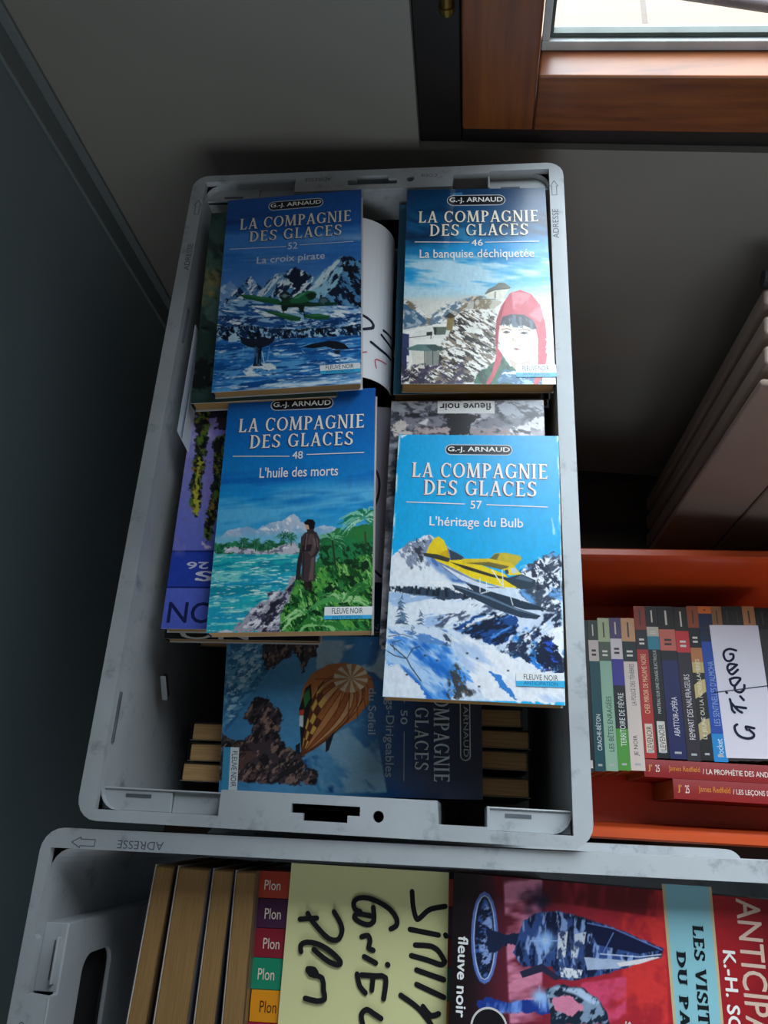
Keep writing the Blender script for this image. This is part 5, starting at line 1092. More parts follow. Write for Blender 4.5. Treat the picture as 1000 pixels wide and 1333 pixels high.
ART['banquise'] = [
 ('g',[0,'#083a62',.12,'#0c4a78',.3,'#1272a8',.42,'#2aa0dc',.5,'#4ab4e8',.56,'#b4d8e4',.6,'#dcdcd4',.66,'#e8e4dc',1,'#e8ecf0']),
 ('s','#1a9adc',[0,.28,1,.28,1,.5,0,.5],4,8,3,.52,1,0),
 ('s','#bfe2f2',[0,.38,1,.34,1,.58,0,.58],5,6,4,.56,2,0),
 ('s','#082c50',[0,0,1,0,1,.26,0,.3],3,20,3,.55,3,0),
 ('s','#2f86b8',[.0,.05,.4,.02,.5,.3,0,.35],4,30,2,.6,33,0),
 ('p','#c4bfb4',[.001,.59,.04,.604,.102,.628,.176,.682,.26,.632,.357,.603,.466,.58,.551,.578,.548,.718,.261,.71,.007,.739],.01,0),
 ('s','#5f7a92',[.001,.59,.04,.604,.102,.628,.176,.682,.26,.632,.357,.603,.466,.58,.551,.578,.548,.718,.261,.71,.007,.739],11,45,2.6,.5,4,.01),
 ('s','#8a7458',[.001,.59,.04,.604,.102,.628,.176,.682,.26,.632,.357,.603,.466,.58,.551,.578,.548,.718,.261,.71,.007,.739],13,-40,2.4,.58,5,0),
 ('s','#f2f0ea',[.001,.59,.04,.604,.102,.628,.176,.682,.26,.632,.357,.603,.466,.58,.551,.578,.548,.718,.261,.71,.007,.739],14,-35,2.4,.6,6,0),
 ('p','#4a6e8c',[.002,.612,.079,.646,.175,.704,.007,.74],.012,0),
 ('s','#a9b8c2',[.002,.612,.175,.704,.007,.74],14,45,2.5,.55,7,0),
 ('p','#f4f1ea',[.008,.756,.189,.722,.297,.711,.405,.644,.465,.646,.574,.64,.671,.59,1.031,.599,1.008,1.003,.003,1.002],.01,0),
 ('s','#2a2320',[.263,.805,.357,.678,.429,.645,.621,.659,.634,.847,.568,.937,.497,.992,.003,1.002,.0,.932,.17,.903],24,36,3.0,.535,8,.012),
 ('s','#8a7a68',[.263,.805,.357,.678,.429,.645,.621,.659,.634,.847,.568,.937,.497,.992,.003,1.002,.0,.932,.17,.903],20,38,3.0,.6,28,.012),
 ('s','#4a3f5a',[-.001,.899,.405,.892,.416,.999,.003,1.002],15,-35,2.2,.54,9,0),
 ('p','#c9c2ae',[.478,.642,.49,.594,.551,.588,.635,.598,.671,.607,.61,.645],.006,0),
 ('s','#8a7a60',[.478,.642,.49,.594,.671,.603,.61,.645],18,90,2,.55,10,0),
 ('p','#6f7468',[.551,.569,.576,.543,.625,.526,.649,.51,.686,.511,.734,.536,.697,.544,.624,.546,.575,.569],0,0),
 ('p','#e9e4d4',[.557,.573,.594,.552,.673,.545,.721,.542,.671,.594,.575,.587],0,0),
 ('l','#4a463c',.0063,[.575,.56,.624,.546,.721,.539]),
 ('l','#4a463c',.0061,[.624,.557,.621,.588]),
 ('l','#5a5648',.0051,[.478,.593,.623,.595]),
 ('l','#5a5648',.0051,[.485,.594,.478,.642]),
 ('p','#8a7648',[.299,.685,.315,.66,.351,.678,.331,.751,.292,.75],0,0),
 ('p','#3a3428',[.279,.681,.315,.658,.357,.678,.321,.688],0,0),
 ('p','#e9e7e0',[.047,.765,.202,.726,.322,.748,.298,.78,.072,.792],.005,0),
 ('p','#5f6a5e',[.202,.73,.297,.73,.286,.767,.217,.769],0,0),
 ('p','#2b2a26',[.16,.755,.2,.752,.198,.771,.162,.77],0,0),
 ('p','#2b2a26',[.211,.733,.228,.734,.226,.768,.21,.765],0,0),
 ('p','#2f3c66',[-.004,.76,.044,.765,.048,.867,.001,.866],0,0),
 ('p','#5f7f7c',[.026,.833,.102,.814,.221,.814,.281,.839,.18,.847,.05,.842],0,0),
 ('p','#3a5250',[.156,.819,.221,.814,.287,.841,.204,.847],0,0),
 ('p','#ded9cc',[.062,.844,.157,.846,.153,.927,.077,.926],0,0),
 ('p','#8b8f88',[.157,.846,.251,.846,.241,.913,.159,.915],0,0),
 ('l','#3a3a36',.0061,[.151,.846,.153,.919]),
 ('l','#3a3a36',.0051,[.204,.847,.206,.912]),
 ('l','#6a665c',.0054,[.251,.846,.358,.82,.417,.834]),
 ('l','#4a463c',.0054,[.047,.782,.191,.769,.191,.786]),
 ('p','#2a2d58',[-.005,.824,.032,.833,.035,.925,.004,.932],0,0),
 ('s','#2c2a44',[-.001,.899,.076,.909,.182,.903,.149,.993,.003,1.002],17,-40,2,.5,11,0),
 ('p','#1c6a4a',[.474,.998,.498,.951,.568,.92,.663,.864,.708,.915,.754,.916,.774,1.004],.004,0),
 ('s','#0e3f30',[.474,.998,.498,.951,.663,.864,.774,1.004],16,80,2,.55,12,0),
 ('p','#2f6f9c',[.625,.979,.661,.935,.719,.932,.765,.949,.822,.959,.914,.952,.911,1.001,.624,.996],.01,0),
 ('s','#9cc8dc',[.625,.979,.719,.932,.914,.952,.911,1.001,.624,.996],18,30,2,.52,13,0),
 ('p','#d2475a',[.549,.998,.591,.945,.622,.863,.616,.779,.628,.694,.661,.629,.721,.564,.794,.547,.865,.568,.922,.623,.952,.719,.956,.846,.928,.953,.883,1.002,.854,1.001,.889,.919,.898,.786,.876,.709,.812,.672,.729,.672,.668,.695,.643,.746,.631,.83,.663,.864,.641,.914,.596,.978,.578,.999],0,0),
 ('s','#e8808c',[.733,.556,.865,.568,.922,.623,.952,.719,.894,.7,.813,.655,.742,.644],7,-60,2,.5,14,0),
 ('p','#a8283e',[.616,.779,.628,.694,.67,.621,.695,.599,.669,.66,.641,.746,.626,.838],0,0),
 ('p','#ecd6c4',[.646,.724,.68,.711,.786,.717,.875,.726,.891,.786,.868,.844,.814,.88,.766,.904,.721,.882,.675,.84,.651,.788],0,0),
 ('p','#c9a690',[.744,.748,.767,.749,.761,.8,.776,.81,.741,.812,.724,.803],0,0),
 ('s','#f6ece0',[.646,.724,.68,.711,.786,.717,.875,.726,.891,.786,.868,.844,.814,.88,.766,.904,.721,.882,.675,.84,.651,.788],5,70,1.5,.55,15,0),
 ('p','#2b2a38',[.649,.724,.666,.682,.729,.668,.812,.671,.872,.7,.894,.739,.868,.743,.81,.724,.738,.727,.727,.713,.7,.726,.679,.717],0,0),
 ('s','#5a6a7c',[.649,.724,.729,.668,.872,.7,.868,.743],20,85,5,.55,16,0),
 ('p','#3a3034',[.666,.757,.69,.749,.72,.756,.692,.762],0,0),
 ('p','#3a3034',[.778,.762,.802,.753,.838,.759,.81,.767],0,0),
 ('l','#5a4a44',.0044,[.661,.744,.693,.738,.726,.746]),
 ('l','#5a4a44',.0051,[.773,.747,.809,.741,.85,.749]),
 ('p','#b8767a',[.734,.834,.753,.83,.775,.837,.753,.845],0,0),
 ('l','#8a5a58',.0031,[.732,.835,.778,.837]),
 ('p','#d8c4b8',[.703,.882,.766,.906,.837,.885,.846,.935,.753,.941,.72,.915],0,0),
 ('p','#f4f6f6',[.948,.787,1.019,.772,1.014,.922,.945,.92],.01,0),
 ('p','#e4ecee',[.66,.947,1.008,.922,1.009,.946,.66,.957],.006,0),
 ('pill',[.29,.035,.712,.095]),
 ('T','G.-J. ARNAUD','semi','#f2f0e8',[.309,.048,.692,.083],0),
 ('T','LA COMPAGNIE','serif','#f2ecd8|#142434',[.086,.125,.941,.188],0),
 ('T','DES GLACES','serif','#f2ecd8|#142434',[.168,.199,.863,.262],0),
 ('R','#f2f2ee',[.065,.294,.449,.298],.006),
 ('R','#f2f2ee',[.559,.299,.939,.297],.006),
 ('T','46','light','#f2f2ee',[.463,.284,.545,.318],0),
 ('T','La banquise déchiquetée','light','#f2f2ee',[.102,.336,.9,.395],0),
 ('Q','#eef0f2',[.745,.912,1.006,.911,1.007,.949,.747,.949]),
 ('Q','#3fb4e4',[.747,.949,1.007,.949,1.007,.968,.748,.969]),
 ('T','FLEUVE NOIR','cond','#2a3040',[.79,.917,.962,.94],0),
 ('T','ANTICIPATION','wide','#2a6a9a',[.789,.95,.96,.964],0),
]
ART['croix'] = [
 ('g',[0,'#12509a',.1,'#0f56a4',.3,'#1e6cc0',.42,'#3f7fcc',.5,'#5a8cd0',.75,'#2a78c4',1,'#2e86cc']),
 ('s','#0c3f84',[0,0,1,0,1,.2,0,.2],3,0,6,.55,1,0),
 ('s','#3f86d6',[0,.1,1,.1,1,.42,0,.42],3,2,9,.58,2,0),
 ('s','#8ab0e2',[0,.27,1,.25,1,.4,0,.4],4,3,9,.66,3,0),
 ('p','#7aa2d6',[.0,.484,.057,.454,.12,.483,.196,.542,.009,.573],.01,0),
 ('s','#b9d2f0',[.0,.484,.057,.454,.12,.483,.196,.542,.009,.573],10,40,2,.55,4,0),
 ('p','#4e84ba',[.032,.565,.086,.513,.166,.466,.211,.429,.262,.478,.311,.506,.292,.571,.034,.582],.01,0),
 ('s','#0f2c52',[.032,.565,.086,.513,.166,.466,.211,.429,.262,.478,.311,.506,.292,.571,.034,.582],15,55,2.5,.5,5,.01),
 ('s','#dceaf8',[.032,.565,.086,.513,.166,.466,.211,.429,.262,.478,.311,.506,.292,.571,.034,.582],16,-50,2.5,.6,6,0),
 ('p','#5f9ac6',[.255,.544,.31,.488,.39,.432,.436,.417,.484,.426,.537,.408,.591,.433,.663,.462,.744,.433,.814,.39,.867,.357,.932,.38,1.008,.4,1.007,.666,.261,.631],.01,0),
 ('s','#e4f0fa',[.255,.544,.39,.432,.484,.426,.537,.408,.663,.462,.631,.554,.491,.576,.28,.562],12,-58,2.8,.48,7,.012),
 ('s','#0f2a4c',[.255,.544,.39,.432,.537,.408,.663,.462,.631,.554,.491,.576],13,-60,2.6,.56,8,.012),
 ('p','#0c1c38',[.461,.434,.537,.409,.615,.447,.605,.478,.559,.517,.525,.542,.516,.48],.025,0),
 ('s','#0b1a36',[.654,.554,.867,.36,1.008,.4,1.007,.666,.794,.627],11,58,2.6,.45,9,.012),
 ('s','#9fd2e8',[.607,.544,.744,.433,.867,.357,.897,.393,.828,.515,.713,.582],12,-62,3,.5,10,.01),
 ('s','#dceef8',[.607,.544,.744,.433,.867,.357,.873,.374,.722,.504],15,-52,3.5,.55,11,0),
 ('p','#081226',[.862,.41,.92,.456,.944,.527,.909,.587,1.001,.649,1.008,.476,.955,.403],.03,0),
 ('s','#4a84b8',[.862,.41,1.008,.476,1.001,.649,.875,.586],14,60,3,.6,12,0),
 ('p','#9cc4e6',[-.001,.59,.101,.549,.291,.562,.468,.584,.725,.6,1.007,.641,1.006,.734,-.002,.702],.012,0),
 ('s','#1f5a9c',[-.001,.59,.101,.549,.291,.562,.468,.584,.725,.6,1.007,.641,1.006,.734,-.002,.702],12,15,3.5,.52,13,.01),
 ('s','#f0f7fd',[-.001,.59,.101,.549,.291,.562,.468,.584,.725,.6,1.007,.641,1.006,.734,-.002,.702],13,12,4,.6,14,0),
 ('s','#123a70',[.002,.625,.262,.648,1.007,.666,1.006,.725,-.002,.702],16,-12,3,.58,15,0),
 ('p','#123056',[-.004,.685,.207,.686,.475,.722,1.006,.725,1.006,.771,.615,.769,.408,.762,.154,.752,.003,.749],.012,0),
 ('s','#a4cdea',[-.004,.685,.207,.686,.475,.722,1.006,.725,1.006,.771,.615,.769,.408,.762,.154,.752,.003,.749],22,75,1.8,.52,16,.01),
 ('s','#050d1c',[-.004,.685,.207,.686,.475,.722,1.006,.725,1.006,.771,.615,.769,.408,.762,.154,.752,.003,.749],20,70,1.6,.56,17,0),
 ('p','#bfe0f2',[.063,.773,.095,.738,.134,.722,.166,.753,.173,.774],.02,0),
 ('p','#cde6f6',[.791,.767,.825,.73,.847,.734,.87,.768],.02,0),
 ('p','#b4d8ee',[.7,.767,.717,.744,.734,.768],.01,0),
 ('p','#1f70bc',[-.002,.762,1.006,.774,1.004,1.01,.005,1.002],0,0),
 ('s','#5aa6e0',[-.002,.762,1.006,.774,1.004,1.01,.005,1.002],16,-2,7,.55,18,0),
 ('s','#0f4f94',[-.002,.762,1.006,.774,1.004,1.01,.005,1.002],14,-2,7,.55,19,0),
 ('s','#c2e0f4',[-.002,.762,1.006,.774,1.004,1.01,.005,1.002],30,-2,7,.66,20,0),
 ('s','#e2f0fa',[.012,.952,1.005,.955,1.004,1.01,.005,1.002],9,-3,6,.5,21,0),
 ('s','#eef6fc',[.201,.907,.279,.876,.392,.878,.474,.92,.373,.939,.238,.936],12,10,3,.45,22,0),
 ('s','#dcecf8',[.731,.868,.798,.837,.899,.856,.977,.89,.821,.895],13,10,3,.5,23,0),
 ('p','#101c30',[.158,.731,.194,.749,.253,.755,.287,.755,.327,.748,.374,.76,.419,.737,.403,.775,.359,.795,.325,.802,.324,.877,.342,.889,.268,.888,.278,.867,.279,.801,.227,.792,.185,.774],0,0),
 ('s','#3f6488',[.273,.793,.325,.802,.325,.889,.274,.888],18,88,4,.55,24,0),
 ('p','#0d1626',[.594,.812,.661,.799,.729,.793,.78,.789,.831,.793,.888,.81,.919,.833,.877,.835,.82,.831,.758,.816,.685,.822],0,0),
 ('p','#20242c',[.809,.837,.86,.837,.854,.856,.826,.854],0,0),
 ('l','#a9d2ee',.0031,[.198,.791,.195,.833]),
 ('l','#a9d2ee',.0031,[.377,.803,.369,.869]),
 ('l','#d8ecf8',.0051,[.326,.819,.35,.885]),
 ('l','#c2e0f4',.0031,[.6,.825,.617,.841]),
 ('p','#1d5a34',[.313,.617,.377,.621,.518,.648,.586,.665,.579,.682,.519,.68,.425,.652],0,0),
 ('p','#2f7a4a',[.33,.619,.495,.647,.565,.664,.46,.649],0,0),
 ('p','#1d5a34',[.599,.652,.703,.652,.789,.668,.772,.685,.681,.68,.605,.667],0,0),
 ('p','#2f7a4a',[.611,.655,.726,.656,.778,.669,.669,.665],0,0),
 ('p','#1c5c38',[.135,.525,.206,.53,.421,.564,.457,.593,.422,.594,.292,.571,.184,.549],0,0),
 ('p','#2c7c50',[.153,.528,.255,.54,.409,.567,.291,.555],0,0),
 ('p','#123c28',[.422,.592,.456,.567,.526,.56,.584,.57,.655,.593,.817,.604,.806,.615,.656,.615,.516,.607,.458,.603],0,0),
 ('p','#0e2a20',[.44,.601,.527,.595,.609,.605,.599,.639,.575,.639,.563,.613,.493,.611,.482,.628,.453,.627],0,0),
 ('p','#1f6a42',[.497,.576,.56,.543,.63,.532,.677,.539,.691,.555,.666,.581,.585,.592,.515,.59],0,0),
 ('p','#12301f',[.607,.553,.653,.541,.686,.551,.683,.571,.637,.58],0,0),
 ('p','#4a9a70',[.526,.567,.578,.545,.618,.539,.561,.568],0,0),
 ('p','#1a2a2c',[.504,.55,.502,.559,.493,.566,.481,.571,.466,.572,.45,.57,.437,.565,.428,.557,.424,.548,.427,.54,.435,.533,.448,.528,.463,.527,.479,.529,.492,.534,.501,.542],0,0),
 ('p','#6f8a90',[.481,.55,.48,.554,.476,.557,.471,.559,.465,.56,.459,.559,.453,.557,.449,.553,.448,.549,.449,.545,.452,.542,.458,.54,.464,.539,.47,.54,.476,.542,.479,.546],0,0),
 ('p','#2f4a50',[.775,.59,.773,.598,.765,.605,.753,.609,.739,.61,.725,.608,.712,.604,.704,.597,.701,.589,.704,.581,.712,.574,.724,.57,.738,.569,.752,.571,.764,.575,.772,.582],0,0),
 ('p','#4f7078',[.761,.59,.76,.595,.755,.599,.747,.602,.739,.602,.73,.601,.722,.598,.717,.594,.715,.589,.717,.584,.722,.58,.729,.577,.738,.577,.747,.578,.755,.581,.76,.585],0,0),
 ('l','#8aa4a8',.0035,[.427,.548,.502,.55]),
 ('p','#123c28',[.748,.596,.84,.602,.835,.613,.748,.613],0,0),
 ('l','#0c1c18',.0071,[.47,.606,.459,.636]),
 ('l','#0c1c18',.0073,[.592,.613,.611,.657]),
 ('pill',[.31,.029,.719,.08]),
 ('T','G.-J. ARNAUD','semi','#f2f0e8',[.327,.04,.703,.069],0),
 ('T','LA COMPAGNIE','serif','#e4ded2|#0c2040',[.105,.114,.926,.175],0),
 ('T','DES GLACES','serif','#e4ded2|#0c2040',[.182,.19,.857,.248],0),
 ('R','#cfdcec',[.043,.28,.457,.289],.006),
 ('R','#cfdcec',[.557,.286,.944,.29],.006),
 ('T','52','light','#cfdcec',[.471,.269,.541,.306],0),
 ('T','La croix pirate','light','#cfdcec',[.251,.335,.741,.383],0),
 ('Q','#eef0f2',[.725,.907,.994,.905,.997,.932,.729,.933]),
 ('Q','#3fb4e4',[.729,.933,.997,.932,.999,.949,.731,.949]),
 ('T','FLEUVE NOIR','cond','#2a3040',[.766,.909,.952,.928],0),
 ('T','ANTICIPATION','wide','#2a6a9a',[.766,.934,.952,.946],0),
]
ART['soleil'] = [
 ('g',[0,'#0c1834',.2,'#10264e',.32,'#1c4a84',.45,'#3a7cb4',.6,'#5a9cc8',.8,'#4a90c0',1,'#3f80b0']),
 ('s','#a8c4d4',[.027,.64,.031,.36,.309,.365,.238,.407,.168,.535,.22,.636],4,30,1.6,.5,1,0),
 ('s','#88b4d0',[.678,.619,.488,.412,.972,.355,.985,.606],4,-50,2,.5,2,0),
 ('s','#0e3a78',[.794,.68,.542,.37,.972,.355,.985,.606],4,-40,2,.58,3,0),
 ('s','#dce8ee',[.063,.532,.03,.403,.168,.395,.168,.47],5,40,1.5,.62,33,0),
 ('p','#5c9cc4',[.004,1.001,.006,.845,.095,.754,.238,.828,.422,.918,.631,.989],.02,0),
 ('s','#2f6c98',[.004,1.001,.006,.839,.238,.828,.497,.922,.631,.989],16,60,2,.5,4,0),
 ('s','#a9d0e4',[.004,1.001,.006,.839,.311,.866,.631,.989],18,70,2,.6,5,0),
 ('p','#3c3036',[.017,.842,.02,.627,.079,.642,.132,.635,.149,.667,.247,.693,.14,.705,.096,.729,.149,.756,.202,.804,.234,.845,.13,.851],.02,0),
 ('s','#1c141a',[.017,.842,.02,.627,.079,.642,.132,.635,.149,.667,.247,.693,.14,.705,.096,.729,.149,.756,.202,.804,.234,.845,.13,.851],15,20,2,.5,6,.01),
 ('s','#85675c',[.017,.842,.02,.627,.079,.642,.132,.635,.149,.667,.247,.693,.14,.705,.096,.729,.149,.756,.202,.804,.234,.845,.13,.851],18,10,2,.6,7,0),
 ('p','#41343a',[.516,.912,.394,.87,.421,.814,.494,.771,.55,.757,.626,.783,.701,.746,.756,.679,.832,.664,.859,.619,.937,.627,.936,.827,.925,1.006,.65,.992,.688,.945,.677,.897,.59,.869],.02,0),
 ('s','#1c161c',[.516,.912,.394,.87,.421,.814,.494,.771,.55,.757,.626,.783,.701,.746,.756,.679,.832,.664,.859,.619,.937,.627,.936,.827,.925,1.006,.65,.992,.688,.945,.677,.897,.59,.869],14,40,1.8,.5,8,.012),
 ('s','#8a6c60',[.516,.912,.394,.87,.421,.814,.494,.771,.55,.757,.626,.783,.701,.746,.756,.679,.832,.664,.859,.619,.937,.627,.936,.827,.925,1.006,.65,.992,.688,.945,.677,.897,.59,.869],16,35,2,.6,9,0),
 ('s','#5a3f3a',[.65,.99,.724,.887,.914,.778,.924,.994],14,50,2,.5,34,0),
 ('p','#c8763c',[.328,.685,.247,.654,.185,.591,.171,.525,.199,.46,.265,.421,.335,.409,.425,.427,.526,.479,.592,.548,.697,.619,.765,.679,.68,.687,.567,.689,.456,.696],0,0),
 ('p','#b06634',[.27,.5,.244,.537,.249,.571,.278,.601,.328,.627,.394,.649,.469,.667,.549,.68,.628,.687,.7,.688,.76,.683,.759,.683,.704,.685,.637,.684,.566,.678,.493,.668,.424,.654,.362,.634,.312,.609,.278,.579,.262,.543,.27,.5],0,0),
 ('p','#5c2c1c',[.278,.601,.312,.609,.362,.634,.328,.627],0,0),
 ('p','#d8aa50',[.328,.627,.362,.634,.424,.654,.394,.649],0,0),
 ('p','#5c2c1c',[.394,.649,.424,.654,.493,.668,.469,.667],0,0),
 ('p','#d8aa50',[.469,.667,.493,.668,.566,.678,.549,.68],0,0),
 ('p','#5c2c1c',[.549,.68,.566,.678,.637,.684,.628,.687],0,0),
 ('p','#d8aa50',[.628,.687,.637,.684,.704,.685,.7,.688],0,0),
 ('p','#5c2c1c',[.7,.688,.704,.685,.759,.683,.76,.683],0,0),
 ('p','#c98450',[.27,.5,.262,.543,.278,.579,.312,.609,.362,.634,.424,.654,.493,.668,.566,.678,.637,.684,.704,.685,.759,.683,.759,.682,.707,.681,.648,.679,.585,.674,.52,.665,.458,.652,.4,.634,.349,.611,.309,.581,.282,.544,.27,.5],0,0),
 ('p','#d8aa50',[.312,.609,.349,.611,.4,.634,.362,.634],0,0),
 ('p','#5c2c1c',[.362,.634,.4,.634,.458,.652,.424,.654],0,0),
 ('p','#d8aa50',[.424,.654,.458,.652,.52,.665,.493,.668],0,0),
 ('p','#5c2c1c',[.493,.668,.52,.665,.585,.674,.566,.678],0,0),
 ('p','#d8aa50',[.566,.678,.585,.674,.648,.679,.637,.684],0,0),
 ('p','#5c2c1c',[.637,.684,.648,.679,.707,.681,.704,.685],0,0),
 ('p','#d8aa50',[.704,.685,.707,.681,.759,.682,.759,.683],0,0),
 ('p','#a25a2c',[.27,.5,.282,.544,.309,.581,.349,.611,.4,.634,.458,.652,.52,.665,.585,.674,.648,.679,.707,.681,.759,.682,.759,.681,.711,.677,.658,.672,.603,.666,.547,.657,.491,.644,.437,.627,.386,.605,.341,.577,.302,.542,.27,.5],0,0),
 ('p','#5c2c1c',[.349,.611,.386,.605,.437,.627,.4,.634],0,0),
 ('p','#d8aa50',[.4,.634,.437,.627,.491,.644,.458,.652],0,0),
 ('p','#5c2c1c',[.458,.652,.491,.644,.547,.657,.52,.665],0,0),
 ('p','#d8aa50',[.52,.665,.547,.657,.603,.666,.585,.674],0,0),
 ('p','#5c2c1c',[.585,.674,.603,.666,.658,.672,.648,.679],0,0),
 ('p','#d8aa50',[.648,.679,.658,.672,.711,.677,.707,.681],0,0),
 ('p','#5c2c1c',[.707,.681,.711,.677,.759,.681,.759,.682],0,0),
 ('p','#d29a68',[.27,.5,.302,.542,.341,.577,.386,.605,.437,.627,.491,.644,.547,.657,.603,.666,.658,.672,.711,.677,.759,.681,.758,.68,.714,.673,.667,.664,.619,.655,.57,.643,.52,.629,.469,.612,.419,.591,.368,.566,.319,.536,.27,.5],0,0),
 ('p','#d8aa50',[.386,.605,.419,.591,.469,.612,.437,.627],0,0),
 ('p','#5c2c1c',[.437,.627,.469,.612,.52,.629,.491,.644],0,0),
 ('p','#d8aa50',[.491,.644,.52,.629,.57,.643,.547,.657],0,0),
 ('p','#5c2c1c',[.547,.657,.57,.643,.619,.655,.603,.666],0,0),
 ('p','#d8aa50',[.603,.666,.619,.655,.667,.664,.658,.672],0,0),
 ('p','#5c2c1c',[.658,.672,.667,.664,.714,.673,.711,.677],0,0),
 ('p','#d8aa50',[.711,.677,.714,.673,.758,.68,.759,.681],0,0),
 ('p','#b06634',[.27,.5,.319,.536,.368,.566,.419,.591,.469,.612,.52,.629,.57,.643,.619,.655,.667,.664,.714,.673,.758,.68,.758,.68,.717,.667,.675,.655,.632,.641,.588,.626,.543,.609,.494,.591,.444,.571,.389,.549,.332,.526,.27,.5],0,0),
 ('p','#5c2c1c',[.52,.629,.543,.609,.588,.626,.57,.643],0,0),
 ('p','#d8aa50',[.57,.643,.588,.626,.632,.641,.619,.655],0,0),
 ('p','#5c2c1c',[.619,.655,.632,.641,.675,.655,.667,.664],0,0),
 ('p','#d8aa50',[.667,.664,.675,.655,.717,.667,.714,.673],0,0),
 ('p','#5c2c1c',[.714,.673,.717,.667,.758,.68,.758,.68],0,0),
 ('p','#c98450',[.27,.5,.332,.526,.389,.549,.444,.571,.494,.591,.543,.609,.588,.626,.632,.641,.675,.655,.717,.667,.758,.68,.758,.679,.719,.662,.68,.644,.641,.625,.6,.605,.556,.585,.509,.566,.458,.547,.402,.53,.339,.514,.27,.5],0,0),
 ('p','#a25a2c',[.27,.5,.339,.514,.402,.53,.458,.547,.509,.566,.556,.585,.6,.605,.641,.625,.68,.644,.719,.662,.758,.679,.757,.678,.72,.657,.683,.633,.644,.608,.603,.583,.56,.56,.513,.539,.461,.521,.404,.508,.34,.501,.27,.5],0,0),
 ('p','#d29a68',[.27,.5,.34,.501,.404,.508,.461,.521,.513,.539,.56,.56,.603,.583,.644,.608,.683,.633,.72,.657,.757,.678,.757,.677,.721,.651,.682,.622,.642,.592,.599,.562,.553,.535,.504,.512,.452,.495,.396,.487,.335,.488,.27,.5],0,0),
 ('p','#b06634',[.27,.5,.335,.488,.396,.487,.452,.495,.504,.512,.553,.535,.599,.562,.642,.592,.682,.622,.721,.651,.757,.677,.757,.676,.721,.646,.68,.612,.635,.577,.587,.543,.537,.512,.485,.489,.432,.473,.378,.468,.324,.477,.27,.5],0,0),
 ('p','#c98450',[.27,.5,.324,.477,.378,.468,.432,.473,.485,.489,.537,.512,.587,.543,.635,.577,.68,.612,.721,.646,.757,.676,.756,.676,.72,.641,.675,.603,.625,.564,.57,.527,.514,.495,.458,.47,.404,.456,.354,.454,.308,.468,.27,.5],0,0),
 ('p','#a25a2c',[.27,.5,.308,.468,.354,.454,.404,.456,.458,.47,.514,.495,.57,.527,.625,.564,.675,.603,.72,.641,.756,.676,.756,.675,.719,.636,.67,.595,.612,.554,.55,.515,.487,.482,.426,.458,.371,.445,.324,.446,.29,.463,.27,.5],0,0),
 ('p','#d29a68',[.27,.5,.29,.463,.324,.446,.371,.445,.426,.458,.487,.482,.55,.515,.612,.554,.67,.595,.719,.636,.756,.675,.756,.674,.718,.632,.664,.589,.599,.547,.528,.508,.458,.477,.392,.454,.336,.442,.294,.444,.27,.463,.27,.5],0,0),
 ('l','#6a3418',.005,[.27,.5,.262,.543,.278,.579,.312,.609,.362,.634,.424,.654,.493,.668,.566,.678,.637,.684,.704,.685,.759,.683]),
 ('l','#6a3418',.005,[.27,.5,.282,.544,.309,.581,.349,.611,.4,.634,.458,.652,.52,.665,.585,.674,.648,.679,.707,.681,.759,.682]),
 ('l','#6a3418',.005,[.27,.5,.302,.542,.341,.577,.386,.605,.437,.627,.491,.644,.547,.657,.603,.666,.658,.672,.711,.677,.759,.681]),
 ('l','#6a3418',.005,[.27,.5,.319,.536,.368,.566,.419,.591,.469,.612,.52,.629,.57,.643,.619,.655,.667,.664,.714,.673,.758,.68]),
 ('l','#6a3418',.005,[.27,.5,.332,.526,.389,.549,.444,.571,.494,.591,.543,.609,.588,.626,.632,.641,.675,.655,.717,.667,.758,.68]),
 ('l','#6a3418',.005,[.27,.5,.339,.514,.402,.53,.458,.547,.509,.566,.556,.585,.6,.605,.641,.625,.68,.644,.719,.662,.758,.679]),
 ('l','#6a3418',.005,[.27,.5,.34,.501,.404,.508,.461,.521,.513,.539,.56,.56,.603,.583,.644,.608,.683,.633,.72,.657,.757,.678]),
 ('l','#6a3418',.005,[.27,.5,.335,.488,.396,.487,.452,.495,.504,.512,.553,.535,.599,.562,.642,.592,.682,.622,.721,.651,.757,.677]),
 ('l','#6a3418',.005,[.27,.5,.324,.477,.378,.468,.432,.473,.485,.489,.537,.512,.587,.543,.635,.577,.68,.612,.721,.646,.757,.676]),
 ('l','#6a3418',.005,[.27,.5,.308,.468,.354,.454,.404,.456,.458,.47,.514,.495,.57,.527,.625,.564,.675,.603,.72,.641,.756,.676]),
 ('l','#6a3418',.005,[.27,.5,.29,.463,.324,.446,.371,.445,.426,.458,.487,.482,.55,.515,.612,.554,.67,.595,.719,.636,.756,.675]),
 ('p','#e6cfae',[.27,.5,.27,.433,.298,.437],0,0),
 ('p','#c08254',[.27,.5,.298,.437,.324,.447],0,0),
 ('p','#e6cfae',[.27,.5,.324,.447,.345,.462],0,0),
 ('p','#c08254',[.27,.5,.345,.462,.358,.482],0,0),
 ('p','#e6cfae',[.27,.5,.358,.482,.363,.503],0,0),
 ('p','#c08254',[.27,.5,.363,.503,.359,.524],0,0),
 ('p','#e6cfae',[.27,.5,.359,.524,.345,.542],0,0),
 ('p','#c08254',[.27,.5,.345,.542,.325,.557],0,0),
 ('p','#e6cfae',[.27,.5,.325,.557,.299,.566],0,0),
 ('p','#c08254',[.27,.5,.299,.566,.27,.568],0,0),
 ('p','#e6cfae',[.27,.5,.27,.568,.242,.564],0,0),
 ('p','#c08254',[.27,.5,.242,.564,.216,.553],0,0),
 ('p','#e6cfae',[.27,.5,.216,.553,.196,.538],0,0),
 ('p','#c08254',[.27,.5,.196,.538,.183,.519],0,0),
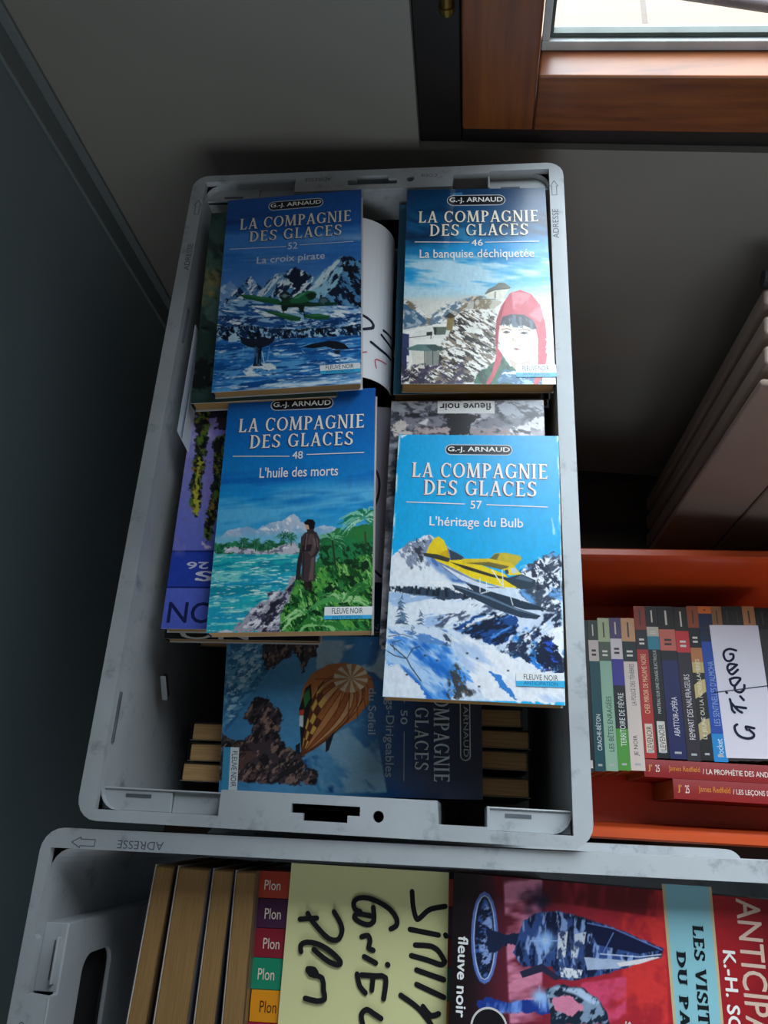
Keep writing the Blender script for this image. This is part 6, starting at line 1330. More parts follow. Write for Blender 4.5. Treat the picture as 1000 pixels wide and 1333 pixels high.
 ('p','#e6cfae',[.27,.5,.183,.519,.178,.498],0,0),
 ('p','#c08254',[.27,.5,.178,.498,.183,.477],0,0),
 ('p','#e6cfae',[.27,.5,.183,.477,.196,.459],0,0),
 ('p','#c08254',[.27,.5,.196,.459,.216,.444],0,0),
 ('p','#e6cfae',[.27,.5,.216,.444,.242,.435],0,0),
 ('p','#c08254',[.27,.5,.242,.435,.27,.433],0,0),
 ('p','#1f1818',[.475,.7,.337,.676,.31,.656,.419,.649,.586,.672,.718,.686,.567,.694],0,0),
 ('p','#2f7a3a',[.383,.685,.337,.663,.401,.656,.465,.677],0,0),
 ('p','#d8e0e4',[.512,.697,.511,.681,.586,.681,.577,.695],0,0),
 ('p','#c84a30',[.478,.698,.474,.679,.511,.681,.508,.698],0,0),
 ('l','#7a3a1c',.005,[.239,.436,.234,.412]),
 ('l','#7a3a1c',.005,[.273,.433,.279,.408]),
 ('l','#7a3a1c',.005,[.307,.439,.378,.418]),
 ('l','#7a3a1c',.0051,[.337,.455,.463,.44]),
 ('l','#7a3a1c',.005,[.356,.477,.521,.471]),
 ('l','#7a3a1c',.0067,[.363,.503,.541,.508]),
 ('l','#7a3a1c',.005,[.356,.528,.522,.56]),
 ('l','#7a3a1c',.005,[.337,.549,.466,.603]),
 ('l','#7a3a1c',.005,[.308,.563,.38,.631]),
 ('l','#7a3a1c',.005,[.273,.568,.28,.639]),
 ('p','#16202c',[.668,.591,.605,.557,.724,.579,.738,.591],0,0),
 ('p','#16202c',[.7,.708,.68,.69,.756,.69,.741,.706],0,0),
 ('Q','#dfe4e8',[.72,.928,.99,.928,.99,.962,.72,.962]),
 ('Q','#3f94bc',[.72,.962,.99,.962,.99,.99,.72,.99]),
 ('T','FLEUVE NOIR','cond','#2a3040',[.745,.934,.965,.955],0),
 ('pill',[.26,.043,.77,.082]),
 ('T','G.-J. ARNAUD','sans','#aab4c0',[.285,.05,.745,.075],0),
 ('T','LA COMPAGNIE','serif','#c2ccd4|#0a1020',[.14,.122,.9,.18],0),
 ('T','DES GLACES','serif','#c2ccd4|#0a1020',[.22,.2,.83,.252],0),
 ('R','#9fb2c4',[.1,.292,.42,.292],.005),
 ('R','#9fb2c4',[.6,.292,.9,.292],.005),
 ('T','50','light','#b4c4d0',[.465,.28,.555,.306],0),
 ('T','Les Gangs-Dirigeables','light','#a9bccb',[.12,.33,.88,.372],0),
 ('T','du Soleil','light','#a9bccb',[.33,.4,.62,.43],0),
]
ART['visit'] = [
 ('g',[0,'#7a1620',.1,'#9c1e26',.3,'#b82830',.6,'#a82a3c',.85,'#5a2030',.93,'#22141c',1,'#120c12']),
 ('s','#d83838',[-.032,.486,.009,.326,.601,.337,.63,.519,.326,.454],5,30,1.5,.5,1,0),
 ('s','#6a1420',[-.013,.869,-.038,.324,.131,.33,.109,.61,.096,.857],5,10,3,.5,2,0),
 ('s','#e08aa8',[.015,.837,-.002,.712,.65,.713,.675,.811],5,80,3,.55,3,0),
 ('s','#d84a70',[.462,.594,.413,.456,.621,.462,.642,.596],5,50,2,.5,4,0),
 ('p','#2a2440',[.061,.774,.041,.681,.131,.661,.159,.753],.05,.02),
 ('p','#17203c',[.306,.932,.151,.919,.093,.894,.129,.867,.235,.861,.386,.864,.491,.883,.51,.913,.44,.929],.006,0),
 ('s','#3f62a8',[.306,.932,.093,.894,.235,.861,.491,.883,.453,.924],14,80,2,.52,5,0),
 ('l','#5f7cc8',.0133,[.295,.855,.359,.856,.416,.861,.462,.869,.492,.879,.504,.891,.496,.903,.469,.914,.426,.923,.369,.93,.306,.933,.241,.932,.181,.928,.133,.92,.101,.909,.089,.897,.098,.885,.127,.873,.173,.864,.231,.858,.295,.855]),
 ('l','#c9d8f8',.0051,[.296,.86,.356,.861,.41,.865,.453,.872,.482,.881,.492,.891,.485,.901,.459,.911,.418,.919,.365,.925,.305,.928,.244,.927,.188,.923,.143,.917,.113,.907,.101,.897,.11,.886,.137,.876,.18,.868,.235,.863,.296,.86]),
 ('s','#8fa8e0',[.304,.917,.133,.899,.161,.877,.296,.865,.431,.874,.478,.893],14,60,2,.56,51,0),
 ('p','#1c2848',[.254,.886,.266,.814,.264,.692,.293,.682,.322,.814,.374,.885],.01,0),
 ('p','#35508c',[.208,.774,.164,.733,.143,.661,.163,.581,.198,.491,.244,.393,.273,.34,.311,.348,.349,.416,.41,.515,.454,.614,.451,.663,.403,.683,.416,.773,.362,.803,.27,.784],.004,0),
 ('s','#14203f',[.208,.774,.164,.733,.143,.661,.163,.581,.198,.491,.244,.393,.273,.34,.311,.348,.349,.416,.41,.515,.454,.614,.451,.663,.403,.683,.416,.773,.362,.803,.27,.784],11,10,2.5,.52,6,0),
 ('s','#8ea8dc',[.208,.774,.164,.733,.143,.661,.163,.581,.198,.491,.244,.393,.273,.34,.311,.348,.349,.416,.41,.515,.454,.614,.451,.663,.403,.683,.416,.773,.362,.803,.27,.784],12,5,3,.6,7,0),
 ('p','#141c40',[.187,.571,.201,.491,.278,.345,.306,.414,.283,.542],0,0),
 ('l','#6f8ad0',.0051,[.187,.571,.201,.491,.278,.345]),
 ('l','#6f8ad0',.0051,[.221,.491,.314,.523]),
 ('p','#d6dce8',[.245,.662,.233,.632,.353,.641,.364,.668],0,0),
 ('p','#d6dce8',[.306,.622,.291,.597,.348,.605,.355,.623],0,0),
 ('p','#cdd6e6',[.245,.612,.228,.575,.286,.582,.292,.608],0,0),
 ('p','#e4e8f0',[.4,.658,.404,.589,.442,.594,.446,.655],0,0),
 ('s','#3a4a74',[.238,.667,.225,.571,.442,.589,.447,.663],20,0,2,.5,8,0),
 ('p','#aebedc',[.345,.583,.341,.455,.38,.475,.402,.574],0,0),
 ('p','#e8e4e8',[.357,.484,.315,.376,.311,.348,.352,.416,.373,.475],0,0),
 ('l','#d0dcf4',.0051,[.323,.533,.32,.415,.299,.348]),
 ('p','#9fc4f4',[.282,.713,.264,.694,.285,.684,.306,.701],0,0),
 ('p','#8fb8f4',[.292,.733,.255,.721,.237,.702,.249,.682,.283,.67,.321,.683,.339,.703,.326,.721],0,.022),
 ('p','#e4f0fe',[.29,.713,.273,.703,.287,.692,.303,.703],0,.012),
 ('l','#a8c8f8',.0034,[.213,.702,.362,.703]),
 ('l','#a8c8f8',.0034,[.295,.751,.281,.654]),
 ('p','#2a2c48',[.44,.783,.393,.713,.45,.653,.463,.673,.43,.713,.467,.773],0,0),
 ('p','#1f3c94',[.597,.916,.563,.882,.581,.812,.545,.713,.504,.683,.619,.693,.617,.772,.638,.861,.625,.911],.01,0),
 ('s','#7aa2f0',[.597,.916,.581,.812,.52,.693,.605,.693,.638,.861],9,5,4,.56,9,0),
 ('p','#1c2a3c',[.507,.703,.48,.663,.48,.594,.519,.546,.578,.518,.628,.508,.656,.684,.577,.691],.006,0),
 ('s','#8aa0bc',[.507,.703,.48,.663,.519,.546,.628,.508,.656,.684],11,40,2.5,.54,10,0),
 ('p','#e088a8',[.54,.683,.524,.624,.575,.591,.609,.625,.595,.669],.01,0),
 ('s','#bcd0ee',[.497,.683,.484,.595,.539,.537,.556,.556,.515,.614],14,30,3,.4,11,0),
 ('p','#a8ccfa',[.545,.747,.518,.735,.507,.721,.513,.705,.538,.695,.565,.705,.576,.721,.569,.735],0,.02),
 ('l','#a8c8f8',.0034,[.493,.721,.593,.721]),
 ('p','#0d0b10',[.699,.828,.719,.831,.736,.841,.75,.856,.756,.874,.755,.892,.747,.908,.732,.918,.714,.922,.694,.919,.676,.909,.663,.894,.656,.876,.657,.857,.666,.842,.68,.831],0,0),
 ('ring','#d8d4d0',[.706,.875],.095,.085),
 ('Q','#8ec4d0',[-.033,.332,-.038,.185,.577,.179,.599,.32]),
 ('Q','#c8b890',[-.033,.334,-.033,.324,.598,.313,.599,.322]),
 ('Q','#c8b890',[-.037,.19,-.038,.181,.576,.175,.577,.183]),
 ('T','ANTICIPATION','light','#d8b8a8',[.005,.037,.955,.11],0),
 ('T','K.-H. SCHEER','bold','#f0ece8',[.251,.124,.84,.162],0),
 ('T','LES VISITEURS','slab','#141a20',[.147,.215,.83,.248],0),
 ('T','DU PASSÉ','slab','#141a20',[.272,.268,.8,.301],0),
 ('T','fleuve noir','bold','#f0f0f0',[.303,.946,.671,.979],0),
 ('T','S','bold','#d8c8cc',[.608,.447,.64,.465],0),
]
ART['lilac'] = [
 ('g',[0,'#5264c8',.12,'#5a6ad0',.13,'#5a6ad0',1,'#a89cd8']),
 ('p','#2a46b4',[-.1,.163,1.1,.163,1.1,.311,-.1,.311],0,0),
 ('p','#16246a',[-.1,.308,1.1,.308,1.1,.314,-.1,.314],0,0),
 ('p','#16246a',[-.1,.16,1.1,.16,1.1,.166,-.1,.166],0,0),
 ('s','#8a80cc',[0,.311,1,.311,1,1,0,1],4,80,3,.5,1,0),
 ('s','#c8b4e4',[0,.6,1,.6,1,1,0,1],3,70,2,.62,2,0),
 ('p','#27302a',[.991,1.002,.89,1.005,.869,.941,.866,.817,.866,.714,.863,.632,.858,.543,.862,.464,.881,.46,.912,.508,.935,.579,.929,.651,.935,.743,.948,.837,.981,.923],.02,0),
 ('s','#5f7a2a',[.991,1.002,.89,1.005,.869,.941,.866,.817,.866,.714,.863,.632,.858,.543,.862,.464,.881,.46,.912,.508,.935,.579,.929,.651,.935,.743,.948,.837,.981,.923],16,80,2,.5,3,.02),
 ('s','#0e1214',[.991,1.002,.89,1.005,.869,.941,.866,.817,.866,.714,.863,.632,.858,.543,.862,.464,.881,.46,.912,.508,.935,.579,.929,.651,.935,.743,.948,.837,.981,.923],16,60,1.6,.54,4,.02),
 ('s','#a07a30',[.991,1.002,.89,1.005,.869,.941,.866,.817,.866,.714,.863,.632,.858,.543,.862,.464,.881,.46,.912,.508,.935,.579,.929,.651,.935,.743,.948,.837,.981,.923],20,40,2,.66,5,.02),
 ('p','#27302a',[.814,.807,.753,.825,.682,.56,.734,.507,.74,.404,.754,.353,.787,.37,.803,.395,.795,.473,.782,.543,.793,.668],.02,0),
 ('s','#5f7a2a',[.814,.807,.753,.825,.682,.56,.734,.507,.74,.404,.754,.353,.787,.37,.803,.395,.795,.473,.782,.543,.793,.668],16,80,2,.5,3,.02),
 ('s','#0e1214',[.814,.807,.753,.825,.682,.56,.734,.507,.74,.404,.754,.353,.787,.37,.803,.395,.795,.473,.782,.543,.793,.668],16,60,1.6,.54,4,.02),
 ('s','#a07a30',[.814,.807,.753,.825,.682,.56,.734,.507,.74,.404,.754,.353,.787,.37,.803,.395,.795,.473,.782,.543,.793,.668],20,40,2,.66,5,.02),
 ('p','#b8b43a',[.908,.715,.894,.715,.879,.578,.863,.473,.883,.468,.899,.525,.901,.614],.02,0),
 ('p','#2a2634',[.876,1.01,.759,1.008,.737,.854,.798,.835,.849,.912],.03,0),
 ('p','#d8c4e0',[.804,.353,.78,.336,.745,.328,.75,.319,.784,.321,.808,.34],.01,0),
 ('T','TION','light','#1a2258',[.5,.022,.97,.105],0),
 ('T','N - 26','bold','#d0d4ec',[.5,.237,.89,.266],0),
 ('T','AS','slab','#e4e6f4',[.52,.188,.824,.229],0),
]
ART['stone'] = [
 ('g',[0,'#9a9aa4',1,'#8c8c98']),
 ('s','#c8c4cc',[0,0,1,0,1,1,0,1],5,10,1.8,.5,1,0),
 ('s','#3a3c46',[0,0,1,0,1,1,0,1],7,-10,2,.56,2,0),
 ('p','#83808c',[.922,.922,.825,.942,.643,.933,.629,.891,.75,.879,.883,.88],.02,0),
 ('s','#4a4a56',[.922,.922,.825,.942,.643,.933,.629,.891,.75,.879,.883,.88],14,20,2,.6,3,0),
 ('p','#b8a4a4',[.834,.879,.738,.887,.617,.879,.622,.85,.821,.85],.02,0),
 ('s','#4a4a56',[.834,.879,.738,.887,.617,.879,.622,.85,.821,.85],14,20,2,.6,3,0),
 ('p','#84818c',[.473,.886,.39,.915,.259,.91,.235,.886,.366,.878,.461,.878],.02,0),
 ('s','#4a4a56',[.473,.886,.39,.915,.259,.91,.235,.886,.366,.878,.461,.878],14,20,2,.6,3,0),
 ('p','#a49498',[.473,.862,.366,.878,.224,.869,.201,.841,.473,.841],.02,0),
 ('s','#4a4a56',[.473,.862,.366,.878,.224,.869,.201,.841,.473,.841],14,20,2,.6,3,0),
 ('p','#e8e4ea',[.212,.865,.129,.889,.082,.877,.095,.839,.213,.839],.02,0),
 ('s','#4a4a56',[.212,.865,.129,.889,.082,.877,.095,.839,.213,.839],14,20,2,.6,3,0),
 ('p','#e6e2e8',[.117,.898,.081,.922,-.002,.93,-.017,.864,.06,.861],.02,0),
 ('s','#4a4a56',[.117,.898,.081,.922,-.002,.93,-.017,.864,.06,.861],14,20,2,.6,3,0),
 ('p','#d4cac4',[.988,.901,.909,.909,.857,.859,.869,.841,.984,.841],.02,0),
 ('s','#4a4a56',[.988,.901,.909,.909,.857,.859,.869,.841,.984,.841],14,20,2,.6,3,0),
 ('p','#b0b4c0',[.305,.99,.007,.992,-.003,.947,.199,.923,.294,.94],.02,0),
 ('s','#4a4a56',[.305,.99,.007,.992,-.003,.947,.199,.923,.294,.94],14,20,2,.6,3,0),
 ('p','#a4a6b0',[.988,.99,.705,.992,.692,.95,.898,.934,.986,.951],.02,0),
 ('s','#4a4a56',[.988,.99,.705,.992,.692,.95,.898,.934,.986,.951],14,20,2,.6,3,0),
 ('p','#15171e',[.625,.941,.462,.945,.414,.919,.473,.891,.461,.843,.604,.843,.623,.891],.02,0),
 ('s','#1c1e26',[.973,.943,.679,.946,.63,.933,.837,.921],14,0,2,.5,5,0),
 ('s','#dcd8dc',[.823,.896,.739,.925,.762,.888],12,30,2,.4,6,0),
 ('s','#7a4a4a',[.928,1.011,.438,1.008,.462,.995,.927,.998],12,10,2,.6,8,0),
 ('Q','#e6e4e4',[.317,.997,.693,.999,.691,.943,.318,.941]),
 ('T','fleuve noir','bold','#16161a',[.338,.956,.677,.989],0),
 ('T','ANTICIPATION','light','#2a2a30',[.06,.03,.94,.1],0),
]
ART['green'] = [  # print colours darkened to carry the shadow on this cover
 ('g',[0,'#35544e',.3,'#4a6a5a',.35,'#8a8458',.45,'#56746a',1,'#2c4440']),
 ('p','#1a2226',[.044,.351,.084,.351,.088,.38,.048,.379],.02,0),
 ('p','#121618',[.032,.587,.099,.609,.105,.679,.011,.625],.02,0),
 ('p','#14181a',[-.006,.749,.114,.717,.127,.935,.007,.942],.04,0),
 ('s','#263e3a',[0,0,1,0,1,1,0,1],5,60,2,.55,2,0),
 ('s','#948850',[0,.3,1,.3,1,.5,0,.5],6,60,2,.62,3,0),
]
ART['navy'] = [
 ('g',[0,'#0c1420',.6,'#141a28',.93,'#20181c',1,'#2a2024']),
 ('s','#d0ccc8',[0,.955,1,.955,1,1,0,1],14,10,2,.52,2,0),
 ('s','#b02a26',[.2,.95,.5,.95,.5,1,.2,1],16,20,1.5,.55,3,0),
 ('s','#0a0c12',[0,.94,1,.94,1,1,0,1],10,30,2,.55,4,0),
]

BULB, HUILE, BANQ, CROIX, SOL, VIS, LIL, STONE, GREEN, NAVY = (ART[k] for k in ('bulb', 'huile', 'banquise', 'croix', 'soleil', 'visit', 'lilac', 'stone', 'green', 'navy'))
# ------------------------------------------------------------------ paperbacks lying in the grey crate
NX = 300
def flat(label, x, y, top, yaw, t, tilt=0, **kw):
    rot = (0, tilt, yaw)
    return book(label, (x, y, top - t), rot, t, **kw)
G1 = 'blue-covered series paperbacks on top of the crate'
flat('paperback numbered 57 with a yellow floatplane over snowy mountains', .084, -.083, .0035, R(-.62), .012, ops=BULB, nx=NX, spine='#0a86b8', pout=.0012, group=G1, edge='#d9dcd8')
flat('paperback numbered 48 with a man in a long coat by a tropical lagoon', -.0375, -.0432, -.004, R(2.4), .0125, ops=HUILE, nx=NX, spine='#0a5a9a', pout=.001, group=G1, pages=M_pages_pale)
flat('paperback numbered 46 with a red-hooded child before a snowy village', .083, .1335, .0024, R(.9), .012, tilt=.045, ops=BANQ, nx=NX, spine='#0a3a5c', pout=.0012, group=G1)
flat('paperback numbered 52 with whale tails and a green floatplane', -.055, .1275, .009, R(3.5), .009, ops=CROIX, nx=NX, spine='#0c3c74', pout=.0005, group=G1)
TI = .17
o = book('paperback numbered 50 lying sideways with a patchwork hot-air balloon', (0, 0, 0), (0, TI, R(-88.8)), .012, ops=SOL, nx=NX, spine='#1a4a70', group=G1, w=.104)
c = Vector((.0015, -.1742, -.0575)); o.location = c - Matrix.Rotation(R(-88.8), 3, 'Z') @ Matrix.Rotation(TI, 3, 'Y') @ Vector((0, 0, .012))
G2 = 'paperbacks half hidden under the blue-covered ones'
flat('lilac paperback with green plumes, upside down under book 48', -.0715, -.0395, -.018, R(180.9), .0115, ops=LIL, nx=200, spine='#2c3c9c', group=G2, pout=-.0004)
flat('black-covered paperback under the lilac one', -.0735, -.0435, -.031, R(.8), .0115, front='#15161c', spine='#101014', group=G2, ops=[('T', 'NO', 'light', '#c8c8c8', [.10, .955, .55, 1.0], 180)])
flat('dark teal paperback lying crosswise under the black one', -.005, -.0668, -.044, R(-90.5), .0115, front='#123440', spine='#0f2c38', group=G2, ops=[('T', 'LA COMPAGNIE', 'serif', '#51707c', [.95, .30, .985, .75], 90)])
flat('grey stone-wall paperback, upside down under books 46 and 57', .0775, -.0485, -.0100, R(180.2), .012, ops=STONE, nx=200, spine='#b8a890', group=G2)
flat('green and dark paperback showing left of book 52', -.0722, .1235, -.0005, R(2.9), .012, ops=GREEN, nx=90, spine='#3a4c44', group=G2)
flat('teal paperback showing as a strip left of book 46', .0762, .1355, -.0128, R(1.05), .0125, front='#2a6684', spine='#2d7290', group=G2)
flat('dark navy paperback showing right of book 46', .0832, .1375, -.0262, R(.25), .0125, ops=NAVY, nx=60, spine='#0d1626', group=G2)
# plain books that fill the crate below, standing like files in two columns
proto = book('page tops of an upright paperback', (0, 0, 0), (0, 0, 0), .0125, 'paperbacks filed upright in the grey crate', pages=M_pages_pale, front='#20242c', spine='#2a2c34', back='#20242c', edge='#8a8070')
ROWZ = -.082 - BH/2
n = 0
def upright(x, y, label, yaw=0):
    global n
    rot = (R(90), 0, R(yaw)); loc = (x, y + .0125/2, ROWZ)
    if n == 0: proto.location = loc; proto.rotation_euler = rot; proto['label'] = label
    else: dup(proto, loc, rot, label)
    n += 1
UP = ['nearest upright paperback at lower left, left of the balloon book', 'middle upright paperback at lower left, left of the balloon book', 'upper of the upright paperbacks at lower left, left of the balloon book']
for k, y in enumerate((-.2145, -.2005, -.187)): upright(-.0655 - .001*(k != 0)*0 + (0 if k == 0 else .0035), y, UP[k], (0, .6, 0)[k])
UP = ['nearest upright paperback at lower right, right of the balloon book', 'second nearest upright paperback at lower right of the balloon book', 'third upright paperback at lower right of the balloon book', 'uppermost upright paperback at lower right, under book 57']
for k, y in enumerate((-.2145, -.197, -.1835, -.1695)): upright(.0685 + (.0005, -.0005, .001, -.004)[k], y, UP[k], (0, -.5, 0, .4)[k])
HID = 'upright paperback buried under the stacks in the grey crate'
for x in (-.0655, .0665):
    for y in (-.12, -.07, -.02, .03, .08, .13, .18, .215): upright(x, y, HID)
fill = book('plain paperback buried inside a stack in the grey crate', (-.066, -.03, -.075-.006), (0, 0, 0), .018, 'paperbacks buried inside the stacks', front='#3a4450', spine='#2c3038')
for x, y, t0, b0 in ((-.05, -.028, -.0565, -.082), (.0775, -.045, -.0225, -.082), (-.068, .128, -.0130, -.082), (.08, .132, -.0395, -.082)):
    k = max(1, round((t0-b0-.0005)/.0185)); g = (t0-b0)/k
    for i in range(k):
        if x == -.05 and i == 0: fill.location = (x, y, b0 + .0005); continue
        dup(fill, (x, y, b0 + .0003 + i*g), (0, 0, R(.4*i)), 'plain paperback buried inside a stack in the grey crate')

# ------------------------------------------------------------------ loose cards and papers in the grey crate
def paper(name, label, ops, prof, y0, y1, c='#e9e8ec', nx=1, loc=(0, 0, 0), rz=0, th=.0004, cat='card'):
    """sheet whose cross-section follows prof [(x, z)...]; writing in u (along prof) and v (from y1 down to y0)"""
    sh = Sheet(); P = [Vector(p) for p in prof]; L = [0]
    for a, b in zip(P, P[1:]): L.append(L[-1]+(b-a).length)
    def at(u):
        s = max(0, min(1, u))*L[-1]
        for i in range(len(P)-1):
            if s <= L[i+1] or i == len(P)-2:
                f = (s-L[i])/max(1e-9, L[i+1]-L[i]); p = P[i].lerp(P[i+1], f); d = (P[i+1]-P[i]).normalized(); return p, Vector((-d.y, d.x))
    def to3(u, v, hh):
        p, nn = at(u); q = p + nn*hh; return (q.x, y1+(y0-y1)*v, q.y)
    N = max(1, (len(P)-1)*2)
    us = sorted(set([L[i]/L[-1] for i in range(len(P))] + [i/24 for i in range(25)])) if len(P) > 2 else [0, 1]
    for a, b in zip(us, us[1:]):
        sh.poly([to3(a, 1, 0), to3(b, 1, 0), to3(b, 0, 0), to3(a, 0, 0)], lin(c))
        sh.poly([to3(a, 0, -th), to3(b, 0, -th), to3(b, 1, -th), to3(a, 1, -th)], lin(c))
        for v in (0, 1): sh.poly([to3(a, v, 0), to3(b, v, 0), to3(b, v, -th), to3(a, v, -th)], lin(c))
    for u in (0, 1): sh.poly([to3(u, 0, 0), to3(u, 1, 0), to3(u, 1, -th), to3(u, 0, -th)], lin(c))
    ink_ops(sh, ops, to3, abs(y1-y0)/L[-1], .00006)
    o = sh.build(name, M_matte, None); o.location = loc; o.rotation_euler = (0, 0, rz)
    return tag(o, label, cat)
prof = [(-.03, -.0002), (-.012, -.0003)] + [(-.012 + .034*math.sin(R(a)), -.0323 + .032*math.cos(R(a))) for a in range(8, 89, 8)]
paper('paper_card', 'white paper card with handwriting between books 52 and 46', [('W','#1c2238',[.306,.63,.462,.633,.582,.659,.6,.691,.48,.719,.33,.735],.035),('W','#1c2238',[.75,.675,.93,.672],.035),('W','#1c2238',[.72,.711,.81,.727,.942,.732],.035),('W','#1c2238',[.582,.783,.72,.804,.93,.807],.035),('W','#d05a70',[.39,.852,.45,.897,.474,.863,.534,.85],.014),('W','#d05a70',[.66,.923,.648,.875,.81,.865],.014)], prof, .056, .2005, '#e6e6ea', rz=R(1.5))
paper('paper_card', 'shaded paper card with a pen stroke between books 48 and 57', [('W','#15161c',[.45,.3,.75,.4,.8,.5,.7,.6,.4,.68],.05),('W','#15161c',[.4,.85,.9,.97],.05)], [(-.0125, -.024), (.0225, -.030)], -.09, .045, '#8c8a98', rz=R(1))  # white card, its shade put into the grey colour

# folded leaflet pushed against the left wall
m = MB()
A0, A1 = Vector((-.1255, .100, .001)), Vector((-.1195, -.004, -.040))
for dx, dz, dy in ((0, 0, 0), (.0035, -.003, -.006)):
    a = Vector((-.1285+dx, .102+dy, -.002+dz)); b = Vector((-.1290+dx, .012+dy, -.003+dz)); c_ = Vector((-.124+dx, -.006+dy, -.06)); d = Vector((-.1235+dx*.4, .095+dy, -.07))
    e = Vector((.0004, 0, 0))
    m.quad(a, b, c_, d); m.quad(d+e, c_+e, b+e, a+e)
    for p, q in ((a, b), (b, c_), (c_, d), (d, a)): m.quad(p, p+e, q+e, q)
tag(m.build('folded_leaflet', noise_mat('white_leaflet_paper', '#c6cedb', '#d6dce6', 20, .5)), 'white folded leaflet wedged against the left wall of the grey crate', 'leaflet')

# ------------------------------------------------------------------ contents of the foreground crate
CZ2 = C2[2]
FE = 'paperbacks standing fore-edge up in the foreground crate'
ks = ['leftmost paperback standing fore-edge up in the foreground crate', 'second paperback from the left standing fore-edge up in the foreground crate', 'third paperback from the left standing fore-edge up in the foreground crate', 'fourth paperback from the left, fore-edge up beside the coloured spines']
fe = None
for k, (x, y, yaw, t) in enumerate(((-0.1072, -0.3594, -2.47, 0.0128), (-0.0872, -0.3595, -1.53, 0.0210), (-0.0671, -0.3595, -0.56, 0.0136), (-0.0504, -0.3595, 1.11, 0.0139), )):
    # stands on its spine: fore-edge up
    a = R(yaw); ex = Vector((math.cos(a), math.sin(a), 0))
    o = book(ks[k], Vector((x, y, -0.034 - BW/2)) + ex*t/2, (0, R(-90), a), t, FE, pages=M_pages, front=('#3c3c44', '#2a2450', '#c8bca0', '#3a3a3c')[k], back=('#50402c', '#5a5a60', '#30343a', '#6a5a48')[k], spine='#444444', edge='#3c3644')

for k, (x, y, t, c, lab) in enumerate(((-0.0475, -0.2702, 0.0147, '#a83a26', 'brick red'), (-0.0457, -0.2852, 0.0156, '#4a2446', 'dark purple'), (-0.0449, -0.3011, 0.0152, '#8e2232', 'dark red'), (-0.0463, -0.3166, 0.0160, '#1e8a68', 'green'), (-0.0434, -0.3329, 0.0159, '#e8941c', 'orange'), (-0.0443, -0.3491, 0.0144, '#9c2038', 'crimson'), )):
    lab2 = 'paperback with %s spine running under the yellow card' % lab
    book(lab2, (x + BH/2, y, -0.042 - BW/2), (0, R(90), R(-89)), t, 'paperbacks with coloured spines running under the yellow card', front=c, spine=c, back=c, edge=c,
         spine_ops=[('T', 'Plon', 'sans', '#e8d8c8' if lab != 'orange' else '#5a3010', [.33, .912, .70, .968], 90)])
paper('index_card', 'pale yellow card with large black handwriting in the foreground crate', [('W','#14151a',[.774,.085,.783,.141,.802,.186,.82,.191,.854,.169,.893,.149,.981,.135],.03),('W','#14151a',[.769,.233,.944,.247],.03),('W','#14151a',[.985,.245,.989,.249],.03),('W','#14151a',[.804,.291,.906,.292,.954,.314,.982,.344],.03),('W','#14151a',[.782,.332,.885,.345,.964,.358,.985,.344],.03),('W','#14151a',[.816,.384,.903,.399,.981,.412],.03),('W','#14151a',[.819,.437,.983,.476],.03),('W','#14151a',[.727,.481,.83,.521,.909,.575,.941,.609],.03),('W','#14151a',[.861,.515,.908,.546,.954,.536],.03),('W','#14151a',[.652,.236,.685,.222,.686,.196,.644,.162,.577,.137,.502,.122,.44,.125,.414,.144,.425,.169,.458,.177],.03),('W','#14151a',[.538,.157,.545,.212,.503,.226,.453,.216,.424,.202,.442,.186,.524,.191],.03),('W','#14151a',[.475,.274,.514,.267,.529,.289,.521,.314,.551,.322],.03),('W','#14151a',[.497,.348,.57,.369],.03),('W','#14151a',[.64,.371,.645,.373],.03),('W','#14151a',[.46,.415,.479,.458,.516,.482],.03),('W','#14151a',[.487,.417,.574,.417,.634,.421,.627,.498],.03),('W','#14151a',[.558,.42,.554,.47],.03),('W','#14151a',[.51,.595,.498,.561,.529,.541,.569,.553,.617,.569],.03),('W','#14151a',[.085,.222,.191,.213],.03),('W','#14151a',[.132,.197,.16,.224,.248,.278,.298,.294,.338,.287,.354,.251,.331,.217,.295,.184],.03),('W','#14151a',[.109,.347,.103,.323,.137,.309,.211,.313,.295,.339,.355,.373,.34,.386,.283,.376,.224,.352,.186,.334],.03),('W','#14151a',[.158,.409,.198,.41,.217,.431,.184,.428,.158,.414],.03),('W','#14151a',[.176,.428,.25,.439,.263,.482,.274,.515,.228,.525,.155,.518],.03)], [(-0.04796, 0), (0.04796, 0)], -0.0675, 0.0675, '#dfdca2', loc=(0.0222, -0.3335, -0.0395), rz=0.0014)

flat('large red paperback with a blue spaceship beside the yellow card', 0.16, -0.3205, -0.0275, R(-91.3), .0115, ops=VIS, nx=300, spine='#3a1418', edge='#5a3030')


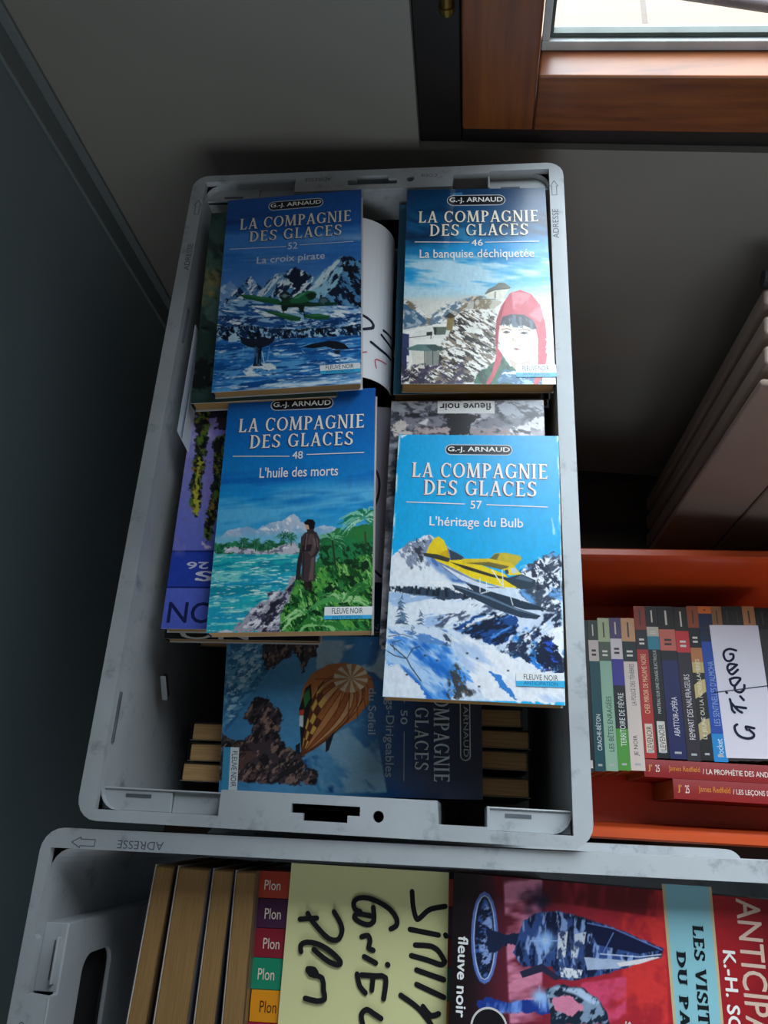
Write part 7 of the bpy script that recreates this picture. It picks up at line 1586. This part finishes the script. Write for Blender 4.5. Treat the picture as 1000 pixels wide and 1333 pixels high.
# ------------------------------------------------------------------ orange crate and its books
SPN = [
 (0.2183,-0.0912,0.38,0.0062,0.1726,'#17181c','black-spined paperback nearest the grey crate, leftmost in the orange crate row',[('Q','#17181c',[0,0,1,0,1,1,0,1]),('Q','#c8c8cc',[0.3,0.93,0.7,0.93,0.7,0.98,0.3,0.98])]),
 (0.2275,-0.0907,0.38,0.0115,0.1721,'#0f4a54','teal-spined paperback in the orange crate row',[('Q','#2c3a34',[0,0,1,0,1,0.14,0,0.14]),('Q','#c8beb8',[0,0.14,1,0.14,1,0.285,0,0.285]),('Q','#0f4a54',[0,0.285,1,0.285,1,1,0,1]),('T','CRACHE-BÉTON','cond','#d8e4e4',[0.25,0.64,0.78,0.87],90),('Q','#cfc8bc',[0.44,0.03,0.56,0.03,0.56,0.11000000000000001,0.44,0.11000000000000001]),('Q','#2a2c30',[0.28,0.20525,0.72,0.20525,0.72,0.21975,0.28,0.21975]),('Q','#2a2c30',[0.28,0.23424999999999999,0.72,0.23424999999999999,0.72,0.24874999999999997,0.28,0.24874999999999997]),('Q','#b0b4b8',[0.3,0.955,0.7,0.955,0.7,0.968,0.3,0.968])]),
 (0.2403,-0.0888,0.38,0.0134,0.1742,'#8fb8a0','mint green paperback in the orange crate row',[('Q','#a8b890',[0,0,1,0,1,0.165,0,0.165]),('Q','#4a5a4c',[0,0.165,1,0.165,1,0.295,0,0.295]),('Q','#8fb8a0',[0,0.295,1,0.295,1,1,0,1]),('T','LES BÊTES ENRAGÉES','cond','#16382c',[0.25,0.53,0.78,0.88],90),('Q','#3a3430',[0.44,0.03,0.56,0.03,0.56,0.135,0.44,0.135]),('Q','#d8d4cc',[0.28,0.2235,0.72,0.2235,0.72,0.2365,0.28,0.2365]),('Q','#d8d4cc',[0.28,0.2495,0.72,0.2495,0.72,0.26249999999999996,0.28,0.26249999999999996]),('Q','#b0b4b8',[0.3,0.955,0.7,0.955,0.7,0.968,0.3,0.968])]),
 (0.2539,-0.0879,0.38,0.0133,0.1738,'#4c9a3c','purple and green paperback in the orange crate row',[('Q','#4a3a68',[0,0,1,0,1,0.145,0,0.145]),('Q','#d4ccd0',[0,0.145,1,0.145,1,0.285,0,0.285]),('Q','#3a3494',[0,0.285,1,0.285,1,0.46,0,0.46]),('Q','#1c1c28',[0,0.46,1,0.46,1,0.74,0,0.74]),('Q','#4c9a3c',[0,0.74,1,0.74,1,1,0,1]),('T','TERRITOIRE DE FIÈVRE','cond','#dce4e0',[0.22,0.51,0.81,0.85],90),('Q','#cfc8bc',[0.44,0.03,0.56,0.03,0.56,0.11499999999999999,0.44,0.11499999999999999]),('Q','#2a2c30',[0.28,0.208,0.72,0.208,0.72,0.22199999999999998,0.28,0.22199999999999998]),('Q','#2a2c30',[0.28,0.236,0.72,0.236,0.72,0.24999999999999997,0.28,0.24999999999999997]),('Q','#b0b4b8',[0.3,0.955,0.7,0.955,0.7,0.968,0.3,0.968])]),
 (0.2686,-0.0876,0.38,0.0156,0.1732,'#d8ccc4','cream-spined paperback with a peach top band in the orange crate row',[('Q','#c89870',[0,0,1,0,1,0.163,0,0.163]),('Q','#16262e',[0,0.163,1,0.163,1,0.3,0,0.3]),('Q','#d8ccc4',[0,0.3,1,0.3,1,1,0,1]),('T','LA POLICE DES TÉNÈBRES','cond','#3a3034',[0.3,0.315,0.71,0.59],90),('T','JE NOIR','cond','#2a2026',[0.3,0.78,0.6799999999999999,0.91],90),('Q','#3a3430',[0.44,0.03,0.56,0.03,0.56,0.133,0.44,0.133]),('Q','#d8d4cc',[0.28,0.22465000000000002,0.72,0.22465000000000002,0.72,0.23835,0.28,0.23835]),('Q','#d8d4cc',[0.28,0.25205,0.72,0.25205,0.72,0.26575,0.28,0.26575]),('Q','#b0b4b8',[0.3,0.955,0.7,0.955,0.7,0.968,0.3,0.968])]),
 (0.2833,-0.0732,0.38,0.0131,0.1745,'#b02c2a','red-spined paperback with a black label in the orange crate row',[('Q','#8a3420',[0,0,1,0,1,0.165,0,0.165]),('Q','#22242a',[0,0.165,1,0.165,1,0.3,0,0.3]),('Q','#b02c2a',[0,0.3,1,0.3,1,1,0,1]),('T','CHER MIROIR DE MADAME NOIRE','cond','#e8c89c',[0.3,0.33,0.74,0.72],90),('Q','#d8c8b8',[0.18,0.785,0.82,0.785,0.82,0.965,0.18,0.965]),('T','LEVENOIR','cond','#2a1c1c',[0.3,0.8,0.76,0.95],90),('Q','#3a3430',[0.44,0.03,0.56,0.03,0.56,0.135,0.44,0.135]),('Q','#d8d4cc',[0.28,0.22575,0.72,0.22575,0.72,0.23925000000000002,0.28,0.23925000000000002]),('Q','#d8d4cc',[0.28,0.25275000000000003,0.72,0.25275000000000003,0.72,0.26625,0.28,0.26625]),('Q','#b0b4b8',[0.3,0.955,0.7,0.955,0.7,0.968,0.3,0.968])]),
 (0.2969,-0.0727,0.38,0.0136,0.1742,'#14161a','black-spined paperback with a blue label in the orange crate row',[('Q','#1c1c1c',[0,0,1,0,1,0.145,0,0.145]),('Q','#c0b8a8',[0,0.145,1,0.145,1,0.21,0,0.21]),('Q','#2f8098',[0,0.21,1,0.21,1,0.3,0,0.3]),('Q','#14161a',[0,0.3,1,0.3,1,1,0,1]),('T','MARTEAU SUR UNE CHAISE ÉLECTRIQUE','cond','#c8ccc8',[0.3,0.305,0.6799999999999999,0.72],90),('Q','#d4d0c8',[0.18,0.77,0.82,0.77,0.82,0.965,0.18,0.965]),('T','LEVENOIR','cond','#1a1a1a',[0.3,0.79,0.76,0.95],90),('Q','#cfc8bc',[0.44,0.03,0.56,0.03,0.56,0.11499999999999999,0.44,0.11499999999999999]),('Q','#d8d4cc',[0.28,0.17425,0.72,0.17425,0.72,0.18075,0.28,0.18075]),('Q','#d8d4cc',[0.28,0.18725,0.72,0.18725,0.72,0.19374999999999998,0.28,0.19374999999999998]),('Q','#b0b4b8',[0.3,0.955,0.7,0.955,0.7,0.968,0.3,0.968])]),
 (0.3132,-0.0727,0.38,0.0183,0.1744,'#1a1f58','navy-spined paperback with a salmon label in the orange crate row',[('Q','#181818',[0,0,1,0,1,0.16,0,0.16]),('Q','#c8685a',[0,0.16,1,0.16,1,0.305,0,0.305]),('Q','#14161f',[0,0.305,1,0.305,1,0.37,0,0.37]),('Q','#1a1f58',[0,0.37,1,0.37,1,1,0,1]),('T','ABATTOIR-OPÉRA','cond','#dde0e8',[0.3,0.61,0.72,0.86],90),('Q','#cfc8bc',[0.44,0.03,0.56,0.03,0.56,0.13,0.44,0.13]),('Q','#2a2c30',[0.28,0.22525,0.72,0.22525,0.72,0.23975000000000002,0.28,0.23975000000000002]),('Q','#2a2c30',[0.28,0.25425,0.72,0.25425,0.72,0.26875,0.28,0.26875]),('Q','#b0b4b8',[0.3,0.955,0.7,0.955,0.7,0.968,0.3,0.968])]),
 (0.3302,-0.0736,0.38,0.015,0.1751,'#2c2430','dark plum paperback with a red label in the orange crate row',[('Q','#241c18',[0,0,1,0,1,0.165,0,0.165]),('Q','#c83038',[0,0.165,1,0.165,1,0.31,0,0.31]),('Q','#2c2430',[0,0.31,1,0.31,1,1,0,1]),('T','REMPART DES NAUFRAGEURS','cond','#d8d4dc',[0.3,0.455,0.72,0.87],90),('Q','#cfc8bc',[0.44,0.03,0.56,0.03,0.56,0.135,0.44,0.135]),('Q','#d8d4cc',[0.28,0.23025,0.72,0.23025,0.72,0.24475000000000002,0.28,0.24475000000000002]),('Q','#d8d4cc',[0.28,0.25925,0.72,0.25925,0.72,0.27375,0.28,0.27375]),('Q','#b0b4b8',[0.3,0.955,0.7,0.955,0.7,0.968,0.3,0.968])]),
 (0.3443,-0.0722,0.38,0.0127,0.1757,'#1c1c1c','black and cream paperback in the orange crate row',[('Q','#94482a',[0,0,1,0,1,0.15,0,0.15]),('Q','#14181a',[0,0.15,1,0.15,1,0.285,0,0.285]),('Q','#b87848',[0,0.285,1,0.285,1,0.38,0,0.38]),('Q','#c8b070',[0,0.38,1,0.38,1,0.45,0,0.45]),('Q','#1c1c1c',[0,0.45,1,0.45,1,1,0,1]),('Q','#c8b478',[0.0,0.53,0.5,0.5,1,0.49,1,0.57,0.4,0.6,0,0.62]),('Q','#b8a878',[0.0,0.78,0.5,0.75,1,0.74,1,0.83,0.4,0.86,0,0.88]),('T','LE JEUNE OU LA NOIRE LAMBRES','cond','#e4e0cc',[0.3,0.36,0.76,0.87],90),('Q','#3a3430',[0.44,0.03,0.56,0.03,0.56,0.12,0.44,0.12]),('Q','#d8d4cc',[0.28,0.21075,0.72,0.21075,0.72,0.22425,0.28,0.22425]),('Q','#d8d4cc',[0.28,0.23775,0.72,0.23775,0.72,0.25125,0.28,0.25125]),('Q','#b0b4b8',[0.3,0.955,0.7,0.955,0.7,0.968,0.3,0.968])]),
 (0.3585,-0.0727,0.38,0.015,0.1766,'#1e8ad0','blue-spined paperback beside the white card in the orange crate row',[('Q','#d06818',[0,0,1,0,1,0.05,0,0.05]),('Q','#16244a',[0,0.05,1,0.05,1,0.24,0,0.24]),('Q','#1c4aa8',[0,0.24,1,0.24,1,0.83,0,0.83]),('Q','#1e8ad0',[0,0.83,1,0.83,1,1,0,1]),('T','LES SENTINELLES D’ALMOHA','cond','#8aa8d8',[0.3,0.37,0.74,0.78],90),('T','Pocket','cond','#d8ecf8',[0.3,0.86,0.74,0.97],90),('Q','#3a3430',[0.44,0.03,0.56,0.03,0.56,0.020000000000000004,0.44,0.020000000000000004]),('Q','#2a2c30',[0.28,0.1355,0.72,0.1355,0.72,0.15450000000000003,0.28,0.15450000000000003]),('Q','#2a2c30',[0.28,0.17350000000000002,0.72,0.17350000000000002,0.72,0.1925,0.28,0.1925]),('Q','#b0b4b8',[0.3,0.955,0.7,0.955,0.7,0.968,0.3,0.968])]),
 (0.3719,-0.0718,0.38,0.0113,0.1755,'#2a2a2c','brown-topped paperback under the left edge of the white card',[('Q','#8a6038',[0,0,1,0,1,0.15,0,0.15]),('Q','#2a2a2c',[0,0.15,1,0.15,1,1,0,1]),('Q','#3a3430',[0.44,0.03,0.56,0.03,0.56,0.12,0.44,0.12]),('Q','#2a2c30',[0.28,0.5325,0.72,0.5325,0.72,0.6175,0.28,0.6175]),('Q','#2a2c30',[0.28,0.7025,0.72,0.7025,0.72,0.7875,0.28,0.7875]),('Q','#b0b4b8',[0.3,0.955,0.7,0.955,0.7,0.968,0.3,0.968])]),
 (0.3835,-0.0713,0.38,0.0112,0.1753,'#2a2a2c','black-topped paperback under the white card, left of the other black one',[('Q','#1e1e1c',[0,0,1,0,1,0.15,0,0.15]),('Q','#2a2a2c',[0,0.15,1,0.15,1,1,0,1]),('Q','#3a3430',[0.44,0.03,0.56,0.03,0.56,0.12,0.44,0.12]),('Q','#2a2c30',[0.28,0.5325,0.72,0.5325,0.72,0.6175,0.28,0.6175]),('Q','#2a2c30',[0.28,0.7025,0.72,0.7025,0.72,0.7875,0.28,0.7875]),('Q','#b0b4b8',[0.3,0.955,0.7,0.955,0.7,0.968,0.3,0.968])]),
 (0.3952,-0.0709,0.38,0.0117,0.1751,'#2a2a2c','black-topped paperback under the white card, next to the tan one',[('Q','#22241f',[0,0,1,0,1,0.15,0,0.15]),('Q','#2a2a2c',[0,0.15,1,0.15,1,1,0,1]),('Q','#3a3430',[0.44,0.03,0.56,0.03,0.56,0.12,0.44,0.12]),('Q','#2a2c30',[0.28,0.5325,0.72,0.5325,0.72,0.6175,0.28,0.6175]),('Q','#2a2c30',[0.28,0.7025,0.72,0.7025,0.72,0.7875,0.28,0.7875]),('Q','#b0b4b8',[0.3,0.955,0.7,0.955,0.7,0.968,0.3,0.968])]),
 (0.4082,-0.0704,0.38,0.0137,0.1749,'#2a2a2c','tan-topped paperback under the right edge of the white card',[('Q','#b07a50',[0,0,1,0,1,0.15,0,0.15]),('Q','#2a2a2c',[0,0.15,1,0.15,1,1,0,1]),('Q','#3a3430',[0.44,0.03,0.56,0.03,0.56,0.12,0.44,0.12]),('Q','#2a2c30',[0.28,0.5325,0.72,0.5325,0.72,0.6175,0.28,0.6175]),('Q','#2a2c30',[0.28,0.7025,0.72,0.7025,0.72,0.7875,0.28,0.7875]),('Q','#b0b4b8',[0.3,0.955,0.7,0.955,0.7,0.968,0.3,0.968])]),
 (0.4233,-0.0708,0.38,0.0158,0.1727,'#2a2a2c','black paperback at the right frame edge beyond the white card',[('Q','#151617',[0,0,1,0,1,0.15,0,0.15]),('Q','#2a2a2c',[0,0.15,1,0.15,1,1,0,1]),('Q','#3a3430',[0.44,0.03,0.56,0.03,0.56,0.12,0.44,0.12]),('Q','#2a2c30',[0.28,0.5325,0.72,0.5325,0.72,0.6175,0.28,0.6175]),('Q','#2a2c30',[0.28,0.7025,0.72,0.7025,0.72,0.7875,0.28,0.7875]),('Q','#b0b4b8',[0.3,0.955,0.7,0.955,0.7,0.968,0.3,0.968])]),
]
ORANGE_FLOOR = -0.455 - .107
for x, y, yaw, t, h, c, lab, ops in SPN:
    a = R(yaw); ex = Vector((math.cos(a), math.sin(a), 0))
    book(lab, Vector((x, y, -0.455 - BW/2)) - ex*t/2, (0, R(90), a), t, 'paperbacks in a row in the orange crate', h=h, front=c, spine=c, back=c, edge=c, spine_ops=ops, mat=M_spines)
for x, y, t, lab, txt in ((0.2756, -0.1621, 0.0187, 'red paperback lying along the row in the orange crate, closer to the standing books', 'LA PROPHÉTIE DES ANDES'), (0.3055, -0.1814, 0.0208, 'red paperback lying along the row in the orange crate, nearest the front rim', 'LES LEÇONS DE VIE DE LA PROPHÉTIE')):
    book(lab, (x + BH/2, y, -0.455 - BW/2), (0, R(90), R(-90.5)), t, 'red paperbacks lying before the row in the orange crate', front='#8a2420', spine='#94282a', back='#8a2420', edge='#d8d0c8', mat=M_spines,
         spine_ops=[('T', 'J’', 'bold', '#d89a50', [.3, .95, .7, .975], 90), ('T', '25', 'light', '#f0e0d8', [.3, .905, .7, .93], 90), ('T', 'James Redfield', 'light', '#d88a30', [.3, .66, .68, .85], 90), ('T', '/ ' + txt, 'light', '#f0e4dc', [.3, .10 if len(txt) > 25 else .22, .68, .645], 90)])
orange = empty('plastic_crate', (.385, -.1, FLOOR_Z)); tag(orange, 'orange plastic crate of paperbacks on the floor beside the radiator', 'crate')
OX0, OX1, OY0, OY1, OZ = .157, .62, -.2455, .0600, -.375
def orr(dx, dy0, dy1, z, r): return rrect(OX0+dx-.385, OX1-dx-.385, OY0+dy0+.1, OY1-dy1+.1, r, z-FLOOR_Z)
m = MB()
m.loft([orr(.014, .008, .008, FLOOR_Z, .02), orr(.004, .003, .003, OZ-.02, .02), orr(0, 0, 0, OZ-.018, .024), orr(0, 0, 0, OZ-.003, .024), orr(.002, .002, .002, OZ, .024), orr(.011, .0085, .0085, OZ, .02), orr(.0135, .0105, .0105, OZ-.003, .02), orr(.015, .012, .012, OZ-.012, .02), orr(.0155, .0125, .0125, OZ-.04, .02), orr(.022, .018, .018, ORANGE_FLOOR-.001, .02)], True, True)
o = m.build('tub', M_orange, orange, smooth=False); shade(o.data); e = o.modifiers.new('edges', 'EDGE_SPLIT'); e.split_angle = R(50)
paper('paper_card', 'white card with dark handwriting lying across the orange crate books', [('W','#20243c',[.48,.2,.353,.188,.247,.204,.21,.236,.24,.274,.318,.283,.399,.26,.404,.229,.344,.229],.05),('W','#20243c',[.446,.31,.311,.305,.253,.33,.26,.355],.05),('W','#20243c',[.456,.31,.328,.348,.265,.361,.331,.385,.459,.348],.05),('W','#20243c',[.269,.423,.288,.459,.349,.471,.423,.446,.483,.415,.371,.41,.269,.423],.05),('W','#20243c',[.347,.477,.352,.508,.445,.52,.528,.495,.546,.464],.05),('W','#20243c',[.433,.55,.491,.577],.05),('W','#20243c',[.163,.521,.174,.526],.05),('W','#20243c',[.216,.572,.23,.605,.235,.653,.277,.671],.05),('W','#20243c',[.232,.599,.347,.653,.421,.67],.05),('W','#20243c',[.293,.627,.513,.637],.05),('W','#20243c',[.293,.758,.24,.772,.243,.807,.31,.842,.446,.858,.566,.849,.594,.826,.517,.796],.05),('W','#20243c',[.47,.794,.456,.773,.617,.783],.05)], [(-0.02734, 0), (0.02734, 0)], -0.0747, 0.0747, '#e2e0ec', loc=(0.3906, -0.0812, -0.45380000000000004), rz=0.0200)
m = MB(); m.tube([(0.3582, -0.0851, -0.45480000000000004), (0.3612, -0.0851, -0.453), (0.4288, -0.0740, -0.453), (0.4318, -0.0740, -0.45480000000000004)], .0005, 6)
tag(m.build('elastic_band', noise_mat('blue_grey_elastic', '#2c3450', '#38405c', 30, .6)), 'thin dark elastic band across the white card in the orange crate', 'band')


# ------------------------------------------------------------------ radiator under the window
rad = empty('radiator', room(.33, .06, FLOOR_Z))
tag(rad, 'grey ribbed radiator standing against the wall below the window', 'radiator')
M_rad = noise_mat('warm_grey_enamel', '#86756a', '#8f7e72', 6, .45)
def rpart(name, m, mat, bevel): 
    o = m.build(name, mat, None, bevel=bevel, seg=3); o.parent = rad; o.matrix_parent_inverse = Matrix.Translation(-Vector(rad.location)); return o
RZ0, RZ1 = FLOOR_Z+.035, -.108
for i in range(9):
    u = .3115 + i*.0765
    m = MB(); rbox(m, u, u+.0745, .141, .148, RZ0, RZ1-.010)
    for k, d in enumerate((.112, .084, .056)):
        rbox(m, u+.003, u+.0715, d, d+.019, RZ0+.004, RZ1-.004+.003*k)
    rbox(m, u+.012, u+.06, .05, .146, RZ0+.02, RZ1-.03)
    rpart('section', m, M_rad, .0055)
m = MB(); m.tube([room(.312, .052, RZ1+.006), room(.338, .052, RZ1+.006)], .0075, 14); rpart('vent_knob', m, M_dark, 0)
for u in (.36, .86):
    m = MB(); rbox(m, u, u+.016, .0, .06, -.26, -.245); rpart('wall_bracket', m, M_rad, .001)
for u in (.33, .91):
    m = MB(); rbox(m, u, u+.02, .07, .12, FLOOR_Z, RZ0+.006); rpart('foot', m, M_rad, .002)
